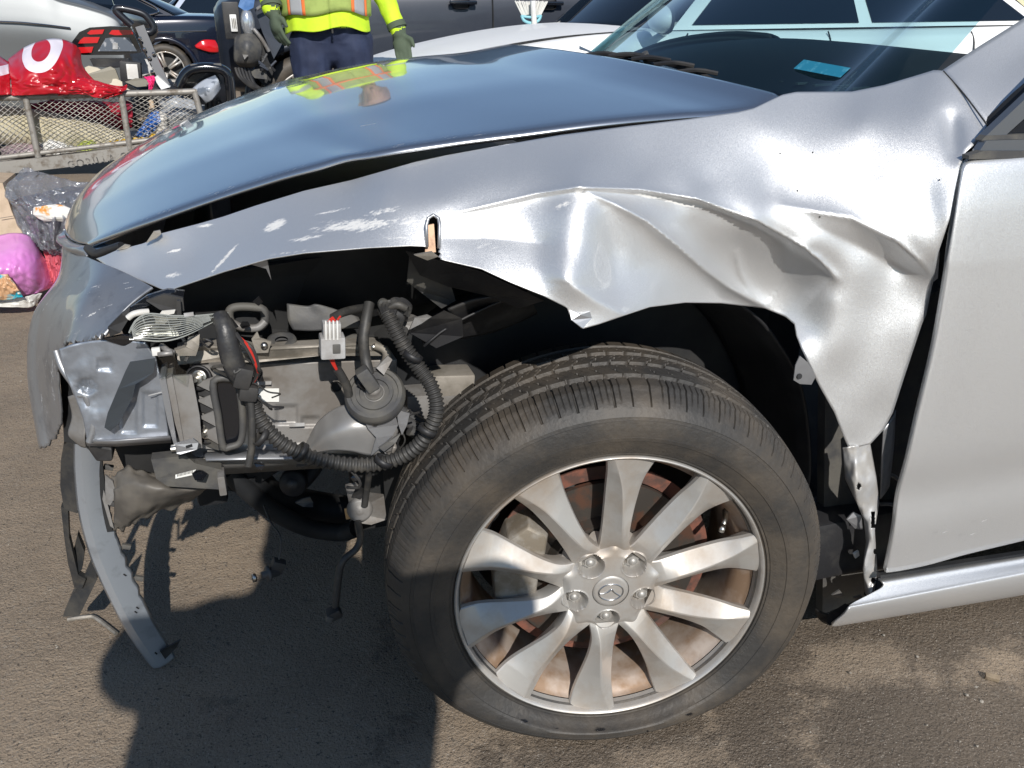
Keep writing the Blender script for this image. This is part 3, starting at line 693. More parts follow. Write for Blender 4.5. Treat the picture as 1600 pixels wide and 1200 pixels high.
    for h, s in ((-.085, 1.), (-.045, 1.0), (-.036, .94), (-.033, .80)):
        rows.append([wp(.137+(q[0]-.137)*s, R(172)+(q[1]-R(172))*s, h) for q in [(.176, R(172)), (.174, R(150)), (.160, R(138)), (.125, R(136)), (.108, R(150)), (.104, R(172)), (.110, R(194)), (.128, R(206)), (.160, R(204)), (.174, R(192))]])
    A = np.array([[tuple(p) for p in r] for r in rows]); n = 10; V_ = [tuple(p) for p in A.reshape(-1, 3)]
    F_ = [(j*n+i, j*n+(i+1) % n, (j+1)*n+(i+1) % n, (j+1)*n+i) for j in range(3) for i in range(n)]+[tuple(3*n+i for i in range(n))]
    c_ = O('brake_caliper', V_, F_, M('caliper_cast', (.30, .28, .25), .6, .3, 0, c2=(.2, .17, .13), ns=30, bump=.2, bs=200), wh, True, 40)
    md = c_.modifiers.new('b', 'BEVEL'); md.width = .004; md.segments = 2
    V_, F_ = lathegeo([(.001, -.03), (.19, -.095), (.205, -.13)], WC-WN*.07, WN, 60); O('hub_shade_backing', V_, F_, m_dark, wh)  # black cone added as painted shadow behind the hub and brake
make_wheel()
# ---------------------------------------------------------------- wheel arch liner
def make_liner():
    V = []; rows = []
    for h, rr in ((.14, .415), (.17, .405), (.22, .40), (.31, .385)):
        row = []
        for a in np.linspace(R(-28), R(128), 40):
            k = 1+.02*noise.noise(Vector((a*3, h*9, 2)))
            row.append((.02+rr*math.cos(a)*k, h, .345+rr*math.sin(a)*k*1.02))
        rows.append(row)
    g = patch(rows, 80, 16); o = O('wheel_arch_liner', *gridgeo(g), m_blk, car); solid(o, .003)
    V, F = gridgeo(np.array([[(x, .325, z) for x in np.linspace(-.28, .44, 10)] for z in np.linspace(.22, .86, 8)])); solid(O('wheel_well_wall', V, F, m_dark, car), .003)
    # flaps of torn liner
    plate('liner_flap', [(640, 520, .16), (672, 498, .13), (695, 486, .12), (722, 498, .125), (724, 526, .14), (682, 544, .15)], m_blk, car, .003)
    plate('liner_flap', [(634, 392, .12), (690, 408, .09), (752, 424, .07), (800, 446, .06), (850, 470, .06), (812, 482, .10), (760, 462, .12), (700, 448, .13), (656, 430, .14)], m_blk, car, .003)
    plate('liner_flap', [(640, 402, .14), (700, 430, .14), (712, 470, .16), (690, 482, .17), (655, 455, .17), (636, 440, .16)], m_dgrey, car, .003)
    rows = [[P(700, 484, .14), P(740, 470, .13), P(790, 462, .12), P(815, 458, .11)], [P(712, 505, .16), P(760, 490, .17), P(800, 478, .16), P(830, 470, .15)], [P(720, 530, .19), P(770, 520, .21), P(810, 505, .2), P(840, 490, .2)]]
    solid(O('liner_fold', *gridgeo(patch(rows, 24, 16)), m_blk, car), .003)
    # lit bits of chassis seen past the tyre
    box('subframe_block', P(700, 600, .30), (.075, .05, .05), m_beige, car, Matrix.Rotation(.1, 3, 'Y'), .004)
    box('subframe_block', P(688, 628, .30), (.12, .05, .05), m_mgrey, car, Matrix.Rotation(.05, 3, 'Y'), .004)
    for k in range(4):
        a = P(622+k*9, 640+k*16, .25-.01*k); b_ = P(672+k*9, 668+k*16, .25-.01*k)
        tube('shield_rib', [a, b_], .009, m_dgrey, car, 8, 1)
make_liner()
# ---------------------------------------------------------------- door, sill, pillar
def make_side():
    edge = [(1522, 248), (1510, 258), (1504, 280), (1495, 331), (1484, 400), (1479, 440), (1460, 547), (1432, 664), (1413, 757), (1399, 827), (1385, 895)]
    e = np.array([tuple(P(a, b_, Y)) for (a, b_), Y in zip(edge, [.0, -.006, -.012, -.02, -.024, -.024, -.022, -.018, -.014, -.008, .002])])
    rows = []
    for p in e:
        z = p[2]; rows.append([(p[0]+.005, p[1]+.014, z), (p[0], p[1]+.002, z), (p[0]+.012, p[1]-.001, z), (p[0]+.04, p[1]-.003, z), (p[0]+.09, p[1]-.004, z)]+[(x, p[1]-.006*math.sin((z-.2)/.8*math.pi), z-.0*(x)) for x in (p[0]+.17, p[0]+.3, p[0]+.5, 1.2, 1.5)])
    # keep the top edge level with the belt line and the bottom along the sill
    zt, zb = e[0][2], e[-1][2]
    for r in rows:
        pass
    g = patch(rows, 60, 70)
    for i in range(g.shape[1]):
        for j in range(g.shape[0]):
            x = g[j, i, 0]
            g[j, i, 2] += max(0, x-.55)*.02*(j/69)+max(0, x-.52)*.015*(1-j/69)
            # swage line low on the door
            g[j, i, 1] += .006*math.exp(-((g[j, i, 2]-.40)/.05)**2)
    d = O('front_door', *gridgeo(g), m_paint2, car); d['label'] = 'straight silver front door beside the crushed fender'; solid(d, .004)
    for (a, b_) in ((1478, 830), (1540, 812), (1522, 833)):
        tube('door_chip', [P(a-6, b_+3, -.028), P(a+2, b_, -.028)], .0004, m_lgrey, d, 4, 1)
    for (a, b_) in ((1219, 240), (1270, 238), (1468, 281), (1246, 298), (1281, 339)):
        q = P(a, b_, float(fender_depth(np.array([float(a)]), np.array([float(b_)]))[0])-.0008)
        bm = bmesh.new(); bmesh.ops.create_icosphere(bm, subdivisions=1, radius=.0012, matrix=Matrix.Translation(q)); B('paint_chip', bm, m_dark, car)
    # window ledge trims and quarter glass
    def strip(name, top, bot, Y, mat, th=.012):
        plate(name, [(a, b_, Y) for a, b_ in top]+[(a, b_, Y) for a, b_ in bot[::-1]], mat, car, th)
    strip('belt_trim', [(1514, 243), (1536, 236), (1640, 236), (1900, 238)], [(1514, 249), (1536, 248.5), (1640, 247.5), (1900, 250)], -.006, m_dgrey)
    strip('belt_trim', [(1528, 240), (1541, 220), (1640, 217), (1900, 220)], [(1528, 242), (1541, 238.5), (1640, 236.8), (1900, 239)], .0, m_trim)
    strip('belt_trim', [(1534, 219), (1541, 212), (1640, 208), (1900, 210)], [(1534, 220), (1541, 219), (1640, 216), (1900, 219)], .004, m_dgrey)
    strip('window_frame', [(1541, 212), (1660, 100), (1760, 20)], [(1572, 211), (1682, 112), (1780, 36)], .006, m_trim)
    strip('quarter_glass', [(1574, 210), (1684, 113), (1784, 36)], [(1590, 209), (1780, 208), (2000, 200)], .012, m_dglass, .004)
    strip('pillar_gap', [(1531, 214), (1600, 148), (1760, 10)], [(1541, 213), (1612, 146), (1770, 18)], .030, m_dark, .02)
    # the hinge pillar in the dark opening, and the trim standing in it
    V, F = plategeo([(1290, 600, .13), (1480, 440, .11), (1490, 300, .10), (1510, 250, .10), (1530, 262, .10), (1500, 500, .10), (1430, 900, .11), (1285, 960, .13)], .02); O('hinge_pillar', V, F, m_dgrey, car, False)
    rows = [[P(1381, 672, .035), P(1397, 650, .04), P(1400, 640, .05)], [P(1378, 720, .04), P(1392, 705, .045), P(1397, 695, .06)], [P(1376, 780, .05), P(1384, 770, .055), P(1390, 760, .07)]]
    solid(O('fender_liner_strip', *gridgeo(patch(rows, 8, 16)), m_prime, car), .002)
    for dz in (0, 46): tube('door_harness', [P(1375, 742+dz, .09), P(1392, 742+dz, .085), P(1405, 750+dz, .085), P(1420, 762+dz, .085)], .0035, m_mgrey, car, 8, 5)
    tube('door_harness', [P(1414, 752, .08), P(1409, 775, .082), P(1404, 800, .085)], .011, m_dgrey, car, 10, 4)
    # crumpled strip of fender flange down to the sill
    Lq = [(1316, 700), (1320, 748), (1338, 785), (1350, 813), (1353, 846), (1348, 888), (1352, 928), (1358, 934)]
    Rq = [(1360, 694), (1369, 743), (1374, 785), (1367, 828), (1369, 860), (1371, 895), (1367, 922), (1362, 934)]
    NU, NV = 26, 120; a = resample(Lq, NV); b_ = resample(Rq, NV); W = np.zeros((NV, NU, 3)); PX = np.zeros((NV, NU, 2))
    for j in range(NV):
        for i in range(NU):
            t = i/(NU-1); q = a[j]*(1-t)+b_[j]*t; PX[j, i] = q
            Y = (.022+.006*math.sin(j*.13+t*2))+.009*noise.noise(Vector((q[0]*.04, q[1]*.03, 5)))+.002*noise.noise(Vector((q[0]*.12, q[1]*.08, 9)))+.010*(abs(t-.5)*2)**3
            W[j, i] = P(q[0], q[1], Y)
    V, F = gridgeo(W); keep = []
    for f in F:
        c = PX.reshape(-1, 2)[list(f)].mean(0); x, y = c
        hole = (np.hypot((x-1342)/3.6, (y-760)/5.5) < 1) or (1361 < x < 1368 and 800 < y < 826) or (np.hypot((x-1368)/3, (y-862)/5) < 1) or (np.hypot((x-1365), (y-907)*.8) < 4)
        if not hole: keep.append(f)
    o = O('crumpled_flange', V, keep, M('bright_bare_steel', (.55, .55, .55), .42, .35, 0, c2=(.5, .48, .45), ns=30), car); solid(o, .0016); o['label'] = 'crumpled bare metal strip hanging below the fender'
    plate('flange_tab', [(1323, 812, .05), (1334, 800, .05), (1346, 806, .045), (1348, 828, .045), (1336, 826, .05)], m_prime, car, .002)
    plate('flange_tab', [(1334, 866, .05), (1342, 861, .05), (1343, 868, .05), (1337, 873, .05)], m_white, car, .004)
    # sill
    def sl(px, py, Y): return P(px, py, Y)
    pts = [((1372, 903), (1600, 864)), ((1378, 908), (1600, 871)), ((1378, 918), (1600, 880)), ((1331, 943), (1600, 891)), ((1327, 950), (1600, 899)), ((1318, 962), (1600, 915)), ((1300, 977), (1600, 926)), ((1306, 979), (1600, 930))]
    Ys = [.03, .012, .004, -.008, -.014, -.010, .006, .04]
    rows = []
    for ((ax, ay), (bx, by)), Y in zip(pts, Ys):
        p, q = P(ax, ay, Y), P(bx, by, Y); d = (q-p)
        rows.append([p+d*t for t in (0, .05, .3, .6, 1, 2, 3.5)])
    g = patch(rows, 50, 40); s_ = O('door_sill', *gridgeo(g), m_paint2, car); solid(s_, .004); s_['label'] = 'silver door sill broken open at its front end'
    plate('sill_seam', [(1376, 904, .006), (1600, 869, .006), (1800, 838, .006), (1800, 836, .01), (1600, 865, .01), (1376, 899, .01)], m_dark, car, .01)
    plate('sill_end_cap', [(1278, 956, .05), (1300, 965, .02), (1327, 948, .0), (1322, 962, -.002), (1297, 978, .01), (1284, 972, .04)], m_blk, car, .01)
    plate('sill_end_cap', [(1355, 934, .03), (1372, 898, .04), (1385, 926, .015), (1362, 934, .02)], m_blk, car, .01)
    plate('broken_clip', [(1300, 930, .07), (1312, 922, .06), (1320, 932, .06), (1308, 934, .07)], m_mgrey, car, .003)
    plate('broken_clip', [(1334, 934, .05), (1346, 930, .04), (1349, 936, .04), (1338, 938, .05)], m_mgrey, car, .003)
    box('sill_inner', (1.1, .16, .24), (1.5, .16, .12), m_blk, car, None, .01)
    # A-pillar
    rows = [[P(1472, 110, .145), P(1500, 140, .10), P(1541, 197, .04), P(1537, 210, .05)],
            [P(1530, 72, .17), P(1560, 105, .125), P(1592, 148, .065), P(1588, 160, .075)],
            [P(1600, 28, .20), P(1630, 62, .155), P(1655, 100, .095), P(1650, 110, .105)],
            [P(1700, -40, .24), P(1730, 0, .195), P(1750, 30, .14), P(1745, 45, .15)]]
    rows.append([Vector(p)+(Vector(p)-Vector(q))*1.6 for p, q in zip(rows[-1], rows[-2])])
    solid(O('windscreen_pillar', *gridgeo(patch(rows, 20, 30)), m_paint2, car), .004)
    tube('pillar_seam', [P(1474, 111, .1385), P(1507, 148, .0865), P(1543, 196, .029)], .0011, m_dark, car, 5, 6)
make_side()
# ---------------------------------------------------------------- windscreen, cowl, dashboard, wipers
def make_screen():
    base = [Vector((.38, .17, .985)), Vector((.30, .35, 1.0)), Vector((.255, .6, 1.012)), Vector((.24, .905, 1.02)), Vector((.255, 1.21, 1.012)), Vector((.30, 1.46, 1.0)), Vector((.46, 1.64, .985))]
    base[0] = P(1462, 112, .16)
    base[-1] = P(940, 84, 1.55)
    base[1] = P(1331, 146, .24); base[2] = P(1230, 150, .42); base[2].z = min(base[2].z, .985)
    base[3] = Vector((.36, .905, .99)); base[4] = Vector((base[2].x, 1.39, base[2].z)); base[5] = Vector((base[-1].x-.09, 1.44, .995))
    rows = [base]
    topx = 1.25
    for t in (.33, .66, 1.):
        rows.append([Vector((b_.x+(topx-.25-.1*abs(b_.y-.905)**2-.30+.18*0-(b_.x-.4)*.5)*t, b_.y+(.905-b_.y)*.18*t, b_.z+.40*t+.03*math.sin(t*math.pi))) for b_ in base])
    g = patch(rows, 50, 30); o = O('windscreen', *gridgeo(g), m_glass, car); o['label'] = 'tinted windscreen with a small blue sticker'; 
    # blue sticker inside the lower glass
    def onscreen(px, py):
        d = ray(px, py); best = None
        for j in range(g.shape[0]-1):
            for i in range(g.shape[1]-1):
                for tri in ((g[j, i], g[j, i+1], g[j+1, i+1]), (g[j, i], g[j+1, i+1], g[j+1, i])):
                    h = geometry.intersect_ray_tri(*[Vector(q) for q in tri], d, CPOS, True)
                    if h is not None: return h
        return P(px, py, .5)
    q = [onscreen(1256, 93), onscreen(1329, 106), onscreen(1313, 121), onscreen(1240, 107)]
    q = [p-ray(1280, 105).normalized()*.004 for p in q]
    m_st = M('blue_sticker', (.02, .22, .34), .4, c2=(.10, .38, .50), ns=60, lo=.55, hi=.7, emis=None)
    O('sticker', q, [(0, 1, 2, 3)], m_st, o)
    # dashboard
    rows = [[Vector((b_.x+dx, b_.y*.96+.036, b_.z+dz)) for b_ in base] for dx, dz in ((.03, -.03), (.25, .04), (.5, .058), (.62, .01), (.66, -.25))]
    d_ = O('dashboard', *gridgeo(patch(rows, 40, 30)), M('dashboard_vinyl', (.012, .014, .017), .6, bump=.15, bs=300), car)
    for k in range(22):
        t = k/21; a = rows[0][1]*(1-t)+rows[0][4]*t; box('demister_slot', a+Vector((.09, 0, .027)), (.05, .006, .004), m_dgrey, d_, Matrix.Rotation(.3, 3, 'Z'), 0)
    # cowl tray and wipers under the rear edge of the hood
    rows = [[Vector((b_.x+dx, b_.y, b_.z+dz)) for b_ in base] for dx, dz in ((-.06, -.08), (-.03, -.05), (.01, -.012))]
    O('cowl_tray', *gridgeo(patch(rows, 40, 8)), m_blk, car)
    tube('wiper_arm', [P(1006, 83, .62), P(1015, 100, .62), P(1028, 115, .60), P(1060, 125, .56), P(1108, 130, .49)], .008, m_dgrey, car, 8, 6)
    w1 = sub('wiper_blade', car, P(1000, 100, .6))
    tube('blade', [P(935, 92, .68), P(985, 86, .64), P(1040, 97, .58), P(1085, 112, .52), P(1112, 126, .48)], .006, m_blk, w1, 6, 6)
    for t in range(5):
        a = P(945+t*36, 90+t*t*1.7, .67-t*.042); tube('blade_bridge', [a+Vector((-.03, .02, .004)), a+Vector((0, 0, .008)), a+Vector((.03, -.02, .003))], .004, m_blk, w1, 6, 3)
    V, F = gridgeo(np.array([[tuple(P(905+i*22, 76+i*5+8*noise.noise(Vector((i*.7, j, 1))), .78-.03*i+.05*j)+Vector((0, 0, .012*noise.noise(Vector((i*1.3, j*1.7, 0))))) ) for i in range(9)] for j in range(4)]))
    O('cowl_litter', V, F, M('torn_plastic_film', (.05, .05, .055), .25, spec=.7), car, False)
    # roof and far side of the body so the cabin is closed
    tz = rows and g[-1]
    top = [Vector(p) for p in g[-1][::7]]
    rr = [[p for p in top], [Vector((p.x+.5, p.y, p.z+.05)) for p in top], [Vector((p.x+1.2, p.y, p.z+.02)) for p in top], [Vector((p.x+1.9, p.y, p.z-.20)) for p in top], [Vector((p.x+2.35, .905+(p.y-.905)*1.1, p.z-.42)) for p in top]]
    solid(O('roof', *gridgeo(patch(rr, 30, 40)), m_paint2, car), .01)
    # far fender, rear quarter and the other wheels
    rows = [[(x, 1.81+dy, z) for x in (-.55, -.2, .2, .6, 1.5)] for dy, z in ((-.16, .80), (-.03, .74), (.01, .62))]
    solid(O('far_fender', *gridgeo(patch(rows, 20, 10)), m_paint2, car), .004)
    rows = [[(x, 1.81+dy, z) for x in (.45, 1, 2, 3, 3.7)] for dy, z in ((-.03, .95), (0, .7), (0, .4), (-.02, .25))]
    solid(O('far_side', *gridgeo(patch(rows, 20, 10)), m_paint2, car), .004)
    rows = [[(x, 0+dy, z) for x in (1.505, 2, 2.4, 3, 3.75)] for dy, z in ((.03, .96), (-.02, .75), (-.024, .5), (0, .26))]
    solid(O('rear_side', *gridgeo(patch(rows, 20, 12)), m_paint2, car), .02)
    rows = [[(3.75, y, z) for y in (0, .5, .9, 1.3, 1.81)] for z in (.96, .6, .26)]
    O('rear_panel', *gridgeo(patch(rows, 10, 6)), m_paint2, car)
    O('trunk_lid', *gridgeo(patch([[(x, y, .97) for x in (2.9, 3.3, 3.75)] for y in (.05, .9, 1.76)], 8, 8)), m_paint2, car)
    for c in ((.0, 1.70), (2.79, .11), (2.79, 1.70)):
        V, F = merge(lathegeo([(.15, -.1), (.22, -.1), (.30, -.11), (.33, -.08), (.335, 0), (.33, .08), (.30, .11), (.22, .1), (.15, .1)], (c[0], c[1], GZ+.325), (0, 1, 0), 48)); O('plain_wheel', V, F, m_tyre, car)
make_screen()
# ---------------------------------------------------------------- what the missing headlight lays bare
def make_front():
    # end of the bumper reinforcement: a pressed steel box
    def pbox(name, poly, depth, mat, lab=None):
        V, F = plategeo(poly, depth); o = O(name, V, F, mat, car, False)
        md = o.modifiers.new('b', 'BEVEL'); md.width = .004; md.segments = 2; md.limit_method = 'ANGLE'
        if lab: o['label'] = lab
        return o
    m_beam = M('scraped_blue_grey_beam', (.34, .37, .42), .42, .6, .3, c2=(.24, .26, .29), ns=26, lo=.5, hi=.7, bump=.15, bs=60)
    # upper skin with a crumpled torn corner
    NU, NV = 60, 56
    Lq = [(92, 545), (100, 580), (118, 622), (130, 655), (136, 690)]; Rq = [(226, 536), (243, 560), (252, 600), (258, 645), (264, 686)]
    a, b_ = resample(Lq, NV), resample(Rq, NV); W = np.zeros((NV, NU, 3)); PX = np.zeros((NV, NU, 2))
    for j in range(NV):
        for i in range(NU):
            t = i/(NU-1); v = j/(NV-1); q = a[j]*(1-t)+b_[j]*t
            if j == 0 or v < .2: q = q+np.array([0, (-9*math.sin(t*math.pi))*(1-v/.2)*1.0])
            Y = .205-.035*t*(1-.3*v)+(.007*noise.noise(Vector((q[0]*.03, q[1]*.03, 2)))*(1-t))+.0015*noise.noise(Vector((q[0]*.09, q[1]*.09, 2)))*max(0, 1-t*1.5)
            # pressed panels
            for (x0, x1, y0, y1) in ((187, 215, 622, 678), (222, 248, 612, 668), (150, 176, 560, 580)):
                if x0 < q[0] < x1 and y0 < q[1] < y1: Y += .004*min(1, (q[0]-x0)/4, (x1-q[0])/4, (q[1]-y0)/4, (y1-q[1])/4)
            # crushed dent
            d = math.hypot((q[0]-136)/20, (q[1]-604)/14)
            if d < 1.3: Y += .012*max(0, 1-d)+.005*noise.noise(Vector((q[0]*.2, q[1]*.2, 1)))*max(0, 1.3-d)
            W[j, i] = P(q[0], q[1], Y); PX[j, i] = q
    o = O('bumper_beam', *gridgeo(W), m_beam, car); solid(o, .003); o['label'] = 'scraped steel end of the bumper beam'
    V, F = gridgeo(np.array([[tuple(P(x, y, Y)) for x, y, Y in r] for r in ([(134, 690, .205), (180, 690, .19), (266, 684, .172)], [(136, 697, .235), (180, 698, .24), (268, 692, .23)])])); solid(O('beam_flange', V, F, m_prime, car), .003)
    pbox('beam_underside', [(128, 690, .25), (175, 700, .24), (176, 722, .24), (150, 722, .25)], .05, m_blk)
    tube('beam_edge', [P(232, 618, .170), P(255, 612, .166)], .0008, m_lgrey, car, 4, 1)
    # torn curled edge beside the bumper cover
    tube('curled_edge', [P(88, 548, .235), P(98, 575, .225), P(115, 600, .215), P(122, 616, .21), P(134, 618, .207), P(140, 640, .207), P(146, 668, .205), P(140, 690, .205)], .005, m_prime, car, 8, 6)
    rows = [[P(106, 620, .24), P(118, 618, .23), P(128, 630, .225)], [P(112, 650, .25), P(124, 650, .24), P(134, 655, .23)], [P(106, 678, .25), P(118, 680, .24), P(132, 684, .23)], [P(116, 690, .25), P(126, 698, .245), P(134, 700, .24)]]
    solid(O('bent_stay', *gridgeo(patch(rows, 12, 20)), m_galv, car), .002)
    plate('beam_backing', [(92, 560, .30), (140, 600, .29), (150, 700, .28), (100, 690, .31), (96, 620, .31)], m_dark, car, .01)
    # thin slate-coloured sheet painted in for the shadow that falls across the beam
    plate('beam_shadow_strip', [(203, 566, .164), (243, 560, .156), (240, 582, .156), (226, 592, .158), (212, 600, .16), (207, 622, .165), (192, 650, .17), (184, 664, .172), (172, 674, .176), (163, 668, .178), (168, 646, .176), (184, 608, .168), (196, 580, .165)], M('slate_shadow', (.035, .042, .05), .45, 0, .2), car, .002)
    # bolted flanges
    for dx, mt, Y in ((0, m_prime, .158), (11, m_galv, .164)):
        plate('rail_flange', [(249+dx, 592, Y), (258+dx, 588, Y), (266+dx, 630, Y), (276+dx, 690, Y), (283+dx, 704, Y), (273+dx, 700, Y), (262+dx, 660, Y), (254+dx, 620, Y)], mt, car, .05)
    plate('rail_flange', [(270, 588, .168), (300, 586, .168), (312, 650, .168), (316, 700, .168), (290, 702, .168), (280, 650, .168)], m_galv, car, .004)
    # clear broken lamp pieces
    plate('lens_shard', [(248, 560, .150), (272, 556, .148), (281, 575, .148), (292, 582, .148), (290, 600, .15), (276, 592, .15), (266, 584, .151), (252, 594, .151)], m_lens, car, .003)
    # main rail side
    NU, NV = 110, 60; W = np.zeros((NV, NU, 3))
    for j in range(NV):
        for i in range(NU):
            u, v = i/(NU-1), j/(NV-1); x = 300+u*320; y = (572-10*u)+v*(142-4*u+0)
            Y = .222+.02*u
            for (x0, x1, y0, y1) in ((430, 466, 632, 664), (405, 424, 590, 604), (470, 500, 650, 668), (520, 560, 640, 690)):
                e = min((x-x0), (x1-x), (y-y0), (y1-y))/4
                if e > 0: Y += .005*min(1, e)
            Y -= .012*max(0, (v-.9)/.1)*(1)          # flared lower flange
            W[j, i] = P(x, y, Y)
    r_ = O('frame_rail', *gridgeo(W), m_galv, car); solid(r_, .06); r_['label'] = 'dusty grey steel frame rail behind the missing headlight'
    plate('rail_label', [(403, 607, .2255), (436, 607, .227), (436, 628, .227), (404, 628, .2255)], m_paper, car, .0006)
    lathe('rail_hole', [(.0001, .0004), (.0078, .0004), (.0078, .004)], P(525, 603, .2325), (0, -1, 0), m_dark, car, 24)
    for (a_, b2) in ((400, 597), (452, 662), (250, 672)):
        V, F = plategeo([(a_, b2, .219), (a_+24, b2-1, .219), (a_+24, b2+4, .219), (a_, b2+5, .219)], .002)
        if a_ > 300: O('rail_nick', V, F, m_lgrey, car, False)
    V, F = gridgeo(np.array([[tuple(P(x, y, Y)) for x, y, Y in r] for r in ([(318, 706, .215), (400, 702, .22), (480, 704, .226), (560, 712, .235)], [(322, 718, .19), (400, 716, .195), (480, 716, .2), (560, 722, .215)])])); solid(O('rail_lip', V, F, m_prime, car), .003)
    # plastic bumper bracket with ribs, pocket and two bolts
    br = sub('bumper_bracket', car, P(330, 640, .2))
    V, F = plategeo([(299, 574, .205), (345, 568, .205), (378, 590, .205), (382, 690, .205), (352, 704, .205), (310, 700, .205)], .01); O('back_plate', V, F, m_mgrey, br, False)
    V, F = plategeo([(336, 600, .178), (346, 593, .178), (368, 593, .178), (377, 640, .18), (376, 684, .18), (362, 695, .18), (350, 692, .18), (344, 650, .18)], .004); O('pocket', V, F, m_blkg, br, False)
    V, F = tubegeo(spl([P(x, y, .172) for x, y in ((334, 596), (366, 592), (372, 598), (379, 645), (377, 688), (360, 698), (348, 696), (341, 650))], 4, True), .005, 8, True); O('pocket_rim', V, F, m_dgrey, br)
    for k in range(4):
        y = 602+k*26
        V, F = plategeo([(304+k*3, y, .203), (338+k, y+16, .178), (339+k, y+24, .178), (307+k*3, y+14, .203)], .006); O('rib', V, F, m_dgrey, br, False)
        V, F = plategeo([(304+k*3, y-2, .19), (337+k, y-14, .178), (338+k, y+14, .178)], .002); O('rib', V, F, m_mgrey, br, False)
    V, F = plategeo([(326, 572, .185), (332, 576, .175), (338, 594, .172), (362, 590, .172), (364, 576, .182), (346, 571, .19)], .012); O('bracket_ear', V, F, m_mgrey, br, False)
    for (x, y) in ((311, 590), (323, 674)):
        c = P(x, y, .196); ax = Vector((-.25, -1, .25)).normalized(); rot = ax.to_track_quat('Z', 'Y').to_matrix().to_4x4()
        O('washer', *lathegeo([(.0005, 0), (.0115, 0), (.0115, .002), (.009, .0025), (.0005, .0025)], c, ax, 24), m_zinc, br)
        bm = bmesh.new(); bmesh.ops.create_cone(bm, segments=6, radius1=.0075, radius2=.0072, depth=.008, cap_ends=True, matrix=Matrix.Translation(c+ax*.006) @ rot)
        bmesh.ops.create_cone(bm, segments=12, radius1=.0038, radius2=.0034, depth=.016, cap_ends=True, matrix=Matrix.Translation(c+ax*.012) @ rot)
        B('bolt', bm, m_zinc, br, True)
        O('bolt_seat', *lathegeo([(.0005, -.002), (.017, -.002), (.0175, .003), (.015, .003)], c, ax, 24), m_blk, br)
    # tab under the flanges
    plate('slotted_tab', [(272, 695, .14), (302, 686, .14), (310, 692, .14), (308, 702, .138), (282, 710, .138), (273, 708, .14)], m_prime, car, .004)
    plate('slotted_tab', [(290, 697, .1385), (300, 694, .1385), (301, 698, .1385), (291, 701, .1385)], m_dark, car, .001)
    tube('tab_bolt', [P(268, 702, .14), P(275, 701, .14)], .006, m_zinc, car, 8, 1)
    # headlight support bar with two rubber grommets
    sb = sub('lamp_support_bar', car, P(450, 550, .2))
    V, F = plategeo([(276, 548, .21), (300, 541, .20), (372, 540, .20), (400, 548, .20), (500, 542, .205), (590, 538, .22), (598, 548, .22), (596, 556, .22), (500, 556, .205), (404, 566, .2), (340, 566, .2), (278, 570, .205)], .03); O('bar', V, F, m_beige, sb, False)
    V, F = gridgeo(np.array([[tuple(P(x, y, Y)) for x, y, Y in r] for r in ([(396, 545, .20), (500, 540, .205), (596, 536, .22)], [(398, 534, .27), (500, 528, .275), (590, 526, .28)])])); g_ = O('bar_top', V, F, m_beige, sb); solid(g_, .003)
    for (x, y, Y) in ((440, 533, .235), (553, 536, .24)):
        V, F = lathegeo([(.009, .002), (.015, .004), (.020, .003), (.021, .0), (.019, -.004), (.012, -.006)], P(x, y, Y), (0, -.25, 1), 32); O('grommet', V, F, m_dgrey, sb)
    V, F = plategeo([(393, 530, .2), (402, 518, .2), (406, 528, .195), (424, 534, .19), (419, 551, .19), (400, 552, .195)], .003); O('bar_ear', V, F, m_beige, sb, False)
    for (x, y) in ((413, 540), (584, 542)): O('rivet', *lathegeo([(.0005, .004), (.003, .0035), (.005, .001), (.005, -.002)], P(x, y, .188 if x < 500 else .218), (0, -1, .2), 12), m_zinc, sb)
    tube('bar_end', [P(586, 540, .215), P(600, 546, .21), P(604, 556, .21), P(600, 572, .215)], .006, m_beige, sb, 8, 4)
    # small folded bracket beside the lens
    plate('folded_bracket', [(294, 527, .17), (312, 522, .17), (311, 540, .165), (308, 550, .165), (290, 546, .168)], m_beige, car, .002)
    plate('folded_bracket', [(272, 548, .165), (290, 543, .165), (308, 550, .165), (306, 556, .165), (276, 556, .165)], m_beige, car, .01)
    box('square_nut', P(244, 549, .15), (.010, .006, .010), m_white, car, None, .001)
    V, F = merge(tubegeo([P(252, 540, .165), P(262, 548, .155), P(272, 552, .15)], .004, 6), tubegeo([P(247, 554, .148), P(270, 551, .145)], .0035, 6)); O('stud', V, F, m_galv, car)
    # ribbed clear lens of the side lamp
    NU, NV = 70, 60; W = np.zeros((NV, NU, 3))
    T = resample([(202, 520), (212, 500), (232, 488), (256, 493), (300, 494), (356, 489)], NU); Bt = resample([(202, 530), (222, 531), (252, 534), (282, 528), (300, 520), (356, 491)], NU)
    for j in range(NV):
        for i in range(NU):
            v = j/(NV-1); q = T[i]*(1-v)+Bt[i]*v; W[j, i] = P(q[0], q[1], .135+.04*(i/NU)+.02*(v-.5)**2+.0016*math.sin(v*math.pi*2*10)-.012*math.sin(i/NU*math.pi))
    o = O('side_lamp_lens', *gridgeo(W), m_lens, car); o['label'] = 'clear ribbed lens of the broken side lamp'
    m_rib = M('lens_rib_plastic', (.30, .31, .29), .2, 0, .4)
    for j in range(4, NV-3, 6):
        i1 = int(NU*(.93-.30*abs(j/NV-.35))); tube('lens_rib', [Vector(W[j, i])+Vector((0, -.001, 0)) for i in range(3, i1, 6)], 0.0006, m_rib, o, 5, 2)
    for i in (14, 30, 46): tube('lens_rib', [Vector(W[j, i])+Vector((0, -.001, 0)) for j in range(2, NV-2, 8)], 0.0006, m_rib, o, 5, 2)
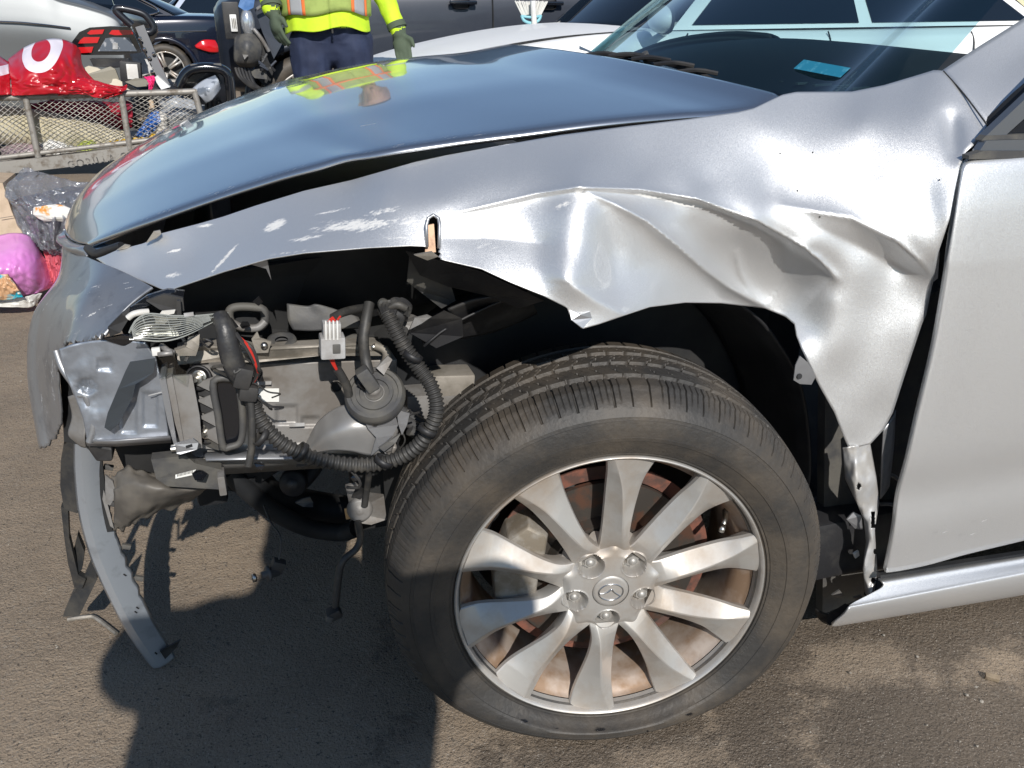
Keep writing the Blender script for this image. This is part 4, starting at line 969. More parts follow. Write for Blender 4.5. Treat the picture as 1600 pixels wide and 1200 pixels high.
    tube('lens_edge', [Vector(W[0, i]) for i in range(0, NU, 8)]+[Vector(W[0, NU-1])], 0.0011, m_rib, o, 5, 2)
    tube('lens_edge', [Vector(W[NV-1, i]) for i in range(0, NU, 8)]+[Vector(W[NV-1, NU-1])], 0.0011, m_rib, o, 5, 2)
    plate('lamp_reflector', [(206, 522, .185), (216, 502, .185), (240, 494, .185), (300, 497, .19), (340, 494, .2), (300, 515, .19), (280, 525, .185), (230, 528, .185)], M('lamp_backing', (.42, .42, .38), .3, .4, c2=(.28, .28, .25), ns=30), car, .004)
    tube('lamp_rim', [P(200, 497, .15), P(208, 491, .15), P(220, 488, .152), P(232, 487, .155)], .004, m_white, car, 8, 5)
    plate('lamp_tag', [(247, 494, .15), (253, 486, .15), (274, 484, .15), (272, 490, .15), (258, 493, .15)], m_white, car, .002)
    plate('lamp_tag', [(287, 490, .15), (302, 488, .15), (303, 494, .15), (288, 495, .15)], m_lgrey, car, .002)
    # shattered black lamp housing
    sh = [[(168, 512, .165), (190, 490, .16), (203, 480, .165), (200, 500, .16), (188, 520, .16), (172, 526, .165)], [(196, 486, .165), (230, 462, .17), (262, 452, .19), (288, 455, .2), (286, 474, .19), (240, 474, .17), (206, 490, .165)], [(228, 470, .16), (256, 460, .165), (286, 466, .17), (288, 486, .17), (250, 484, .16)], [(160, 530, .18), (190, 524, .17), (230, 530, .17), (235, 545, .18), (190, 540, .18)], [(276, 470, .155), (282, 470, .155), (284, 500, .155), (277, 500, .155)]]
    for k, q in enumerate(sh): plate('lamp_housing_shard', q, m_blkg if k % 2 else m_blk, car, .006)
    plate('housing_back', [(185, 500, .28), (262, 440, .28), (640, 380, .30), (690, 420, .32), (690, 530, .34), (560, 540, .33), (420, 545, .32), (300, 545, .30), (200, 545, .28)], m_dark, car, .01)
    # square rubber duct, dusty panel behind
    V, F = tubegeo(spl([P(x, y, .24) for x, y in ((358, 492), (362, 482), (380, 479), (408, 482), (414, 492), (412, 506), (400, 512), (372, 511), (362, 504))], 4, True), .006, 8, True); O('air_duct_rim', V, F, m_dgrey, car)
    plate('air_duct', [(360, 484, .262), (412, 484, .262), (412, 510, .262), (364, 510, .262)], m_dark, car, .01)
    tube('air_duct_lip', [P(364, 505, .225), P(380, 512, .222), (P(402, 512, .222)), P(414, 502, .225)], .0055, m_mgrey, car, 8, 5)
    rows = [[P(448, 474, .27), P(480, 478, .265), P(500, 476, .262), P(560, 495, .26)], [P(450, 500, .262), P(490, 500, .258), P(520, 497, .256), P(565, 505, .256)], [P(458, 516, .26), P(490, 517, .255), P(530, 514, .252), P(568, 512, .254)]]
    solid(O('dusty_shroud', *gridgeo(patch(rows, 24, 14)), m_dgrey, car), .004)
    plate('hanging_sliver', [(412, 404, .14), (418, 408, .14), (424, 438, .15), (416, 420, .145), (380, 410, .16)], m_prime, car, .002)
    # ---- wiring
    def corr(t): return 0.0100+.0014*math.sin(t*math.pi*2*85)
    hp = [P(388, 606, .165), P(396, 632, .158), P(412, 664, .150), P(440, 692, .145), (P(480, 712, .142)), P(530, 724, .140), P(580, 726, .135), P(622, 716, .128), P(655, 694, .118), P(676, 662, .112), P(682, 632, .115), P(672, 600, .125), P(655, 575, .135), P(636, 548, .142), P(620, 520, .148), P(608, 496, .155), P(600, 480, .165)]
    p = spl(hp, 34); V, F = tubegeo(p, .01, 12, False, corr); o = O('corrugated_conduit', V, F, m_loom, car); o['label'] = 'long looping corrugated black wiring conduit'
    tube('taped_loom', [P(343, 492, .17), P(352, 515, .155), P(358, 545, .15), P(368, 575, .15), P(382, 596, .158), P(389, 612, .163)], .015, m_tape, car, 12, 8, rf=lambda t: .0100+.0045*math.sin(t*3))
    for k in range(3): tube('loose_wire', [P(368+k*4, 520+k*6, .15), P(386+k*4, 545, .142), P(398+k*3, 568+k*3, .142), P(402+k, 582, .15), P(396, 596, .155)], .0028, (m_blk, m_red, m_blk)[k], car, 6, 6)
    box('loom_connector', P(380, 588, .145), (.022, .022, .03), m_blk, car, Matrix.Rotation(.35, 3, 'Y'), .005)
    box('loom_connector', P(388, 612, .148), (.024, .022, .022), m_blk, car, Matrix.Rotation(.25, 3, 'Y'), .005)
    tube('hanging_cable', [P(391, 618, .15), P(394, 660, .145), P(393, 700, .142), P(388, 728, .14)], .005, m_loom, car, 8, 5)
    # grey plug with red wires
    pl = sub('grey_connector', car, P(520, 530, .13))
    rt = Matrix.Rotation(.06, 3, 'Y')
    box('plug_body', P(519, 540, .135), (.032, .026, .030), m_lgrey, pl, rt, .003)
    box('plug_top', P(518, 517, .135), (.023, .020, .026), m_lgrey, pl, rt, .002)
    for k in range(4): box('plug_rib', P(509+k*6, 516, .123), (.0022, .004, .026), m_white, pl, rt, .0005)
    box('plug_latch', P(526, 545, .121), (.010, .003, .012), m_dgrey, pl, rt, .001)
    for k in range(4): tube('red_wire', [P(512+k*4, 507, .135), P(515+k*4, 500, .135), P(523+k*3, 494, .138)], .0014, m_red, pl, 5, 4)
    for k in range(3): tube('red_wire', [P(514+k*3, 556, .135), P(518+k*2, 566, .138), P(524+k, 576, .14), P(530, 584, .142)], .0013, m_red, pl, 5, 4)
    tube('plug_sleeve', [P(520, 496, .137), P(534, 489, .15), P(552, 484, .17), P(570, 481, .19)], .0058, m_loom, car, 8, 5)
    tube('plug_sleeve', [P(527, 577, .14), P(534, 588, .142), P(542, 604, .145), P(545, 618, .148)], .006, m_loom, car, 8, 5)
    tube('upright_hose', [P(577, 474, .18), P(572, 500, .165), P(568, 530, .155), P(571, 560, .15), P(577, 585, .14)], .0075, m_loom, car, 10, 6)
    for k in range(6): tube('cut_wire', [P(598+k*3, 488+k*2, .155), P(594+k*6, 474-k, .15), P(600+k*8, 470+4*(k % 3), .152), P(612+k*5, 478+k*3, .158)], .0035, m_tape, car, 6, 5)
    tube('branch_loom', [P(606, 478, .155), P(622, 476, .15), P(634, 481, .15)], .006, m_loom, car, 8, 4)
    tube('branch_loom', [P(612, 488, .16), P(624, 492, .165), P(620, 512, .18), P(632, 520, .19)], .0085, m_dgrey, car, 8, 5)
    plate('crumpled_guard', [(622, 505, .2), (632, 490, .19), (648, 494, .19), (660, 500, .2), (652, 512, .19), (640, 520, .18), (626, 522, .19)], m_mgrey, car, .006)
    plate('crumpled_guard', [(640, 515, .15), (648, 497, .155), (668, 492, .15), (676, 496, .15), (662, 504, .145)], m_mgrey, car, .003)
    # horn
    hn = sub('horn', car, P(585, 612, .13)); ax = Vector((-.18, -.62, .76)); c = P(586, 617, .145)
    O('horn_body', *lathegeo([(.0005, .010), (.012, .010), (.013, .006), (.020, .006), (.0205, .009), (.0255, .009), (.026, .006), (.032, .006), (.033, .0085), (.038, .0085), (.0415, .003), (.042, -.004), (.040, -.012), (.032, -.018), (.001, -.02)], c, ax, 64), m_dgrey, hn, True, 40)
    O('horn_nut', *lathegeo([(.0005, .024), (.009, .023), (.0105, .020), (.011, .009), (.014, .008)], c, ax, 24), m_zinc if False else m_mgrey, hn)
    box('horn_terminal', P(574, 592, .13), (.018, .02, .034), m_dgrey, hn, Matrix.Rotation(-.5, 3, 'Y'), .003)
    V, F = plategeo([(588, 575, .155), (606, 556, .165), (613, 562, .165), (600, 586, .15)], .003); O('horn_bracket', V, F, m_galv, hn, False)
    # shining splash sheet and the bright bracket below the horn
    rows = [[P(478, 692, .21), P(500, 655, .19), P(540, 632, .17), P(590, 640, .165), P(628, 655, .17)], [P(478, 702, .19), P(510, 680, .155), P(550, 668, .14), P(590, 670, .14), P(622, 676, .15)], [P(484, 708, .18), P(520, 704, .155), (P(550, 706, .145)), P(580, 712, .145), P(612, 706, .15)]]
    o = O('splash_sheet', *gridgeo(patch(rows, 40, 24)), M('brushed_splash_sheet', (.34, .335, .33), .38, .5, 0, c2=(.24, .23, .22), ns=6, rv=.1), car); solid(o, .002); o['label'] = 'smooth grey curved sheet under the horn'
    plate('bright_bracket', [(567, 652, .13), (590, 655, .128), (618, 650, .128), (622, 664, .13), (614, 680, .13), (592, 702, .132), (580, 712, .135), (588, 684, .13), (575, 670, .13)], m_prime, car, .003)
    O('bracket_bolt', *lathegeo([(.0005, .004), (.0042, .003), (.005, 0)], P(586, 661, .126), (0, -1, .3), 16), m_zinc, car)
    plate('bright_bracket', [(620, 640, .135), (640, 646, .13), (636, 664, .13), (628, 680, .132), (622, 662, .134)], m_prime, car, .003)
    plate('torn_foil', [(592, 700, .128), (608, 690, .125), (626, 678, .125), (618, 692, .122), (600, 706, .125)], m_dgrey, car, .004)
    # ---- below the rail
    rows = [[P(174, 742, .26), P(200, 730, .25), P(240, 738, .24), P(290, 748, .24), (P(330, 745, .25))], [P(178, 775, .24), P(210, 765, .21), P(245, 768, .2), P(285, 770, .21), P(325, 760, .23)], [P(178, 815, .26), P(205, 806, .24), P(235, 798, .24), P(270, 785, .25), P(312, 772, .27)], [P(180, 828, .28), P(200, 824, .27), P(220, 812, .27), P(262, 796, .28), P(300, 783, .30)]]
    g = patch(rows, 40, 30)
    for j in range(30):
        for i in range(40): g[j, i, 2] += .010*noise.noise(Vector((i*.25, j*.3, 7)))*(1 if j < 3 or j > 26 or i < 3 else .25); g[j, i, 1] += .006*noise.noise(Vector((i*.12, j*.15, 1)))
    o = O('splash_shield', *gridgeo(g), M('dusty_shield_plastic', (.085, .078, .07), .45, 0, 0, c2=(.15, .135, .115), ns=9, rv=.15), car); solid(o, .003); o['label'] = 'torn dusty grey splash shield under the beam'
    plate('broken_stay', [(164, 742, .25), (176, 752, .245), (182, 772, .245), (172, 790, .25), (165, 786, .25)], m_mgrey, car, .004)
    plate('broken_stay', [(162, 765, .27), (170, 795, .265), (178, 826, .26), (172, 822, .262), (160, 780, .27)], m_galv, car, .004)
    plate('lower_bracket', [(236, 718, .19), (290, 712, .185), (305, 724, .185), (346, 734, .185), (350, 745, .185), (345, 765, .185), (262, 760, .19), (244, 748, .19)], m_dgrey, car, .02)
    box('bracket_end', P(347, 752, .18), (.010, .03, .03), m_mgrey, car, None, .002)
    lb = plate('bar_code_label', [(274, 742, .1845), (306, 734, .1838), (307, 741, .1838), (274, 748, .1845)], m_paper, car, .0008)
    for k in range(12):
        x = 277+k*2.1; y = 742-(x-274)*.25
        plate('bar', [(x, y, .1836), (x+.9, y-.2, .1836), (x+.9, y+3.6, .1836), (x, y+3.8, .1836)], m_dark, lb, .0004)
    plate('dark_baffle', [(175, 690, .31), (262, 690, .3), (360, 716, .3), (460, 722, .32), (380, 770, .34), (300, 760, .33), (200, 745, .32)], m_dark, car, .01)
    # lower arm and stub in the dark
    tube('lower_arm', [P(356, 735, .32), P(385, 765, .33), P(430, 800, .36), P(480, 824, .38), P(530, 832, .38), P(556, 826, .36)], .016, m_dark, car, 10, 6)
    tube('lower_arm', [P(380, 730, .35), P(420, 775, .4), P(480, 790, .45), P(545, 800, .45)], .03, m_dark, car, 10, 6)
    O('bush', *lathegeo([(.0005, .012), (.010, .012), (.011, .008), (.019, .008), (.022, 0), (.022, -.02)], P(458, 755, .29), (-.2, -1, .25), 28), m_blk, car)
    tube('bush_arm', [P(472, 755, .30), P(484, 742, .31), P(494, 728, .32)], .012, m_blk, car, 8, 4)
    # tow-eye disc, cable and dangling plugs
    O('cable_clamp_disc', *lathegeo([(.0005, .006), (.006, .006), (.009, .003), (.014, .004), (.019, .001), (.02, -.004)], P(562, 797, .20), (-.15, -1, .2), 28), m_mgrey, car)
    plate('clamp_plate', [(540, 760, .23), (556, 756, .22), (575, 772, .21), (600, 775, .22), (604, 812, .23), (580, 820, .22), (566, 818, .22), (548, 800, .23)], m_galv, car, .006)
    plate('clamp_tag', [(538, 796, .205), (547, 793, .205), (549, 810, .205), (541, 812, .205)], M('orange_tag', (.55, .32, .14), .6), car, .003)
    tube('hanging_cable', [P(578, 724, .14), P(576, 745, .16), P(573, 768, .18), P(570, 790, .185)], .005, m_loom, car, 8, 5)
    tube('hanging_cable', [P(559, 815, .19), P(563, 840, .19), P(556, 858, .185), P(538, 874, .18), P(531, 890, .178), P(527, 920, .176), P(524, 948, .175)], .0055, m_loom, car, 8, 6)
    dp = sub('dangling_plug', car, P(522, 960, .17)); box('plug_shell', P(522, 958, .172), (.022, .02, .016), m_blk, dp, Matrix.Rotation(-.35, 3, 'Y'), .003); box('plug_latch', P(515, 966, .165), (.010, .01, .01), m_dgrey, dp, Matrix.Rotation(.5, 3, 'Y'), .002)
    tube('thin_wire', [P(412, 790, .3), P(424, 818, .26), P(437, 836, .22), P(439, 856, .21), P(436, 874, .205)], .0016, m_loom, car, 6, 6)
    so = sub('bulb_socket', car, P(420, 895, .2)); ax = Vector((-1, -.3, .05))
    O('socket_body', *lathegeo([(.0005, .012), (.006, .012), (.0065, .004), (.012, .004), (.0125, 0), (.008, -.001), (.008, -.014), (.0005, -.014)], P(421, 896, .2), ax, 20), m_dgrey, so)
    O('socket_ring', *lathegeo([(.004, .013), (.0065, .013), (.0065, .018), (.004, .018)], P(413, 898, .2), ax, 16), m_zinc, so)
    box('socket_plug', P(434, 884, .205), (.020, .016, .020), m_blk, so, Matrix.Rotation(.5, 3, 'Y'), .003)
    # ---- lower bumper trims hanging to the ground
    C = [(138, 690, .30), (141, 740, .32), (150, 800, .335), (168, 860, .345), (194, 918, .355), (224, 975, .365), (262, 1030, .375)]
    cen = spl([P(*c) for c in C], 14); n = len(cen); W = np.zeros((n, 6, 3))
    endp = PZ(258, 1036, GZ+.012); shift = endp-cen[-1]; cen = [p+shift*(i/(n-1))**2 for i, p in enumerate(cen)]
    for i, p in enumerate(cen):
        t = i/(n-1); a_ = (cen[min(n-1, i+1)]-cen[max(0, i-1)]).normalized()
        vw = (CPOS-p).normalized(); side = a_.cross(vw).normalized()
        if side.x < 0: side = -side
        nrm = side.cross(a_).normalized()
        if nrm.dot(vw) < 0: nrm = -nrm
        wd = .0165+.006*math.sin(t*2.6); rag = .004*noise.noise(Vector((t*30, 0, 3))) if .25 < t < .75 else 0
        for k, (s_, h_) in enumerate(((-1.12, -.016), (-1.0, -.004), (-.55, .003), (.1, .005), (.8, .003), (1.0, -.001))):
            W[i, k] = p+side*((s_+(rag/wd if k > 3 else 0))*wd)+nrm*h_
    V, F = gridgeo(W); o = O('lower_bumper_trim', V, F, M('dull_silver_trim', (.44, .48, .53), .38, .6, .4, c2=(.34, .37, .41), ns=24, lo=.55, hi=.7), car, True, 24); solid(o, .002); o['label'] = 'long curved silver bumper trim hanging down to the ground'
    for t in (.16, .33, .52, .66): 
        i = int(t*(n-1)); q = Vector(W[i, 5]); plate_ = box('trim_clip', q+Vector((.006, .004, .0)), (.014, .006, .008), m_dgrey, o, Matrix.Rotation(.4, 3, 'Y'), .001)
    for k in range(4):
        i = random.randint(int(n*.6), int(n*.95)); q = Vector(W[i, 2]).lerp(Vector(W[i, 4]), random.random()); vw = (CPOS-q).normalized()
        tube('trim_chip', [q+vw*.0035, q+vw*.0035+Vector((.003, 0, -.004))], .0012, m_dark, o, 5, 1)
    plate('trim_end_shade', [(250, 1018, .36), (282, 1000, .37), (276, 1012, .37), (258, 1030, .36)], m_blk, car, .004)  # black plate standing in for the shadowed gap at the trim's open end
    g_ = sub('grille_surround', car, P(110, 760, .4)); mg = M('grille_plastic', (.028, .030, .033), .42, 0, 0, c2=(.06, .057, .052), ns=20, bump=.1, bs=90)
    for q in ([(100, 690, .36), (120, 690, .35), (121, 750, .36), (121, 802, .37), (100, 796, .39), (94, 760, .39), (95, 720, .375)], [(95, 792, .395), (106, 796, .39), (108, 840, .40), (122, 898, .41), (134, 905, .41), (128, 920, .42), (116, 918, .43), (106, 880, .425), (100, 838, .41)], [(146, 868, .40), (152, 905, .41), (124, 962, .43), (98, 964, .45), (112, 930, .44), (130, 905, .42)], [(121, 835, .42), (132, 862, .41), (128, 890, .41), (118, 900, .42), (112, 870, .43)]):
        V, F = plategeo(q, .014); O('grille_bar', V, F, mg, g_, False)
    plate('dark_bar', [(148, 700, .31), (160, 722, .31), (166, 780, .32), (176, 830, .33), (166, 832, .34), (152, 770, .33)], m_dark, car, .006)
    t0 = PZ(106, 968, GZ+.006); tube('plastic_sliver', [t0, PZ(135, 964, GZ+.008), PZ(150, 966, GZ+.006), PZ(182, 990, GZ+.006)], .004, m_beige, car, 6, 4)
    # tangle of thin loose wires, clips and torn plastic round the loom
    rw = random.Random(11)
    for k in range(16):
        x, y, Y = rw.choice(((372, 560, .15), (390, 600, .15), (600, 490, .155), (560, 600, .14), (300, 520, .17), (640, 640, .16), (520, 720, .15)))
        pts = [P(x, y, Y)]
        for q in range(4):
            x += rw.uniform(-22, 24); y += rw.uniform(-6, 22); Y += rw.uniform(-.012, .014); pts.append(P(x, y, max(.11, Y)))
        tube('loose_wire', pts, rw.choice((.0012, .0016, .0022)), rw.choice((m_blk, m_loom, m_tape, m_blk, m_red if k % 5 == 0 else m_blk)), car, 6, 6)
    for k in range(9):
        x, y, Y = rw.uniform(180, 640), rw.choice((rw.uniform(470, 540), rw.uniform(722, 800))), rw.uniform(.16, .22); n = rw.randint(4, 6); r0 = rw.uniform(7, 16)
        q = [(x+r0*rw.uniform(.5, 1.2)*math.cos(a), y+r0*rw.uniform(.4, 1.)*math.sin(a), Y+rw.uniform(-.012, .012)) for a in [2*math.pi*i/n for i in range(n)]]
        plate('torn_plastic', q, rw.choice((m_blk, m_dgrey, m_blkg)), car, .003)
    for (x, y, Y) in ((408, 682, .138), (470, 706, .132), (600, 720, .122), (668, 672, .103), (645, 556, .130)):
        c = P(x, y, Y); O('cable_clip', *lathegeo([(.0125, -.004), (.014, -.004), (.014, .004), (.0125, .004), (.0125, -.004)], P(x, y, Y+.004), (P(x+14, y+8, Y)-P(x-14, y-8, Y)) if x < 600 else (P(x+8, y-14, Y)-P(x-8, y+14, Y)), 20), m_blk, car)
make_front()
# ================================================================ people
def capsule(bm, a, b, ra, rb, flat=1., fdir=None, seg=16):
    """a tapered rounded limb from a to b; flat squeezes it along fdir"""
    a, b = Vector(a), Vector(b); d = b-a; L_ = max(d.length, 1e-4); rot = d.to_track_quat('Z', 'Y').to_matrix()
    prof = [(ra*math.sin(t), -ra*math.cos(t)) for t in np.linspace(0.02, math.pi/2, 6)]+[(rb*math.cos(t), L_+rb*math.sin(t)) for t in np.linspace(0, math.pi/2-.02, 6)]
    V, F = lathegeo(prof, (0, 0, 0), (0, 0, 1), seg)
    vs_ = []
    for v in V:
        p = rot @ Vector(v)
        if fdir is not None:
            f = Vector(fdir).normalized(); p -= f*p.dot(f)*(1-flat)
        vs_.append(bm.verts.new(a+p))
    for f in F: bm.faces.new([vs_[i] for i in f])
    m = len(prof)
    bm.faces.new([vs_[i*m] for i in range(seg)]); bm.faces.new([vs_[i*m+m-1] for i in range(seg-1, -1, -1)])
def body(name, prims, mats, parent, loc, rotz=0., voxel=.009, folds=.006, cloth=(), fix=None):
    """one continuous figure: limbs are fused by a voxel remesh, colours follow the nearest limb"""
    bm = bmesh.new()
    for p in prims: capsule(bm, *p[:4], flat=p[5] if len(p) > 5 else 1., fdir=p[6] if len(p) > 6 else None)
    me = bpy.data.meshes.new('raw'); bm.to_mesh(me); bm.free(); t = bpy.data.objects.new('raw', me); COL.objects.link(t)
    r = t.modifiers.new('r', 'REMESH'); r.mode = 'VOXEL'; r.voxel_size = voxel
    s = t.modifiers.new('s', 'SMOOTH'); s.factor = .5; s.iterations = 4
    bpy.context.view_layer.update(); ev = t.evaluated_get(bpy.context.evaluated_depsgraph_get()); m2 = bpy.data.meshes.new_from_object(ev)
    bpy.data.objects.remove(t)
    n = len(m2.vertices); co = np.zeros(n*3); m2.vertices.foreach_get('co', co); co = co.reshape(-1, 3)
    best = np.full(n, 1e9); idx = np.zeros(n, int)
    for p in prims:
        a, b = np.array(p[0], float), np.array(p[1], float); d = b-a; tt = np.clip(((co-a)@d)/(d@d+1e-9), 0, 1)
        q = np.linalg.norm(co-a-tt[:, None]*d, axis=1)-(p[2]+(p[3]-p[2])*tt)
        m = q < best; best = np.where(m, q, best); idx = np.where(m, p[4], idx)
    if fix: idx = fix(co, idx)
    nr = np.zeros(n*3); m2.vertices.foreach_get('normal', nr); nr = nr.reshape(-1, 3)
    if folds:
        k = np.array([(noise.noise(Vector((c[0]*9, c[1]*9, c[2]*5)))+.6*noise.noise(Vector((c[0]*22+3, c[1]*22, c[2]*17)))) if i in cloth else 0 for c, i in zip(co, idx)])
        co = co+nr*(k*folds)[:, None]
    ca, sa = math.cos(rotz), math.sin(rotz); w_ = np.stack([co[:, 0]*ca-co[:, 1]*sa+loc[0], co[:, 0]*sa+co[:, 1]*ca+loc[1], co[:, 2]+loc[2]], 1)
    m2.vertices.foreach_set('co', w_.ravel())
    for m in mats: m2.materials.append(m)
    for f in m2.polygons:
        f.material_index = int(idx[f.vertices[0]]); f.use_smooth = True
    m2.update(); return link(bpy.data.objects.new(name, m2), parent)
m_skin = M('skin', (.42, .25, .17), .55); m_hair = M('dark_hair', (.02, .015, .012), .6)
m_hiv = M('hi_vis_yellow', (.62, .86, .03), .75, c2=(.52, .75, .03), ns=14); m_navy = M('navy_work_trousers', (.012, .019, .05), .8, c2=(.02, .03, .07), ns=12)
m_glove = M('olive_knit_glove', (.075, .10, .065), .85, bump=.3, bs=200); m_vest = M('olive_mesh_vest', (.36, .45, .12), .8, c2=(.30, .38, .10), ns=20, bump=.2, bs=300)
m_refl = M('reflective_grey_tape', (.36, .37, .38), .5); m_org = M('orange_piping', (.85, .20, .05), .7); m_shoe = M('dark_boot', (.02, .018, .016), .6)
def hand(w, d, side, curl, up, m):
    """palm and five fingers; w wrist, d direction of the fingers, side towards the thumb, up away from the palm"""
    w, d, side, up = Vector(w), Vector(d).normalized(), Vector(side).normalized(), Vector(up).normalized(); L = []
    L.append((w, w+d*.07, .028, .040, m, .55, up))
    for k, (o, l) in enumerate(((.036, .078), (.0125, .088), (-.0115, .083), (-.034, .066))):
        b_ = w+d*.085+side*o; dd = (d-up*curl*.5).normalized(); c = b_+dd*l*.5; d2 = (d-up*curl*1.3).normalized(); e = c+d2*l*.5
        L += [(b_-d*.03, b_, .0105, .0105, m), (b_, c, .0105, .0098, m), (c, e, .0098, .0080, m)]
    b_ = w+d*.025+side*.028; c = b_+(d*.6+side*.8-up*.2).normalized()*.042; e = c+(d*.95+side*.2-up*.4*curl).normalized()*.036
    L += [(b_-side*.012, c, .0145, .0125, m), (c, e, .0122, .0092, m)]
    return L
def head(c, f, m_s, m_h):
    """c centre of the head, f facing direction"""
    c, f = Vector(c), Vector(f).normalized(); u = Vector((0, 0, 1)); s = f.cross(u).normalized(); L = []
    L += [(c+u*.03-f*.01, c+u*.035-f*.03, .088, .086, m_s), (c-u*.02+f*.02, c-u*.085+f*.045, .068, .040, m_s), (c-u*.11-f*.02, c-u*.20-f*.035, .052, .058, m_s)]
    L += [(c+f*.092+u*.0, c+f*.108-u*.035, .010, .015, m_s), (c+f*.078-u*.066-s*.016, c+f*.078-u*.066+s*.016, .012, .012, m_s)]
    for q in (-1, 1): L += [(c+s*q*.078-u*.015-f*.012, c+s*q*.083+u*.018-f*.015, .013, .015, m_s), (c+s*q*.032+f*.076+u*.012, c+s*q*.036+f*.075+u*.012, .016, .016, m_s)]
    L += [(c+u*.065-f*.03, c+u*.02-f*.055, .085, .075, m_h)]
    return L
def make_worker():
    loc = PZ(516, 160, GZ); base = P(517, 60, 3.6); loc = Vector((base.x, 3.6, GZ)); th = thing('person', 'worker in yellow high visibility shirt and olive safety vest, wearing dark green gloves', 'person', loc)
    # local: x to the right of the picture, -y towards the camera
    pr = [((-.09, 0, .93), (.09, 0, .93), .115, .115, 1, .85, (0, 1, 0)), ((0, .0, 1.02), (0, 0, 1.12), .165, .165, 0, .72, (0, 1, 0)), ((-.02, 0, 1.12), (-.02, 0, 1.34), .17, .19, 0, .70, (0, 1, 0)), ((-.15, 0, 1.41), (.15, 0, 1.41), .085, .085, 0), 
          ((-.10, 0, .90), (-.12, -.03, .50), .105, .075, 1), ((-.12, -.03, .50), (-.13, .02, .10), .078, .062, 1), ((.10, 0, .90), (.125, 0, .50), .105, .075, 1), ((.125, 0, .50), (.14, .03, .10), .078, .062, 1),
          ((-.13, .04, .045), (-.15, -.14, .035), .045, .04, 4), ((.14, .05, .045), (.18, -.12, .035), .045, .04, 4), ((0, 0, 1.45), (0, 0, 1.53), .065, .055, 3),
          ((-.22, 0, 1.40), (-.275, .01, 1.20), .066, .055, 0), ((-.275, .01, 1.20), (-.268, -.06, 1.085), .055, .043, 0), ((.22, 0, 1.40), (.265, .02, 1.17), .066, .055, 0), ((.265, .02, 1.17), (.325, -.04, .995), .055, .042, 0)]
    pr += hand((-.266, -.065, 1.075), (.12, -.25, -1), (.5, -.8, .1), .5, (-1, -.3, 0), 2)
    pr += hand((.330, -.045, .985), (.14, -.3, -1), (.9, -.5, .1), .25, (.4, 1, -.2), 2)
    pr += [((-.266, -.06, 1.10), (-.266, -.065, 1.07), .042, .038, 2), ((.325, -.04, 1.0), (.331, -.046, .975), .042, .037, 2)]
    pr += head((0, -.02, 1.66), (0, -1, -.2), 3, 5)
    rz = -.05
    b = body('body', pr, [m_hiv, m_navy, m_glove, m_skin, m_shoe, m_hair], th, loc, rz, .0065, .010, (0, 1), lambda c, i: np.where((i == 0) & (c[:, 2] < 1.0) & (np.abs(c[:, 0]) < .21), 1, i))
    # shirt hem, vest with tape and piping: shells round the trunk
    def shell(name, z0, z1, rx0, rx1, ry, mat, a0=0, a1=360, off=0, rip=.004, n=90, m=20, cx=-.01):
        g = np.zeros((m, n, 3))
        for j in range(m):
            t = j/(m-1); z = z0+(z1-z0)*t; rx = rx0+(rx1-rx0)*t
            for i in range(n):
                a = R(a0+(a1-a0)*i/(n-1)); k = 1+rip*3*noise.noise(Vector((math.cos(a)*3, math.sin(a)*3, z*4)))
                x, y = cx+(rx+off)*math.sin(a)*k, -(rx*ry+off)*math.cos(a)*k
                zz = z+(.012*math.sin(a*2+1)+.008*math.sin(a*5))*(1-t)
                g[j, i] = (loc.x+x*math.cos(rz)-y*math.sin(rz), loc.y+x*math.sin(rz)+y*math.cos(rz), loc.z+zz)
        o = O(name, *gridgeo(g), mat, th); 
        md = o.modifiers.new('t', 'SOLIDIFY'); md.thickness = .002; return o
    shell('shirt_hem', .985, 1.08, .205, .200, .78, m_hiv, rip=.01)
    v = shell('vest', 1.055, 1.46, .215, .225, .78, m_vest, rip=.008)
    for a in (-43, 43):
        for nm, w_, mt, of in (('reflective_stripe', 12, m_refl, .0035), ('stripe_piping', 0, m_org, .0045)):
            if w_: q = shell(nm, 1.056, 1.46, .215, .225, .78, mt, a-w_/2-3, a+w_/2+3, of, .008, 10, 20); q.parent = v; q.location = (0, 0, 0)
            else:
                for e in (-11.5, 11.5): q = shell(nm, 1.056, 1.46, .215, .225, .78, mt, a+e-2.2, a+e+2.2, of, .008, 5, 20); q.parent = v; q.location = (0, 0, 0)
    # belt of tape across the chest and on the near sleeve
    q = shell('chest_stripe', 1.27, 1.32, .222, .224, .78, m_org, -80, 80, .005, .008, 40, 6); q.parent = v; q.location = (0, 0, 0)
    def cuff(a, b, r, mat, nm):
        rot = Matrix.Rotation(rz, 3, 'Z'); A, Bb = rot @ Vector(a)+loc, rot @ Vector(b)+loc
        O(nm, *tubegeo([A, A.lerp(Bb, .5), Bb], r, 20, cap=False), mat, th)
    cuff((.2578, .017, 1.205), (.266, .018, 1.158), .0615, m_refl, 'sleeve_tape')
    cuff((-.268, .009, 1.235), (-.276, .01, 1.195), .061, m_refl, 'sleeve_tape')
    cuff((.262, .018, 1.38), (.2635, .018, 1.34), .001, m_refl, 'sleeve_tape_edge')
    cuff((-.2675, -.052, 1.105), (-.266, -.062, 1.085), .049, m_glove, 'glove_cuff')
    cuff((.318, -.034, 1.02), (.326, -.042, .995), .048, m_glove, 'glove_cuff')
    cuff((0, -.155, .992), (0, -.157, .975), .006, m_shoe, 'trouser_button')
make_worker()
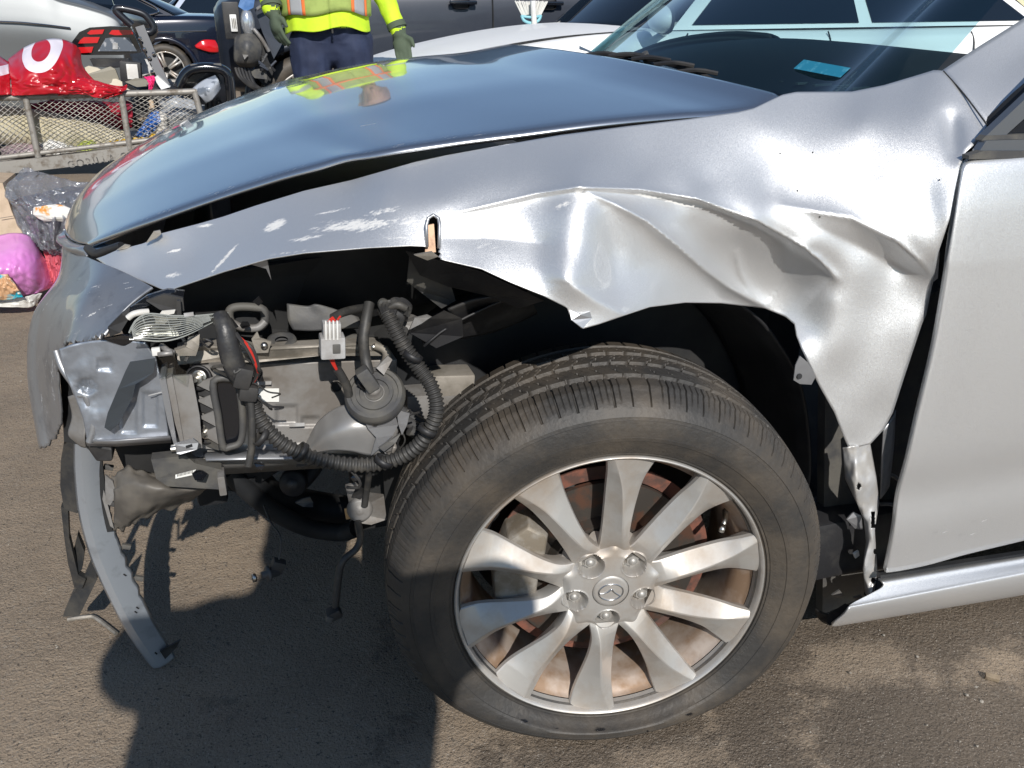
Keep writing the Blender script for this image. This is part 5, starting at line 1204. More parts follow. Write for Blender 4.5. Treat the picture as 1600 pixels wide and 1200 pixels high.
def make_photographer():
    # stands right behind the camera holding up a phone: in the picture only the shadow shows
    loc = Vector((CPOS.x-.015, CPOS.y-.36, GZ)); th = thing('person', 'photographer in dark clothes behind the camera, seen as the shadow by the wheel', 'person', loc)
    lx, ly, lz = CPOS.x-loc.x, CPOS.y-loc.y, CPOS.z-loc.z
    ph = Vector((lx, ly-.035, lz-.005))     # the phone
    pr = [((-.18, -.10, .86), (.02, -.10, .86), .13, .13, 1, .9, (0, 1, 0)), ((-.15, -.09, .93), (-.12, -.04, 1.06), .18, .18, 0, .75, (0, 1, 0)), ((-.02, -.09, .93), (.02, -.04, 1.06), .16, .16, 0, .75, (0, 1, 0)), ((-.06, -.04, 1.06), (-.06, .0, 1.12), .18, .16, 0, .72, (0, 1, 0)), ((.03, -.04, 1.06), (.05, .0, 1.12), .17, .16, 0, .72, (0, 1, 0)), ((-.18, 0, 1.17), (.18, 0, 1.17), .085, .085, 0),
          ((-.19, -.10, .83), (-.24, .06, .46), .105, .075, 1), ((-.24, .06, .46), (-.24, -.08, .08), .075, .055, 1), ((.03, -.10, .83), (.10, .05, .46), .105, .075, 1), ((.10, .05, .46), (.14, -.10, .08), .075, .055, 1),
          ((-.24, -.12, .04), (-.27, .06, .035), .042, .038, 4), ((.14, -.13, .04), (.18, .05, .035), .042, .038, 4),
          ((-.20, 0, 1.16), (-.30, .04, 1.15), .08, .075, 0), ((-.30, .04, 1.15), (ph.x-.11, ph.y-.02, ph.z-.05), .062, .036, 0), ((.20, 0, 1.16), (.25, .04, 1.15), .08, .075, 0), ((.25, .04, 1.15), (ph.x+.11, ph.y-.02, ph.z-.05), .062, .036, 0)]
    pr += hand((ph.x-.115, ph.y-.02, ph.z-.055), (.75, .1, .65), (-.4, -.2, .9), .5, (0, 1, -.2), 3)
    pr += hand((ph.x+.115, ph.y-.02, ph.z-.055), (-.75, .1, .65), (.4, -.2, .9), .5, (0, 1, -.2), 3)
    pr += head((0, .06, 1.30), (0, 1, -.45), 3, 5)
    body('body', pr, [M('dark_jacket', (.03, .032, .04), .8), M('dark_jeans', (.02, .026, .04), .8), m_glove, m_skin, m_shoe, m_hair], th, loc, 0, .011, .006, (0, 1))
    # phone: its lens is the camera of the picture
    bm = bmesh.new(); addbox(bm, ph+loc+Vector((0, 0, 0)), (.155, .009, .075), Matrix.Rotation(-PITCH, 3, 'X'), .003)
    p = B('phone', bm, m_blkg, None, True); tag(p, 'black phone held level in the hands of the photographer', 'phone')
make_photographer()
# ================================================================ the yard behind
def carbody(name, label, x0, y0, rot, paint, stations, green, wheels, group=None, wr_=.33, hw=.9, lights=None):
    """stations: (x, zlow, zbelt, half width) along the car, nose at x=0;  green: (x, zroof, half width of roof) for the glasshouse"""
    th = thing(name, label, 'car', (x0, y0, GZ), group or 'cars parked in the yard'); ca, sa = math.cos(rot), math.sin(rot)
    def T(x, y, z): return Vector((x0+x*ca-y*sa, y0+x*sa+y*ca, GZ+z))
    rows = []
    for x, zl, zb, w in stations:
        rows.append([T(x, s*y, z) for s, y, z in [(-1, w*.86, zl), (-1, w*.98, zl+.06), (-1, w, zl+(zb-zl)*.45), (-1, w*.985, zb-.10), (-1, w*.93, zb-.012), (-1, w*.8, zb+.012), (-1, w*.4, zb+.035), (1, 0, zb+.04), (1, w*.4, zb+.035), (1, w*.8, zb+.012), (1, w*.93, zb-.012), (1, w*.985, zb-.10), (1, w, zl+(zb-zl)*.45), (1, w*.98, zl+.06), (1, w*.86, zl)]])
    g = patch(rows, 75, 70); V, F = gridgeo(g); F = list(F)
    # cut the wheel openings
    keep = []
    inv = lambda p: ((p.x-x0)*ca+(p.y-y0)*sa, -(p.x-x0)*sa+(p.y-y0)*ca, p.z-GZ)
    for f in F:
        c = sum((V[i] for i in f), Vector())/4; x, y, z = inv(c)
        if any(math.hypot(x-wx, z-wr_) < wr_*1.16 and z < .85 for wx in wheels): continue
        keep.append(f)
    o = O('body_shell', V, keep, paint, th, True, 45); md = o.modifiers.new('t', 'SOLIDIFY'); md.thickness = .012
    n0 = 75
    V2 = [v for v in V]; F2 = [tuple(j*75+i for i in range(75)) for j in (0, 69)]; O('end_panel', V2, F2, paint, th)
    if green:
        zb_at = lambda x: float(np.interp(x, [s[0] for s in stations], [s[2] for s in stations])); w_at = lambda x: float(np.interp(x, [s[0] for s in stations], [s[3] for s in stations]))
        (xa, xb, xc, xd), zr, wr2 = green
        base = [(xa, 0), (xb, 1), (xc, 1), (xd, 0)]
        def pt(x, t, s, up):      # t along the glass, up 0..1
            zb = zb_at(x)+.01; return T(x, s*((w_at(x)*.90)*(1-up)+wr2*up), zb*(1-up)+zr*up)
        A0, A1, C1, C0 = [lambda s, k=k: None for k in range(4)]
        for s in (-1, 1):
            q = [pt(xa+.30, 0, s, 0), pt(xb, 0, s, 1), pt(xc, 0, s, 1), pt(xd-.25, 0, s, 0)]
            ctr = sum(q, Vector())/4; ins = [ctr.lerp(p, .90) for p in q]; out = (T(0, s, 0)-T(0, 0, 0))
            O('side_pillars', q, [(0, 1, 2, 3)], paint, th, False)
            mid1 = [ins[0].lerp(ins[3], .46), ins[1].lerp(ins[2], .46)]; mid2 = [ins[0].lerp(ins[3], .50), ins[1].lerp(ins[2], .50)]
            for quad in ([ins[0], ins[1], mid1[1], mid1[0]], [mid2[0], mid2[1], ins[2], ins[3]]):
                O('side_window', [p+out*.006 for p in quad]+[p-out*.01 for p in quad], [(0, 1, 2, 3), (7, 6, 5, 4), (0, 1, 5, 4), (1, 2, 6, 5), (2, 3, 7, 6), (3, 0, 4, 7)], m_dglass, th, False)
        fr = [[pt(xa, 0, s, 0) for s in (-.95, -.5, 0, .5, .95)], [pt(xb, 0, s, 1) for s in (-.95, -.5, 0, .5, .95)]]
        for k, s in enumerate((-.95, -.5, 0, .5, .95)):
            fr[0][k] = pt(xa+.30*abs(s)**2, 0, s, 0)
        g2 = patch([fr[0], [a.lerp(b_, .5)+Vector((0, 0, .03)) for a, b_ in zip(*fr)], fr[1]], 20, 12); solid(O('windscreen', *gridgeo(g2), m_dglass, th), .004)
        rr = [[pt(xc, 0, s, 1) for s in (-.95, -.5, 0, .5, .95)], [pt(xd-.25*abs(s)**2, 0, s, 0) for s in (-.95, -.5, 0, .5, .95)]]
        g2 = patch([rr[0], [a.lerp(b_, .5)+Vector((0, 0, .02)) for a, b_ in zip(*rr)], rr[1]], 20, 12); solid(O('rear_window', *gridgeo(g2), m_dglass, th), .004)
        g2 = patch([fr[1], [a.lerp(b_, .5)+Vector((0, 0, .05)) for a, b_ in zip(fr[1], rr[0])], rr[0]], 24, 16); solid(O('roof', *gridgeo(g2), paint, th), .02)
    for wx in wheels:
        for s in (-1, 1):
            w0 = float(np.interp(wx, [q[0] for q in stations], [q[3] for q in stations]))
            pa = [T(wx+wr_*1.19*math.cos(a), s*(w0*.985-.0), wr_+wr_*1.19*math.sin(a)) for a in np.linspace(R(-15), R(195), 24)]
            O('arch_edge', *tubegeo(pa, .035, 6), paint, th)
            we = sub('wheel', th, T(wx, s*(hw-.10), wr_)); ax = T(0, s, 0)-T(0, 0, 0); c = T(wx, s*(hw-.11), wr_)
            O('tyre', *lathegeo([(wr_*.66, .08), (wr_*.72, .10), (wr_*.86, .108), (wr_*.96, .09), (wr_, .06), (wr_, -.09), (wr_*.9, -.1)], c, ax, 48), m_tyre, we)
            u = Vector((0, 0, 1)); v = ax.cross(u)
            for k in range(5):
                a = k*2*math.pi/5+.3
                for da in (-.13, .13):
                    d1 = u*math.cos(a+da*1.6)+v*math.sin(a+da*1.6); d2 = u*math.cos(a+da)+v*math.sin(a+da)
                    O('rim_spoke', *tubegeo([c+ax*.085+d1*wr_*.12, c+ax*.092+d2*wr_*.4, c+ax*.085+d2*wr_*.68], [.022, .016, .018], 6), m_rim, we)
            O('rim', *lathegeo([(wr_*.64, -.05), (wr_*.66, .09), (wr_*.70, .10), (wr_*.71, .085)], c, ax, 40), m_rim, we)
            O('rim_back', *lathegeo([(.001, .02), (wr_*.64, .0)], c, ax, 30), m_dark, we)
    return th, T
SED = [(0, .30, .62, .55), (.08, .24, .70, .74), (.30, .2, .80, .86), (.9, .2, .92, .90), (1.45, .2, .965, .91), (2.4, .2, .97, .915), (3.4, .2, .985, .91), (4.1, .22, 1.0, .88), (4.55, .28, .98, .80), (4.72, .34, .9, .68), (4.75, .4, .7, .6)]
m_wpaint = M('white_car_paint', (.88, .88, .87), .5, 0, .15); m_bpaint = M('black_car_paint', (.006, .009, .022), .25, .2, 1.)
m_npaint = M('navy_car_paint', (.016, .022, .036), .45, .2, .3, c2=(.022, .028, .042), ns=4); m_gpaint = M('grey_blue_car_paint', (.10, .12, .16), .3, .5, .8); m_spaint = M('pale_silver_car_paint', (.20, .21, .215), .5, .6, .3)
m_tail = M('red_tail_lamp', (.55, .008, .012), .2, 0, .5)
# white sedan parked alongside, nose to the left
def white_sedan():
    x0, y0 = .15, 4.0
    th, T = carbody('white_sedan', 'white sedan parked nose left beyond the damaged car', x0, y0, 0, m_wpaint, [(a, b, c*1.02+.0, d) for a, b, c, d in SED], ((1.25, 2.05, 3.25, 4.25), 1.46, .62), (.95, 3.7))
    for z in (0,): pass
    # door mirror, hood shut-line, A-pillar rail, door seams
    mr = sub('door_mirror', th, T(1.42, -.98, 1.03)); q = T(1.38, -.99, 1.045)
    g = np.array([[tuple(q+Vector((-.07*math.sin(b)*max(-.1, math.sin(a))+.03, -.09*math.cos(a)*math.sin(b), .062*math.cos(b)))) for a in np.linspace(0, 2*math.pi, 24)] for b in np.linspace(.05, math.pi-.05, 14)])
    O('mirror_shell', *gridgeo(g), m_wpaint, mr); O('mirror_glass', *gridgeo(np.array([[tuple(q+Vector((.038, y, z))) for y in (-.07, .07)] for z in (-.045, .045)])), M('mirror_glass', (.5, .6, .7), .03, 1), mr)
    tube('mirror_rim', [q+Vector((.036, y, z)) for y, z in ((-.075, -.048), (.075, -.048), (.075, .048), (-.075, .048))], .008, m_blk, mr, 6, 4, True)
    tube('mirror_foot', [T(1.42, -.95, 1.0), T(1.50, -.84, .985)], .02, m_wpaint, mr, 8, 1)
    tube('hood_shut_line', [T(.22, -.60, .80), T(.45, -.70, .875), T(.9, -.76, .952), T(1.3, -.79, .985), T(1.45, -.74, .99)], .006, m_dark, th, 6, 6)
    for x in (2.45, 3.4): tube('door_seam', [T(x, -.915, .3), T(x, -.925, .6), T(x, -.905, .9), T(x, -.86, .99)], .004, m_dark, th, 5, 5)
    for x in (1.62,): tube('door_seam', [T(x-.12, -.90, .3), T(x-.1, -.92, .6), T(x-.05, -.90, .9), T(x, -.86, .98)], .004, m_dark, th, 5, 5)
    for x in (2.28, 3.25): box('door_handle', T(x, -.93, .86), (.17, .03, .03), m_wpaint, th, None, .008)
    V, F = plategeo([(0, 0, 0), (1, 0, 0), (1, 1, 0)], .001)
    for s in (-1, 1):
        rows = [[T(.10, s*.50, .62), T(.16, s*.72, .62), T(.40, s*.86, .66)], [T(.13, s*.50, .70), T(.22, s*.70, .73), T(.50, s*.83, .78)]]
        solid(O('headlight', *gridgeo(patch(rows, 10, 6)), m_lens, th), .01)
white_sedan()
# navy pickup with its nose stripped, further back
def navy_truck():
    x0, y0 = -.55, 7.0
    th, T = carbody('navy_truck', 'dark navy pickup with its front end stripped, behind the worker', x0, y0, 0, m_npaint, [(.05, .55, 1.05, .62), (.12, .5, 1.12, .72), (.35, .48, 1.18, .92), (1.0, .45, 1.22, .98), (2.0, .42, 1.24, 1.0), (3.2, .42, 1.25, 1.0), (4.4, .42, 1.26, 1.0), (5.2, .45, 1.25, .98), (5.3, .5, 1.2, .95)], ((1.25, 1.9, 4.1, 4.5), 1.85, .72), (.68, 4.2), None, .385, 1.0)
    for x in (1.90, 2.62):
        h = sub('door_handle', th, T(x, -1.0, 1.13)); box('grip', T(x, -1.035, 1.14), (.22, .035, .032), m_blkg, h, None, .012); box('cup', T(x-.01, -1.005, 1.14), (.13, .02, .09), m_blk, h, None, .03)
    for x in (1.35, 2.15, 3.0): tube('door_seam', [T(x, -1.003, .5), T(x, -1.012, .85), T(x, -.99, 1.15), T(x, -.95, 1.24)], .006, m_dark, th, 5, 5)
    # stripped nose: lamp, blanking box, radiator tank, cables and brackets
    box('lamp_box', P(362, 32, 5.75), (.11, .12, .24), m_blk, th, None, .01); box('box_window', P(365, 36, 5.68), (.045, .02, .11), m_white, th, None, .005)
    for k in range(3): box('box_slot', P(363+k*2.5, 36, 5.665), (.004, .01, .06), m_dark, th, None, 0)
    g = np.array([[tuple(P(387, 36, 5.7)+Vector((.048*math.sin(b)*math.cos(a), -.05*math.sin(b)*math.sin(a), .095*math.cos(b)))) for a in np.linspace(0, 2*math.pi, 20)] for b in np.linspace(.05, math.pi-.05, 12)])
    O('fog_lamp', *gridgeo(g), M('lamp_chrome', (.6, .62, .65), .2, .7), th)
    rows = [[(366, 56, 5.7), (385, 52, 5.65), (405, 54, 5.7)], [(365, 75, 5.66), (386, 72, 5.58), (410, 75, 5.66)], [(366, 95, 5.66), (388, 96, 5.6), (408, 92, 5.66)], [(374, 104, 5.7), (390, 106, 5.68), (402, 103, 5.7)]]
    solid(O('coolant_tank', *gridgeo(patch([[P(*q) for q in r] for r in rows], 20, 20)), m_dgrey, th), .05)
    plate('tank_mark', [(379, 85, 5.57), (388, 86, 5.56), (382, 93, 5.56)], m_mgrey, th, .004)
    plate('inner_guard', [(398, 15, 5.8), (425, 6, 5.78), (444, 4, 5.78), (440, 70, 5.75), (428, 92, 5.75), (410, 50, 5.78)], m_npaint, th, .03)
    tube('fender_edge_tube', [P(402, 14, 5.72), P(415, 6, 5.7), P(428, 3, 5.7), P(444, 2, 5.7)], .012, m_mgrey, th, 8, 5)
    tube('strut', [P(396, 45, 5.66), P(408, 60, 5.66), P(420, 80, 5.68)], .014, m_galv, th, 8, 4)
    for k in range(5): tube('hanging_cable', [P(368+k*5, 106, 5.7), P(374+k*6, 120+k*3, 5.68), P(390+k*7, 134+k*2, 5.68), P(412+k*3, 144-k*3, 5.7)], .012, m_blk, th, 6, 6)
    plate('lower_bracket', [(388, 110, 5.7), (416, 106, 5.7), (417, 124, 5.7), (398, 122, 5.7)], m_dgrey, th, .05)
    tube('tow_hook', [P(410, 138, 5.66), P(413, 147, 5.66), P(418, 143, 5.66)], .012, m_galv, th, 8, 4)
    plate('inner_apron', [(392, 60, 5.95), (430, 20, 5.95), (428, 110, 5.95), (418, 140, 5.95), (400, 120, 5.95)], m_dark, th, .05)
    plate('blue_rag', [(372, 10, 5.7), (380, -14, 5.7), (400, -14, 5.7), (396, 12, 5.68), (384, 18, 5.67)], M('blue_cloth', (.05, .13, .30), .8, c2=(.1, .2, .4), ns=12), th, .03)
    for k in range(10): tube('trim_bit', [P(412+random.uniform(-12, 14), 88+random.uniform(-10, 24), 5.66), P(420+random.uniform(-14, 14), 96+random.uniform(-6, 20), 5.66)], .009, random.choice((m_blk, m_dgrey, m_npaint)), th, 5, 1)
navy_truck()
# black coupe-like sedan, its tail lamp towards us
def black_sedan():
    D = 12.0; wx = P(262, 118, D).x; x0 = wx-3.72
    th, T = carbody('black_sedan', 'black sedan with red tail lamp parked behind the mesh cart', x0, D+.9, 0, m_bpaint, [(a, b, c*1.0, d) for a, b, c, d in SED], ((1.3, 2.1, 3.1, 4.15), 1.43, .60), (.95, 3.72))
    c = P(325, 71, D); rows = [[c+Vector((-.17, -.0, .0)), c+Vector((-.05, -.0, .07)), c+Vector((.10, .06, .065)), c+Vector((.16, .22, .05))], [c+Vector((-.15, -.012, -.03)), c+Vector((-.02, -.02, -.01)), c+Vector((.12, .05, -.02)), c+Vector((.18, .22, -.02))], [c+Vector((-.08, .0, -.06)), c+Vector((.02, .0, -.085)), c+Vector((.12, .06, -.09)), c+Vector((.17, .22, -.09))]]
    solid(O('tail_lamp', *gridgeo(patch(rows, 14, 10)), m_tail, th), .12)
    tube('window_trim', [T(2.2, -.70, 1.36), T(3.1, -.70, 1.36), T(3.6, -.76, 1.16), T(3.72, -.80, 1.05), T(3.5, -.84, 1.0)], .012, m_chrome, th, 6, 5)
    tube('swage_line', [T(1.5, -.925, .78), T(3.0, -.93, .80), T(4.3, -.87, .82)], .006, m_chrome, th, 6, 5)
black_sedan()
def far_cars():
    sp = [((300, 40, 17.), 'grey_blue_sedan', 'grey blue sedan roof showing between the black sedan and the truck', m_gpaint, 1.44, -.8), ((170, 12, 19.), 'white_hatchback', 'white car far back above the black sedan roof', m_wpaint, 1.5, -1.2), ((-60, 20, 20), 'white_wagon', 'white wagon far back at the left edge', m_wpaint, 1.6, -1)]
    for (px, py, D), nm, lab, pt_, zr, dx in sp:
        c = P(px, py, D); carbody(nm, lab, c.x+dx-1.2, D+.9, 0, pt_, SED, ((1.3, 2.0, 3.5, 4.4), zr, .62), (.95, 3.72))
    # white van with square windows
    c = P(300, 20, 24.); x0 = c.x-1.6
    th, T = carbody('white_van', 'white van with square side windows in the far row', x0, 24.9, 0, m_wpaint, [(0, .4, .7, .6), (.1, .3, .9, .85), (.6, .25, 1.05, .95), (2.5, .25, 1.1, 1.), (4.8, .25, 1.1, 1.), (5.0, .3, 1.1, .95)], ((.7, 1.2, 4.7, 4.95), 1.75, .85), (.9, 4.0), None, .36, 1.)
    # red tarpaulin roof line and a low fence far back
    c = P(330, 4, 30.)
    fr = thing('yard_fence', 'low pale fence of posts and boards along the far edge of the yard', 'fence', (c.x, 34, GZ))
    mw = M('pale_fence_board', (.42, .40, .37), .8, c2=(.34, .32, .29), ns=3)
    for k in range(40): box('board', (-16+k*1.22, 34, GZ+.9), (1.20, .05, 1.5), mw, fr, None, 0)
    for k in range(21): box('post', (-16.6+k*2.44, 33.9, GZ+.85), (.10, .10, 1.7), m_mgrey, fr, None, 0)
    t = thing('red_trailer', 'red flatbed trailer standing far back under the top edge', 'trailer', (c.x, 30, GZ)); mr = M('red_frame_paint', (.45, .03, .03), .5)
    box('bed', (c.x+.4, 30, GZ+1.62), (5, 1.6, .14), mr, t); box('rail', (c.x+.4, 29.2, GZ+1.9), (5, .06, .12), mr, t)
    for k in (-1.5, 1.5): O('wheel', *lathegeo([(.1, -.1), (.4, -.12), (.5, -.1), (.5, .1), (.1, .1)], (c.x+.4+k, 29.4, GZ+.5), (0, 1, 0), 24), m_tyre, t)
    for k in range(4): box('stake', (c.x-2+k*1.6, 29.3, GZ+1.2), (.08, .08, 1.4), mr, t, None, 0)
far_cars()
# silver car close on the left: its smooth rear quarter
def silver_left():
    Yn = 5.2
    th = thing('silver_car', 'pale silver car with a smooth sloping flank at the upper left', 'car', (P(40, 60, Yn).x, Yn, GZ), 'cars parked in the yard')
    prof = [(-500, -60), (-200, -30), (0, -18), (60, -12), (95, 1), (130, 10), (168, 22), (185, 33), (190, 48), (178, 70), (172, 92), (170, 140)]
    rows = []
    for d, dz in ((0, 0), (.04, .012), (.25, .03), (.9, .03), (1.5, 0), (1.7, -.05)):
        r = []
        for px, py in prof:
            p = P(px, py, Yn); r.append(Vector((p.x+(.10 if d > 1 else -.02*(d == 0)), Yn+d, p.z+dz)))
        rows.append(r)
    solid(O('upper_shell', *gridgeo(patch(rows, 70, 40)), m_spaint, th), .01)
    side = []
    for k, dz in enumerate((0, .10, .22, .36, .55, .8)):
        r = []
        for px, py in prof[:-3]+[(184, 60)]:
            p = P(px, py, Yn); y = Yn+[-.0, -.03, -.05, -.03, .0, .05][k]; r.append(Vector((p.x-(.04*dz if px > 100 else 0), y, max(GZ+.2, p.z-dz))))
        side.append(r)
    solid(O('flank', *gridgeo(patch(side, 70, 30)), m_spaint, th), .01)
    tube('swage_line', [P(-200, 30, Yn-.06), P(0, 34, Yn-.06), P(60, 38, Yn-.06), P(110, 44, Yn-.05)], .006, m_chrome, th, 6, 5)
    plate('rear_glass', [(92, -2, Yn+.3), (170, -14, Yn+.3), (178, 8, Yn+.28), (172, 20, Yn+.1), (130, 9, Yn+.1)], m_dglass, th, .02)
    for xx in (-3.4,): O('wheel', *lathegeo([(.1, -.1), (.25, -.12), (.33, -.1), (.34, 0), (.33, .1), (.1, .1)], (P(-150, 60, Yn).x, Yn+.12, GZ+.34), (0, 1, 0), 40), m_tyre, th)
silver_left()
# broom standing on end behind the white hood
def broom():
    Y = 4.7; th = thing('broom', 'white broom with teal binding standing upright behind the white hood', 'broom', (P(828, 30, Y).x, Y, GZ))
    mb = M('broom_bristle', (.62, .61, .57), .8); mt = M('teal_plastic', (.22, .48, .54), .5)
    c = P(830, 4, Y); sx = .0036*1.25
    h = P(832, 45, Y); tube('handle', [Vector((h.x, Y, GZ)), Vector((h.x, Y-.04, h.z)), P(833, 1, Y-.05)], .019, m_white, th, 8, 1)
    for k in range(34):
        t = (k/33-.5)*2; a = P(830+t*13, 26-4*(1-t*t), Y); b_ = P(830+t*25, 2+random.uniform(-1, 2), Y+random.uniform(-.02, .02)); tube('bristle', [a, b_], .006, mb, th, 4, 1)
    tube('binding', [P(815, 24, Y-.02), P(819, 32, Y-.03), P(830, 36, Y-.03), P(841, 32, Y-.03), P(845, 24, Y-.02)], .010, mt, th, 8, 5)
    tube('binding', [P(815, 25, Y-.025), P(830, 27, Y-.035), P(845, 25, Y-.025)], .008, mt, th, 8, 5)
broom()
# ---------------------------------------------------------------- mesh cart and its load
YC = 3.15
def cart():
    th = thing('mesh_cart', 'grey steel mesh garden cart heaped with scrap', 'cart', (P(150, 260, YC).x, YC, GZ))
    mc = M('weathered_cart_steel', (.33, .31, .28), .55, .35, 0, c2=(.16, .13, .10), ns=26, lo=.5, hi=.68, rv=.15, bump=.1, bs=120)
    rail = lambda nm, a, b_, r: O(nm, *tubegeo([a, b_], r, 8), mc, th, True, 50)
    T0, T1, B0, B1 = P(-130, 157, YC), P(305, 143, YC), P(-130, 277, YC), P(330, 214, YC)
    Bb0, Bb1 = P(-130, 262, YC), P(330, 207, YC)
    dep = Vector((0, .62, 0))
    for d in (Vector((0, 0, 0)), dep):
        rail('top_rail', T0+d, T1+d, .013); rail('bottom_rail', Bb0+d, Bb1+d, .010)
    for a, b_ in ((T0, T0+dep), (T1, T1+dep), (Bb0, Bb0+dep), (Bb1, Bb1+dep)): rail('cross_rail', a, b_, .011)
    for x0_, y0_, x1_, y1_ in ((40, 152, 60, 246), (189, 146, 204, 238), (304, 143, 322, 212)):
        for d in (Vector((0, 0, 0)), dep): rail('post', P(x0_, y0_, YC-.006)+d, P(x1_, y1_, YC-.006)+d, .013)
    # angle-iron bed edge with stencilled lettering
    q = [(-130, 266, YC-.015), (100, 243, YC-.015), (330, 210, YC-.015), (330, 226, YC-.015), (100, 262, YC-.015), (-130, 288, YC-.015)]
    be = plate('bed_edge', q, mc, th, .02)
    cu_ = bpy.data.curves.new('lettering', 'FONT'); cu_.body = 'GORILLA CARTS'; cu_.size = .040; cu_.extrude = .0006; cu_.space_character = 1.25
    t = bpy.data.objects.new('lettering', cu_); COL.objects.link(t); cu_.materials.append(M('faded_stencil', (.07, .065, .06), .7, c2=(.30, .28, .25), ns=40, lo=.45, hi=.6))
    a, b_ = P(107, 262.5, YC-.017), P(170, 252.5, YC-.017); ang = math.atan2(b_.z-a.z, b_.x-a.x)
    bpy.context.view_layer.update(); me = bpy.data.meshes.new_from_object(t.evaluated_get(bpy.context.evaluated_depsgraph_get())); bpy.data.objects.remove(t)
    me.transform(Matrix.Translation(a) @ Matrix.Rotation(-ang, 4, 'Y') @ Matrix.Rotation(math.pi/2, 4, 'X')); link(bpy.data.objects.new('lettering', me), be)
    # expanded-metal panels: every wire is geometry
    def panel(px0, px1, d):
        top = lambda x: 157+(x+130)*(143-157)/435; bot = lambda x: 262+(x+130)*(207-262)/460
        G = []; n = int((px1-px0)/8.2*1.0)
        W_ = px1-px0; step = W_/max(1, round(W_/11.5))
        for s in (1, -1):
            k = -40
            while k < 80:
                # a diagonal in panel coordinates (u along, v down), slope set by the diamond
                pts = []
                for v in np.linspace(0, 1, 9):
                    u = px0+k*step+s*v*95*1.35+(-95 if s > 0 else 95)*.4
                    if px0 <= u <= px1: pts.append((u, v))
                if len(pts) >= 2:
                    A = [P(u+(v*8), top(u)*(1-v)+bot(u)*v, YC+(.003 if s > 0 else -.003))+d for u, v in (pts[0], pts[-1])]; G.append(tubegeo(A, .0014, 4))
                k += 1
        o = O('wire_panel', *merge(*G), M('bare_mesh_wire', (.50, .47, .42), .5, .4), th); tag(o, None, None, None, 'stuff')
    for a_, b2 in ((-130, 44), (46, 193), (195, 312)): panel(a_, b2, Vector((0, 0, 0)))
    pass
    V = [Bb0, Bb1, Bb1+dep, Bb0+dep]; solid(O('bed_floor', [v-Vector((0, 0, .02)) for v in V], [(0, 1, 2, 3)], mc, th), .004)
    for x in (-80, 250):
        for d in (0, .62):
            c = P(x, 280, YC+d); c.z = GZ+.13; O('cart_wheel', *lathegeo([(.02, -.03), (.07, -.03), (.075, -.04), (.12, -.04), (.13, -.02), (.13, .02), (.12, .04), (.075, .04), (.07, .03), (.02, .03)], c, (0, 1, 0), 32), m_tyre, th)
    rail('axle', P(-80, 280, YC)-Vector((0, 0, 0)), P(-80, 280, YC)+dep, .012)
    # long loop handle leaning up out of the cart
    hb = sub('pull_handle', th, P(240, 70, YC+.3)); m_h = M('handle_black', (.018, .02, .026), .35, .3, .3)
    bar = [(214, 44, YC+.35), (226, 44, YC+.35), (246, 92, YC+.3), (266, 132, YC+.25), (252, 134, YC+.25), (232, 92, YC+.3)]
    O('handle_bar', *tubegeo([P(219, 42, YC+.2), P(239, 90, YC+.17), P(259, 134, YC+.14)], .026, 4), m_h, hb, False)
    tube('handle_loop', [P(206, 40, YC+.22), P(188, 24, YC+.22), P(181, 16, YC+.22), P(186, 13, YC+.22), P(205, 16, YC+.22), P(224, 22, YC+.22), P(234, 32, YC+.22), P(240, 44, YC+.22), P(234, 51, YC+.22), P(222, 49, YC+.22)], .016, m_h, hb, 10, 6)
    for x, y in ((219, 60), (240, 84), (234, 91), (226, 77)): O('rivet', *lathegeo([(.0005, .006), (.006, .004), (.008, 0)], P(x, y, YC+.14), (0, -1, .2), 10), m_zinc, hb)
cart()
def crumple(name, ctr, size, mat, label, cat, seed, amp=.25, sub_=4, rot=0, group=None, flat=False):
    bm = bmesh.new(); bmesh.ops.create_icosphere(bm, subdivisions=sub_, radius=1)
    for v in bm.verts:
        p = v.co.copy(); k = 1+amp*(noise.noise(p*1.6+Vector((seed, 0, 0)))+.5*abs(noise.noise(p*3.7+Vector((0, seed, 0))))+.25*abs(noise.noise(p*8+Vector((0, 0, seed)))))
        v.co = Vector((p.x*size[0], p.y*size[1], p.z*size[2]))*k
    bmesh.ops.rotate(bm, verts=bm.verts, cent=(0, 0, 0), matrix=Matrix.Rotation(rot, 3, 'Y')); bmesh.ops.translate(bm, verts=bm.verts, vec=ctr)
    o = B(name, bm, mat, None, not flat, 60); return tag(o, label, cat, group)
def drape(name, rows, mat, label, cat, seed, amp=.02, nu=50, nv=30, fold=7., th_=.004):
    g = patch([[P(*q) for q in r] for r in rows], nu, nv)
    for j in range(nv):
        for i in range(nu):
            u, v = i/nu, j/nv; e = 1 if 0 < j < nv-1 else .4
            k = abs(noise.noise(Vector((u*fold+seed, v*fold*.55, seed))))+.5*abs(noise.noise(Vector((u*fold*2.3, v*fold*1.9+seed, 1))))-.3
            g[j, i, 1] -= amp*1.5*k*e; g[j, i, 2] += amp*.6*noise.noise(Vector((u*fold*.8, v*3, seed+4)))*e
    o = O(name, *gridgeo(g), mat, None, True, 28); solid(o, th_); return tag(o, label, cat)
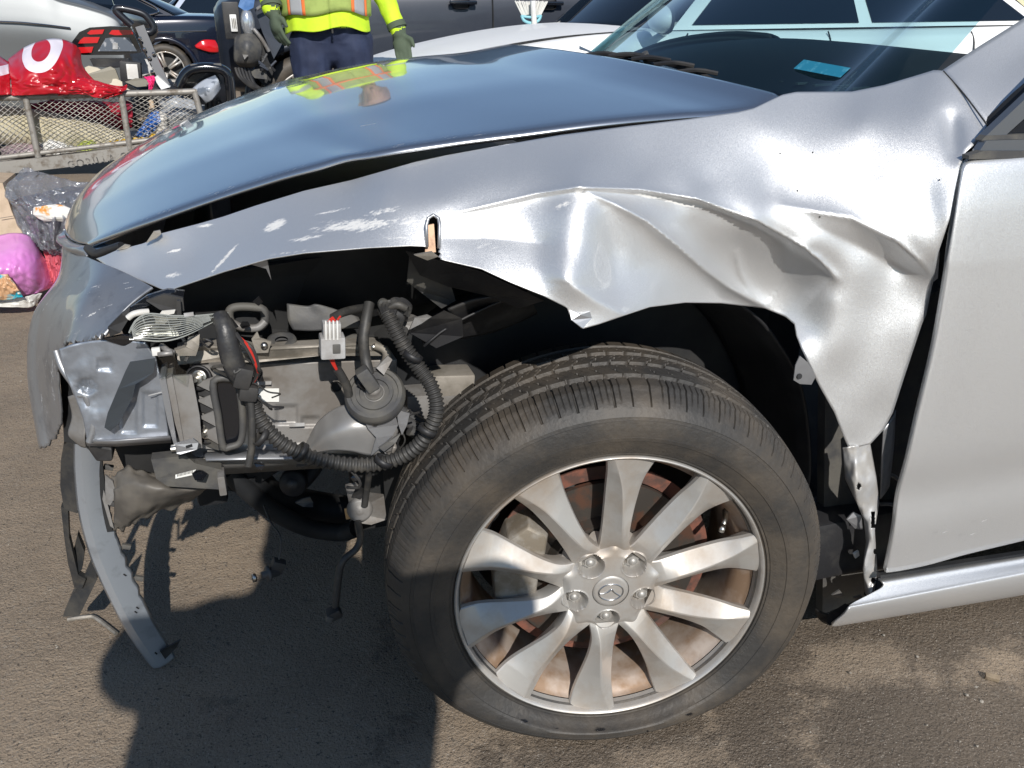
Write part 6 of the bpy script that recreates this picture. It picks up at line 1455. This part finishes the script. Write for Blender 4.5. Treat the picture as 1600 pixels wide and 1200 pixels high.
def ring_mat(name, base, c, r0, r1, white=(.80, .74, .80)):
    """flat print: a pale ring on coloured vinyl; c in object space, x-z plane"""
    ma = M(name, base, .32, 0, .25, c2=tuple(b_*.8 for b_ in base), ns=6); nt = ma.node_tree; N = nt.nodes; L = nt.links; b = N['Principled BSDF']
    src = b.inputs['Base Color'].links[0].from_socket
    tc = N.new('ShaderNodeTexCoord'); s = N.new('ShaderNodeVectorMath'); s.operation = 'SUBTRACT'; s.inputs[1].default_value = c; L.new(tc.outputs['Object'], s.inputs[0])
    m = N.new('ShaderNodeVectorMath'); m.operation = 'MULTIPLY'; m.inputs[1].default_value = (1, 0, 1); L.new(s.outputs[0], m.inputs[0])
    l = N.new('ShaderNodeVectorMath'); l.operation = 'LENGTH'; L.new(m.outputs[0], l.inputs[0])
    g1 = N.new('ShaderNodeMath'); g1.operation = 'GREATER_THAN'; g1.inputs[1].default_value = r0; g2 = N.new('ShaderNodeMath'); g2.operation = 'LESS_THAN'; g2.inputs[1].default_value = r1
    L.new(l.outputs['Value'], g1.inputs[0]); L.new(l.outputs['Value'], g2.inputs[0]); mu = N.new('ShaderNodeMath'); mu.operation = 'MULTIPLY'; L.new(g1.outputs[0], mu.inputs[0]); L.new(g2.outputs[0], mu.inputs[1])
    mx = N.new('ShaderNodeMix'); mx.data_type = 'RGBA'; L.new(mu.outputs[0], mx.inputs[0]); L.new(src, mx.inputs[6]); mx.inputs[7].default_value = white+(1,); L.new(mx.outputs[2], b.inputs['Base Color']); return ma
def load():
    red = (.50, .008, .018)
    def ringed(px, py, r0, r1, nm): return ring_mat(nm, red, tuple(P(px, py, YC+.05)), r0, r1)
    k = .0031
    drape('red_vinyl_bag', [[(12, 92, YC+.22), (40, 72, YC+.2), (80, 60, YC+.2), (112, 66, YC+.22), (126, 80, YC+.25)], [(14, 112, YC+.06), (45, 100, YC+.0), (85, 96, YC-.02), (112, 96, YC+.04), (130, 104, YC+.12)], [(17, 132, YC+.0), (50, 128, YC-.05), (90, 126, YC-.05), (118, 122, YC-.01), (150, 128, YC+.1)], [(18, 149, YC-.02), (60, 148, YC-.05), (100, 147, YC-.05), (130, 146, YC-.03), (160, 143, YC+.05)]], ringed(60, 79, 13*k, 26*k, 'red_vinyl_with_ring'), 'crumpled red vinyl bag with a white ring printed on it', 'bag', 3, .022, 70, 40, 3.2)
    drape('red_vinyl_sheet', [[(96, 120, YC-.02), (125, 120, YC), (150, 126, YC-.01), (178, 133, YC-.01), (199, 134, YC)], [(92, 136, YC-.05), (120, 134, YC-.06), (150, 138, YC-.06), (180, 140, YC-.05), (197, 140, YC-.03)], [(90, 149, YC-.04), (118, 147, YC-.05), (140, 149, YC-.05), (158, 153, YC-.05), (190, 146, YC-.03)]], M('red_vinyl', red, .32, 0, .3, c2=(.40, .006, .014), ns=6), 'red vinyl sheet draped over the top rail of the cart', 'sheet', 11, .018, 60, 24, 4)
    drape('red_vinyl_bag', [[(-70, 90, YC+.2), (-40, 80, YC+.2), (-10, 82, YC+.2), (14, 96, YC+.2)], [(-70, 118, YC), (-40, 115, YC-.04), (-10, 112, YC-.02), (15, 116, YC+.04)], [(-70, 150, YC-.03), (-40, 150, YC-.05), (-10, 149, YC-.05), (17, 147, YC-.02)]], ringed(-4, 88, 12*k, 23*k, 'red_vinyl_with_ring_cut'), 'red vinyl bag cut off by the left edge of the picture', 'bag', 21, .02, 40, 26, 3.5)
    # long cream foam roll and red cloth inside the cart
    m_foam = M('cream_foam', (.55, .50, .36), .85, c2=(.46, .41, .28), ns=7, bump=.15, bs=60)
    p = [P(-120, 178, YC+.16), P(-40, 190, YC+.16), P(20, 197, YC+.15), P(55, 202, YC+.15), P(62, 204, YC+.15), P(100, 207, YC+.15), P(150, 216, YC+.17), P(195, 226, YC+.2)]
    o = tube('foam_roll', p, .06, m_foam, None, 20, 8, rf=lambda t: .082-.012*math.exp(-((t-.52)/.03)**2)-.05*max(0, t-.6)); tag(o, 'thick cream foam roll lying in the mesh cart', 'foam roll')
    o = drape('red_cloth', [[(40, 160, YC+.3), (90, 158, YC+.3), (150, 158, YC+.28), (205, 160, YC+.3)], [(60, 180, YC+.26), (110, 178, YC+.24), (160, 172, YC+.2), (208, 172, YC+.24)], [(90, 195, YC+.3), (130, 200, YC+.28), (170, 205, YC+.24), (206, 200, YC+.28)]], M('dark_red_cloth', (.36, .01, .03), .7, c2=(.22, .02, .05), ns=8), 'dark red cloth bunched behind the cart mesh', 'cloth', 5, .03)
    crumple('white_scrap', P(88, 234, YC+.10), (.062, .05, .050), m_white, 'crumpled white scrap at the bottom of the cart', 'scrap', 2, .35, 3, .5, None, True)
    crumple('clear_wrap', P(108, 236, YC+.12), (.045, .04, .04), M('grey_wrap', (.4, .4, .42), .25), 'crumpled grey wrap beside the white scrap in the cart', 'wrap', 9, .4, 3, 0, None, True)
    crumple('green_fluff_ball', P(138, 232, YC+.10), (.045, .042, .036), M('lime_fluff', (.38, .44, .08), .9, bump=.5, bs=120), 'lime green fluffy ball in the cart nearest the middle post', 'ball', 5, .2, 4)
    crumple('green_fluff_ball', P(234, 222, YC+.12), (.038, .036, .026), M('lime_fluff_dull', (.34, .38, .12), .9, bump=.5, bs=120), 'small green fluffy ball under the yellow strap', 'ball', 8, .2, 4)
    my = M('yellow_strap', (.70, .42, .02), .6, c2=(.5, .3, .02), ns=40)
    o = tube('yellow_strap', [P(172, 226, YC+.1), P(190, 222, YC+.07), P(206, 220, YC+.05), P(228, 216, YC+.07), P(256, 209, YC+.06), P(276, 203, YC+.05), P(296, 199, YC+.06)], .012, my, None, 8, 8, rf=lambda t: .011+.004*math.sin(t*70)); tag(o, 'yellow webbing strap lying along the cart floor', 'strap')
    drape('blue_packet', [[(232, 178, YC+.12), (244, 172, YC+.1), (254, 182, YC+.1)], [(220, 198, YC+.06), (232, 196, YC+.04), (248, 196, YC+.06)], [(211, 210, YC+.08), (222, 216, YC+.06), (238, 210, YC+.08)]], M('blue_foil_packet', (.03, .16, .55), .3, 0, .3, c2=(.5, .6, .75), ns=26, lo=.56, hi=.62), 'shiny blue packet pressed against the cart mesh', 'packet', 4, .02, 24, 24)
    o = tube('cream_hoop', [P(219, 186, YC+.16), P(232, 178, YC+.14), P(238, 166, YC+.14), P(235, 158, YC+.15)], .011, m_cardb, None, 8, 6); tag(o, 'curved cream strip beside the blue packet', 'strip')
    crumple('white_rag', P(250, 196, YC+.1), (.03, .03, .055), m_white, 'white crumpled rag beside the blue packet', 'rag', 12, .35, 3, .4)
    crumple('grey_bag', P(285, 178, YC+.22), (.11, .10, .085), M('grey_poly_bag', (.30, .32, .35), .25, 0, .3), 'shiny grey plastic bag in the right end of the cart', 'bag', 15, .4, 4)
    crumple('dark_bag', P(20, 240, YC+.25), (.3, .12, .05), m_blk, 'black rubbish along the cart floor behind the foam roll', 'rubbish', 19, .3, 4)
    crumple('dark_bag', P(255, 168, YC+.40), (.18, .12, .1), m_blk, 'black rubbish heaped behind the blue packet', 'rubbish', 23, .3, 4)
    crumple('mauve_bag', P(40, 236, YC+.08), (.09, .05, .03), M('mauve_film', (.32, .24, .26), .4), 'mauve plastic film at the cart floor near the left post', 'film', 27, .3, 3)
    # tail lamp unit propped on the heap
    th = thing('tail_lamp_unit', 'loose red and black tail lamp unit propped on the cart heap', 'tail lamp', P(170, 85, YC+.35)); Yl = YC+.34
    V, F = plategeo([(112, 66, Yl), (124, 50, Yl), (140, 43, Yl), (170, 41, Yl), (204, 42, Yl), (210, 55, Yl), (222, 82, Yl), (190, 86, Yl), (130, 86, Yl), (118, 84, Yl)], .06); O('housing', V, F, m_blkg, th, False)
    for q in ([(136, 52, 0), (142, 47, 0), (163, 46, 0), (160, 53, 0), (140, 54, 0)], [(125, 63, 0), (131, 58, 0), (156, 58, 0), (152, 67, 0), (122, 68, 0)], [(122, 74, 0), (146, 73, 0), (143, 82, 0), (126, 83, 0)], [(170, 53, 0), (175, 47, 0), (206, 47, 0), (208, 54, 0), (180, 55, 0)]):
        V, F = plategeo([(a, b_, Yl-.012) for a, b_, _ in q], .012); O('red_lens', V, F, m_tail, th, False)
    V, F = plategeo([(a, b_, Yl-.01) for a, b_ in ((153, 80), (165, 60), (176, 58), (202, 59), (214, 80))], .01); O('clear_lens', V, F, M('smoke_lens', (.10, .12, .15), .12, 0, .5, c2=(.35, .36, .38), ns=30, lo=.55, hi=.6), th, False)
    V, F = plategeo([(a, b_, Yl-.014) for a, b_ in ((176, 67), (184, 67), (184, 77), (176, 77))], .004); O('label', V, F, m_lgrey, th, False)
    # odds and ends on the heap
    o = plate('cream_trim_scrap', [(122, 116, YC+.2), (126, 108, YC+.2), (138, 103, YC+.2), (152, 106, YC+.2), (180, 122, YC+.2), (216, 141, YC+.16), (196, 140, YC+.16), (150, 126, YC+.18)], M('cream_trim', (.58, .53, .42), .6), None, .02); tag(o, 'cream curved trim panel on top of the heap', 'panel')
    o = plate('khaki_trim_scrap', [(124, 120, YC+.17), (172, 104, YC+.2), (180, 108, YC+.2), (186, 124, YC+.2), (164, 134, YC+.16)], M('khaki_trim', (.25, .23, .18), .6), None, .02); tag(o, 'khaki plastic panel lying against the cream trim', 'panel')
    th = thing('black_module', 'black electronic box with a white label on the heap', 'box', P(207, 112, YC+.15)); box('module_case', P(205, 112, YC+.17), (.085, .07, .085), m_blk, th, Matrix.Rotation(.1, 3, 'Y'), .006); box('white_label', P(207, 112, YC+.125), (.045, .008, .062), m_white, th, Matrix.Rotation(.05, 3, 'Y'), .002)
    o = plate('dark_trim', [(140, 92, YC+.3), (200, 92, YC+.28), (205, 104, YC+.25), (180, 106, YC+.25), (146, 104, YC+.3)], m_blk, None, .08); tag(o, 'black plastic trim under the tail lamp unit', 'trim')
    o = plate('khaki_tray', [(195, 128, YC+.12), (212, 122, YC+.12), (234, 124, YC+.12), (236, 134, YC+.1), (214, 136, YC+.1)], M('khaki_trim2', (.19, .175, .14), .6), None, .04); tag(o, 'khaki tray below the black electronic box', 'tray')
    o = drape('pink_ribbon', [[(224, 120, YC+.05), (240, 118, YC+.05)], [(232, 128, YC+.04), (242, 127, YC+.04)], [(232, 140, YC+.03), (238, 140, YC+.03)]], M('hot_pink', (.75, .03, .18), .6), 'hot pink ribbon hanging beside the white foam', 'ribbon', 6, .012, 14, 14); 
    o = plate('white_foam', [(240, 122, YC+.08), (246, 118, YC+.08), (266, 136, YC+.08), (252, 140, YC+.06)], m_white, None, .06); tag(o, 'white foam piece beside the pink ribbon', 'foam')
    o = plate('silver_trim_scrap', [(202, 84, YC+.5), (224, 82, YC+.5), (240, 112, YC+.48), (220, 120, YC+.48)], m_lgrey, None, .02); tag(o, 'light grey plastic panel under the cart handle', 'panel')
    # black moulded bin with a cracked headlamp, at the end of the cart
    th = thing('black_bin', 'black moulded plastic bin standing at the end of the cart', 'bin', (P(330, 180, YC+.2).x, YC+.2, GZ)); Yb = YC+.12
    rows = []
    for (a, b_) in ((278, 138), (288, 118), (302, 108), (330, 106), (352, 112), (359, 130), (361, 178), (357, 240)):
        rows.append((a, b_))
    V, F = merge(tubegeo(spl([P(a, b_, Yb) for a, b_ in rows], 6), .022, 8)); O('bin_rim', V, F, m_blkg, th)
    V, F = plategeo([(280, 140, Yb+.06), (292, 118, Yb+.06), (330, 110, Yb+.06), (356, 118, Yb+.06), (359, 180, Yb+.06), (358, 250, Yb+.06), (312, 250, Yb+.06), (310, 160, Yb+.06)], .3); O('bin_wall', V, F, m_blkg, th, False)
    for x, y in ((304, 104), (340, 103)): box('bin_catch', P(x, y, Yb), (.035, .03, .022), m_dgrey, th, None, .004)
    for k in range(5): tube('bin_rib', [P(322+k*7, 150+k*3, Yb+.03), P(323+k*7, 215, Yb+.03)], .007, m_blk, th, 6, 1)
    th = thing('cracked_headlamp', 'clear cracked headlamp shell hanging over the cart corner', 'headlamp', P(325, 140, YC+.05)); 
    rows = [[(298, 140, YC+.03), (316, 126, YC+.02), (336, 117, YC+.04)], [(312, 150, YC-.02), (326, 138, YC-.04), (342, 126, YC)], [(322, 162, YC), (334, 154, YC-.02), (346, 138, YC+.03)]]
    solid(O('lamp_shell', *gridgeo(patch([[P(*q) for q in r] for r in rows], 18, 18)), M('frosted_lamp', (.42, .45, .50), .18, 0, .5, c2=(.16, .18, .21), ns=14, lo=.5, hi=.56), th), .01)
load()
# ---------------------------------------------------------------- bags on the ground in front of the cart
def bags():
    Yg = 2.75
    o = plate('cardboard_box', [(-60, 282, Yg+.02), (4, 286, Yg+.02), (18, 330, Yg), (28, 352, Yg-.01), (39, 364, Yg-.02), (0, 370, Yg-.02), (-60, 380, Yg-.02)], m_cardb, None, .22); tag(o, 'tan cardboard box flap at the left edge behind the purple bag', 'box')
    o2 = tube('box_crease', [P(0, 341, Yg-.022), P(24, 337, Yg-.02)], .0012, m_dgrey, o, 4, 1)
    fb = M('clear_film', (.30, .31, .34), .14, 0, .6); fb = film('clear_poly_film', (.5, .52, .56), .36); crumple('dark_rubbish', P(95, 350, Yg+.10), (.22, .08, .13), M('dark_rubbish', (.03, .032, .045), .5, c2=(.16, .13, .16), ns=9), 'dark rubbish showing through the clear plastic bag', 'rubbish', 33, .3, 4)
    drape('clear_plastic_bag', [[(36, 262, Yg+.12), (60, 268, Yg+.1), (90, 276, Yg+.1), (140, 286, Yg+.1), (170, 300, Yg+.15)], [(6, 286, Yg+.04), (40, 300, Yg-.05), (80, 304, Yg-.08), (125, 310, Yg-.06), (170, 330, Yg+.05)], [(16, 322, Yg+.02), (50, 330, Yg-.12), (85, 340, Yg-.14), (120, 345, Yg-.12), (165, 355, Yg)], [(38, 366, Yg), (65, 376, Yg-.1), (90, 380, Yg-.12), (115, 385, Yg-.1), (160, 390, Yg)], [(60, 388, Yg), (80, 396, Yg-.05), (98, 400, Yg-.06), (115, 402, Yg-.05), (150, 405, Yg)]], fb, 'clear shiny plastic bag of rubbish under the cart', 'bag', 31, .05, 80, 60, 7, .002)
    crumple('orange_white_carton', P(84, 333, Yg-.15), (.075, .02, .03), M('orange_white_print', (.70, .68, .64), .5, c2=(.7, .28, .05), ns=9, lo=.56, hi=.6), 'white and orange carton showing in the clear bag', 'carton', 3, .3, 3, .15, None, True)
    # lilac printed bag
    ma = M('lilac_poly', (.60, .20, .54), .32, 0, .4, c2=(.68, .28, .60), ns=5)
    drape('purple_plastic_bag', [[(-60, 372, Yg-.05), (-10, 368, Yg-.06), (20, 364, Yg-.06), (45, 368, Yg-.05), (58, 382, Yg)], [(-60, 400, Yg-.15), (-10, 400, Yg-.2), (25, 395, Yg-.2), (55, 398, Yg-.15), (72, 408, Yg-.04)], [(-60, 430, Yg-.2), (-10, 430, Yg-.25), (25, 430, Yg-.24), (58, 432, Yg-.18), (82, 436, Yg-.05)], [(-60, 462, Yg-.15), (-10, 466, Yg-.18), (25, 464, Yg-.18), (58, 458, Yg-.14), (86, 446, Yg-.04)]], ma, 'shiny purple plastic bag on the ground at the left edge', 'bag', 41, .016, 60, 44, 5)
    o = drape('printed_wrapper', [[(-50, 432, Yg-.27), (-10, 430, Yg-.275), (13, 428, Yg-.27)], [(-50, 448, Yg-.27), (-5, 448, Yg-.28), (26, 448, Yg-.27)], [(-50, 466, Yg-.25), (0, 470, Yg-.26), (36, 464, Yg-.25)]], M('cyan_print', (.02, .45, .60), .35, 0, .3, c2=(.60, .36, .20), ns=7, lo=.5, hi=.56), 'cyan and brown printed wrapper below the purple bag', 'wrapper', 17, .012, 30, 20)
    o = drape('white_packet', [[(-50, 466, Yg-.22), (20, 466, Yg-.23), (48, 462, Yg-.2), (66, 458, Yg-.16)], [(-50, 478, Yg-.22), (20, 480, Yg-.23), (48, 480, Yg-.2), (58, 474, Yg-.16)]], m_white, 'flat white packet lying under the purple bag', 'packet', 19, .008, 30, 10)
    drape('pink_cloth', [[(66, 388, Yg), (85, 392, Yg-.02), (105, 396, Yg), (130, 400, Yg+.05)], [(72, 415, Yg-.05), (90, 412, Yg-.1), (108, 414, Yg-.06), (130, 420, Yg)], [(80, 446, Yg-.06), (95, 446, Yg-.12), (112, 446, Yg-.08), (135, 450, Yg)], [(88, 470, Yg-.04), (100, 470, Yg-.08), (115, 470, Yg-.05), (135, 470, Yg)]], M('coral_cloth', (.60, .12, .15), .75, c2=(.50, .08, .12), ns=9), 'coral pink cloth between the purple bag and the bumper', 'cloth', 47, .03, 40, 30, 8)
bags()
for o in list(COL.objects):
    if o.parent is None and o.get('category'):
        st = o.name.split('.')[0]
        g_ = {'red_vinyl_bag': 'red vinyl bags on the cart', 'green_fluff_ball': 'green fluffy balls in the cart', 'dark_bag': 'black rubbish in the cart'}.get(st)
        if g_: o['group'] = g_
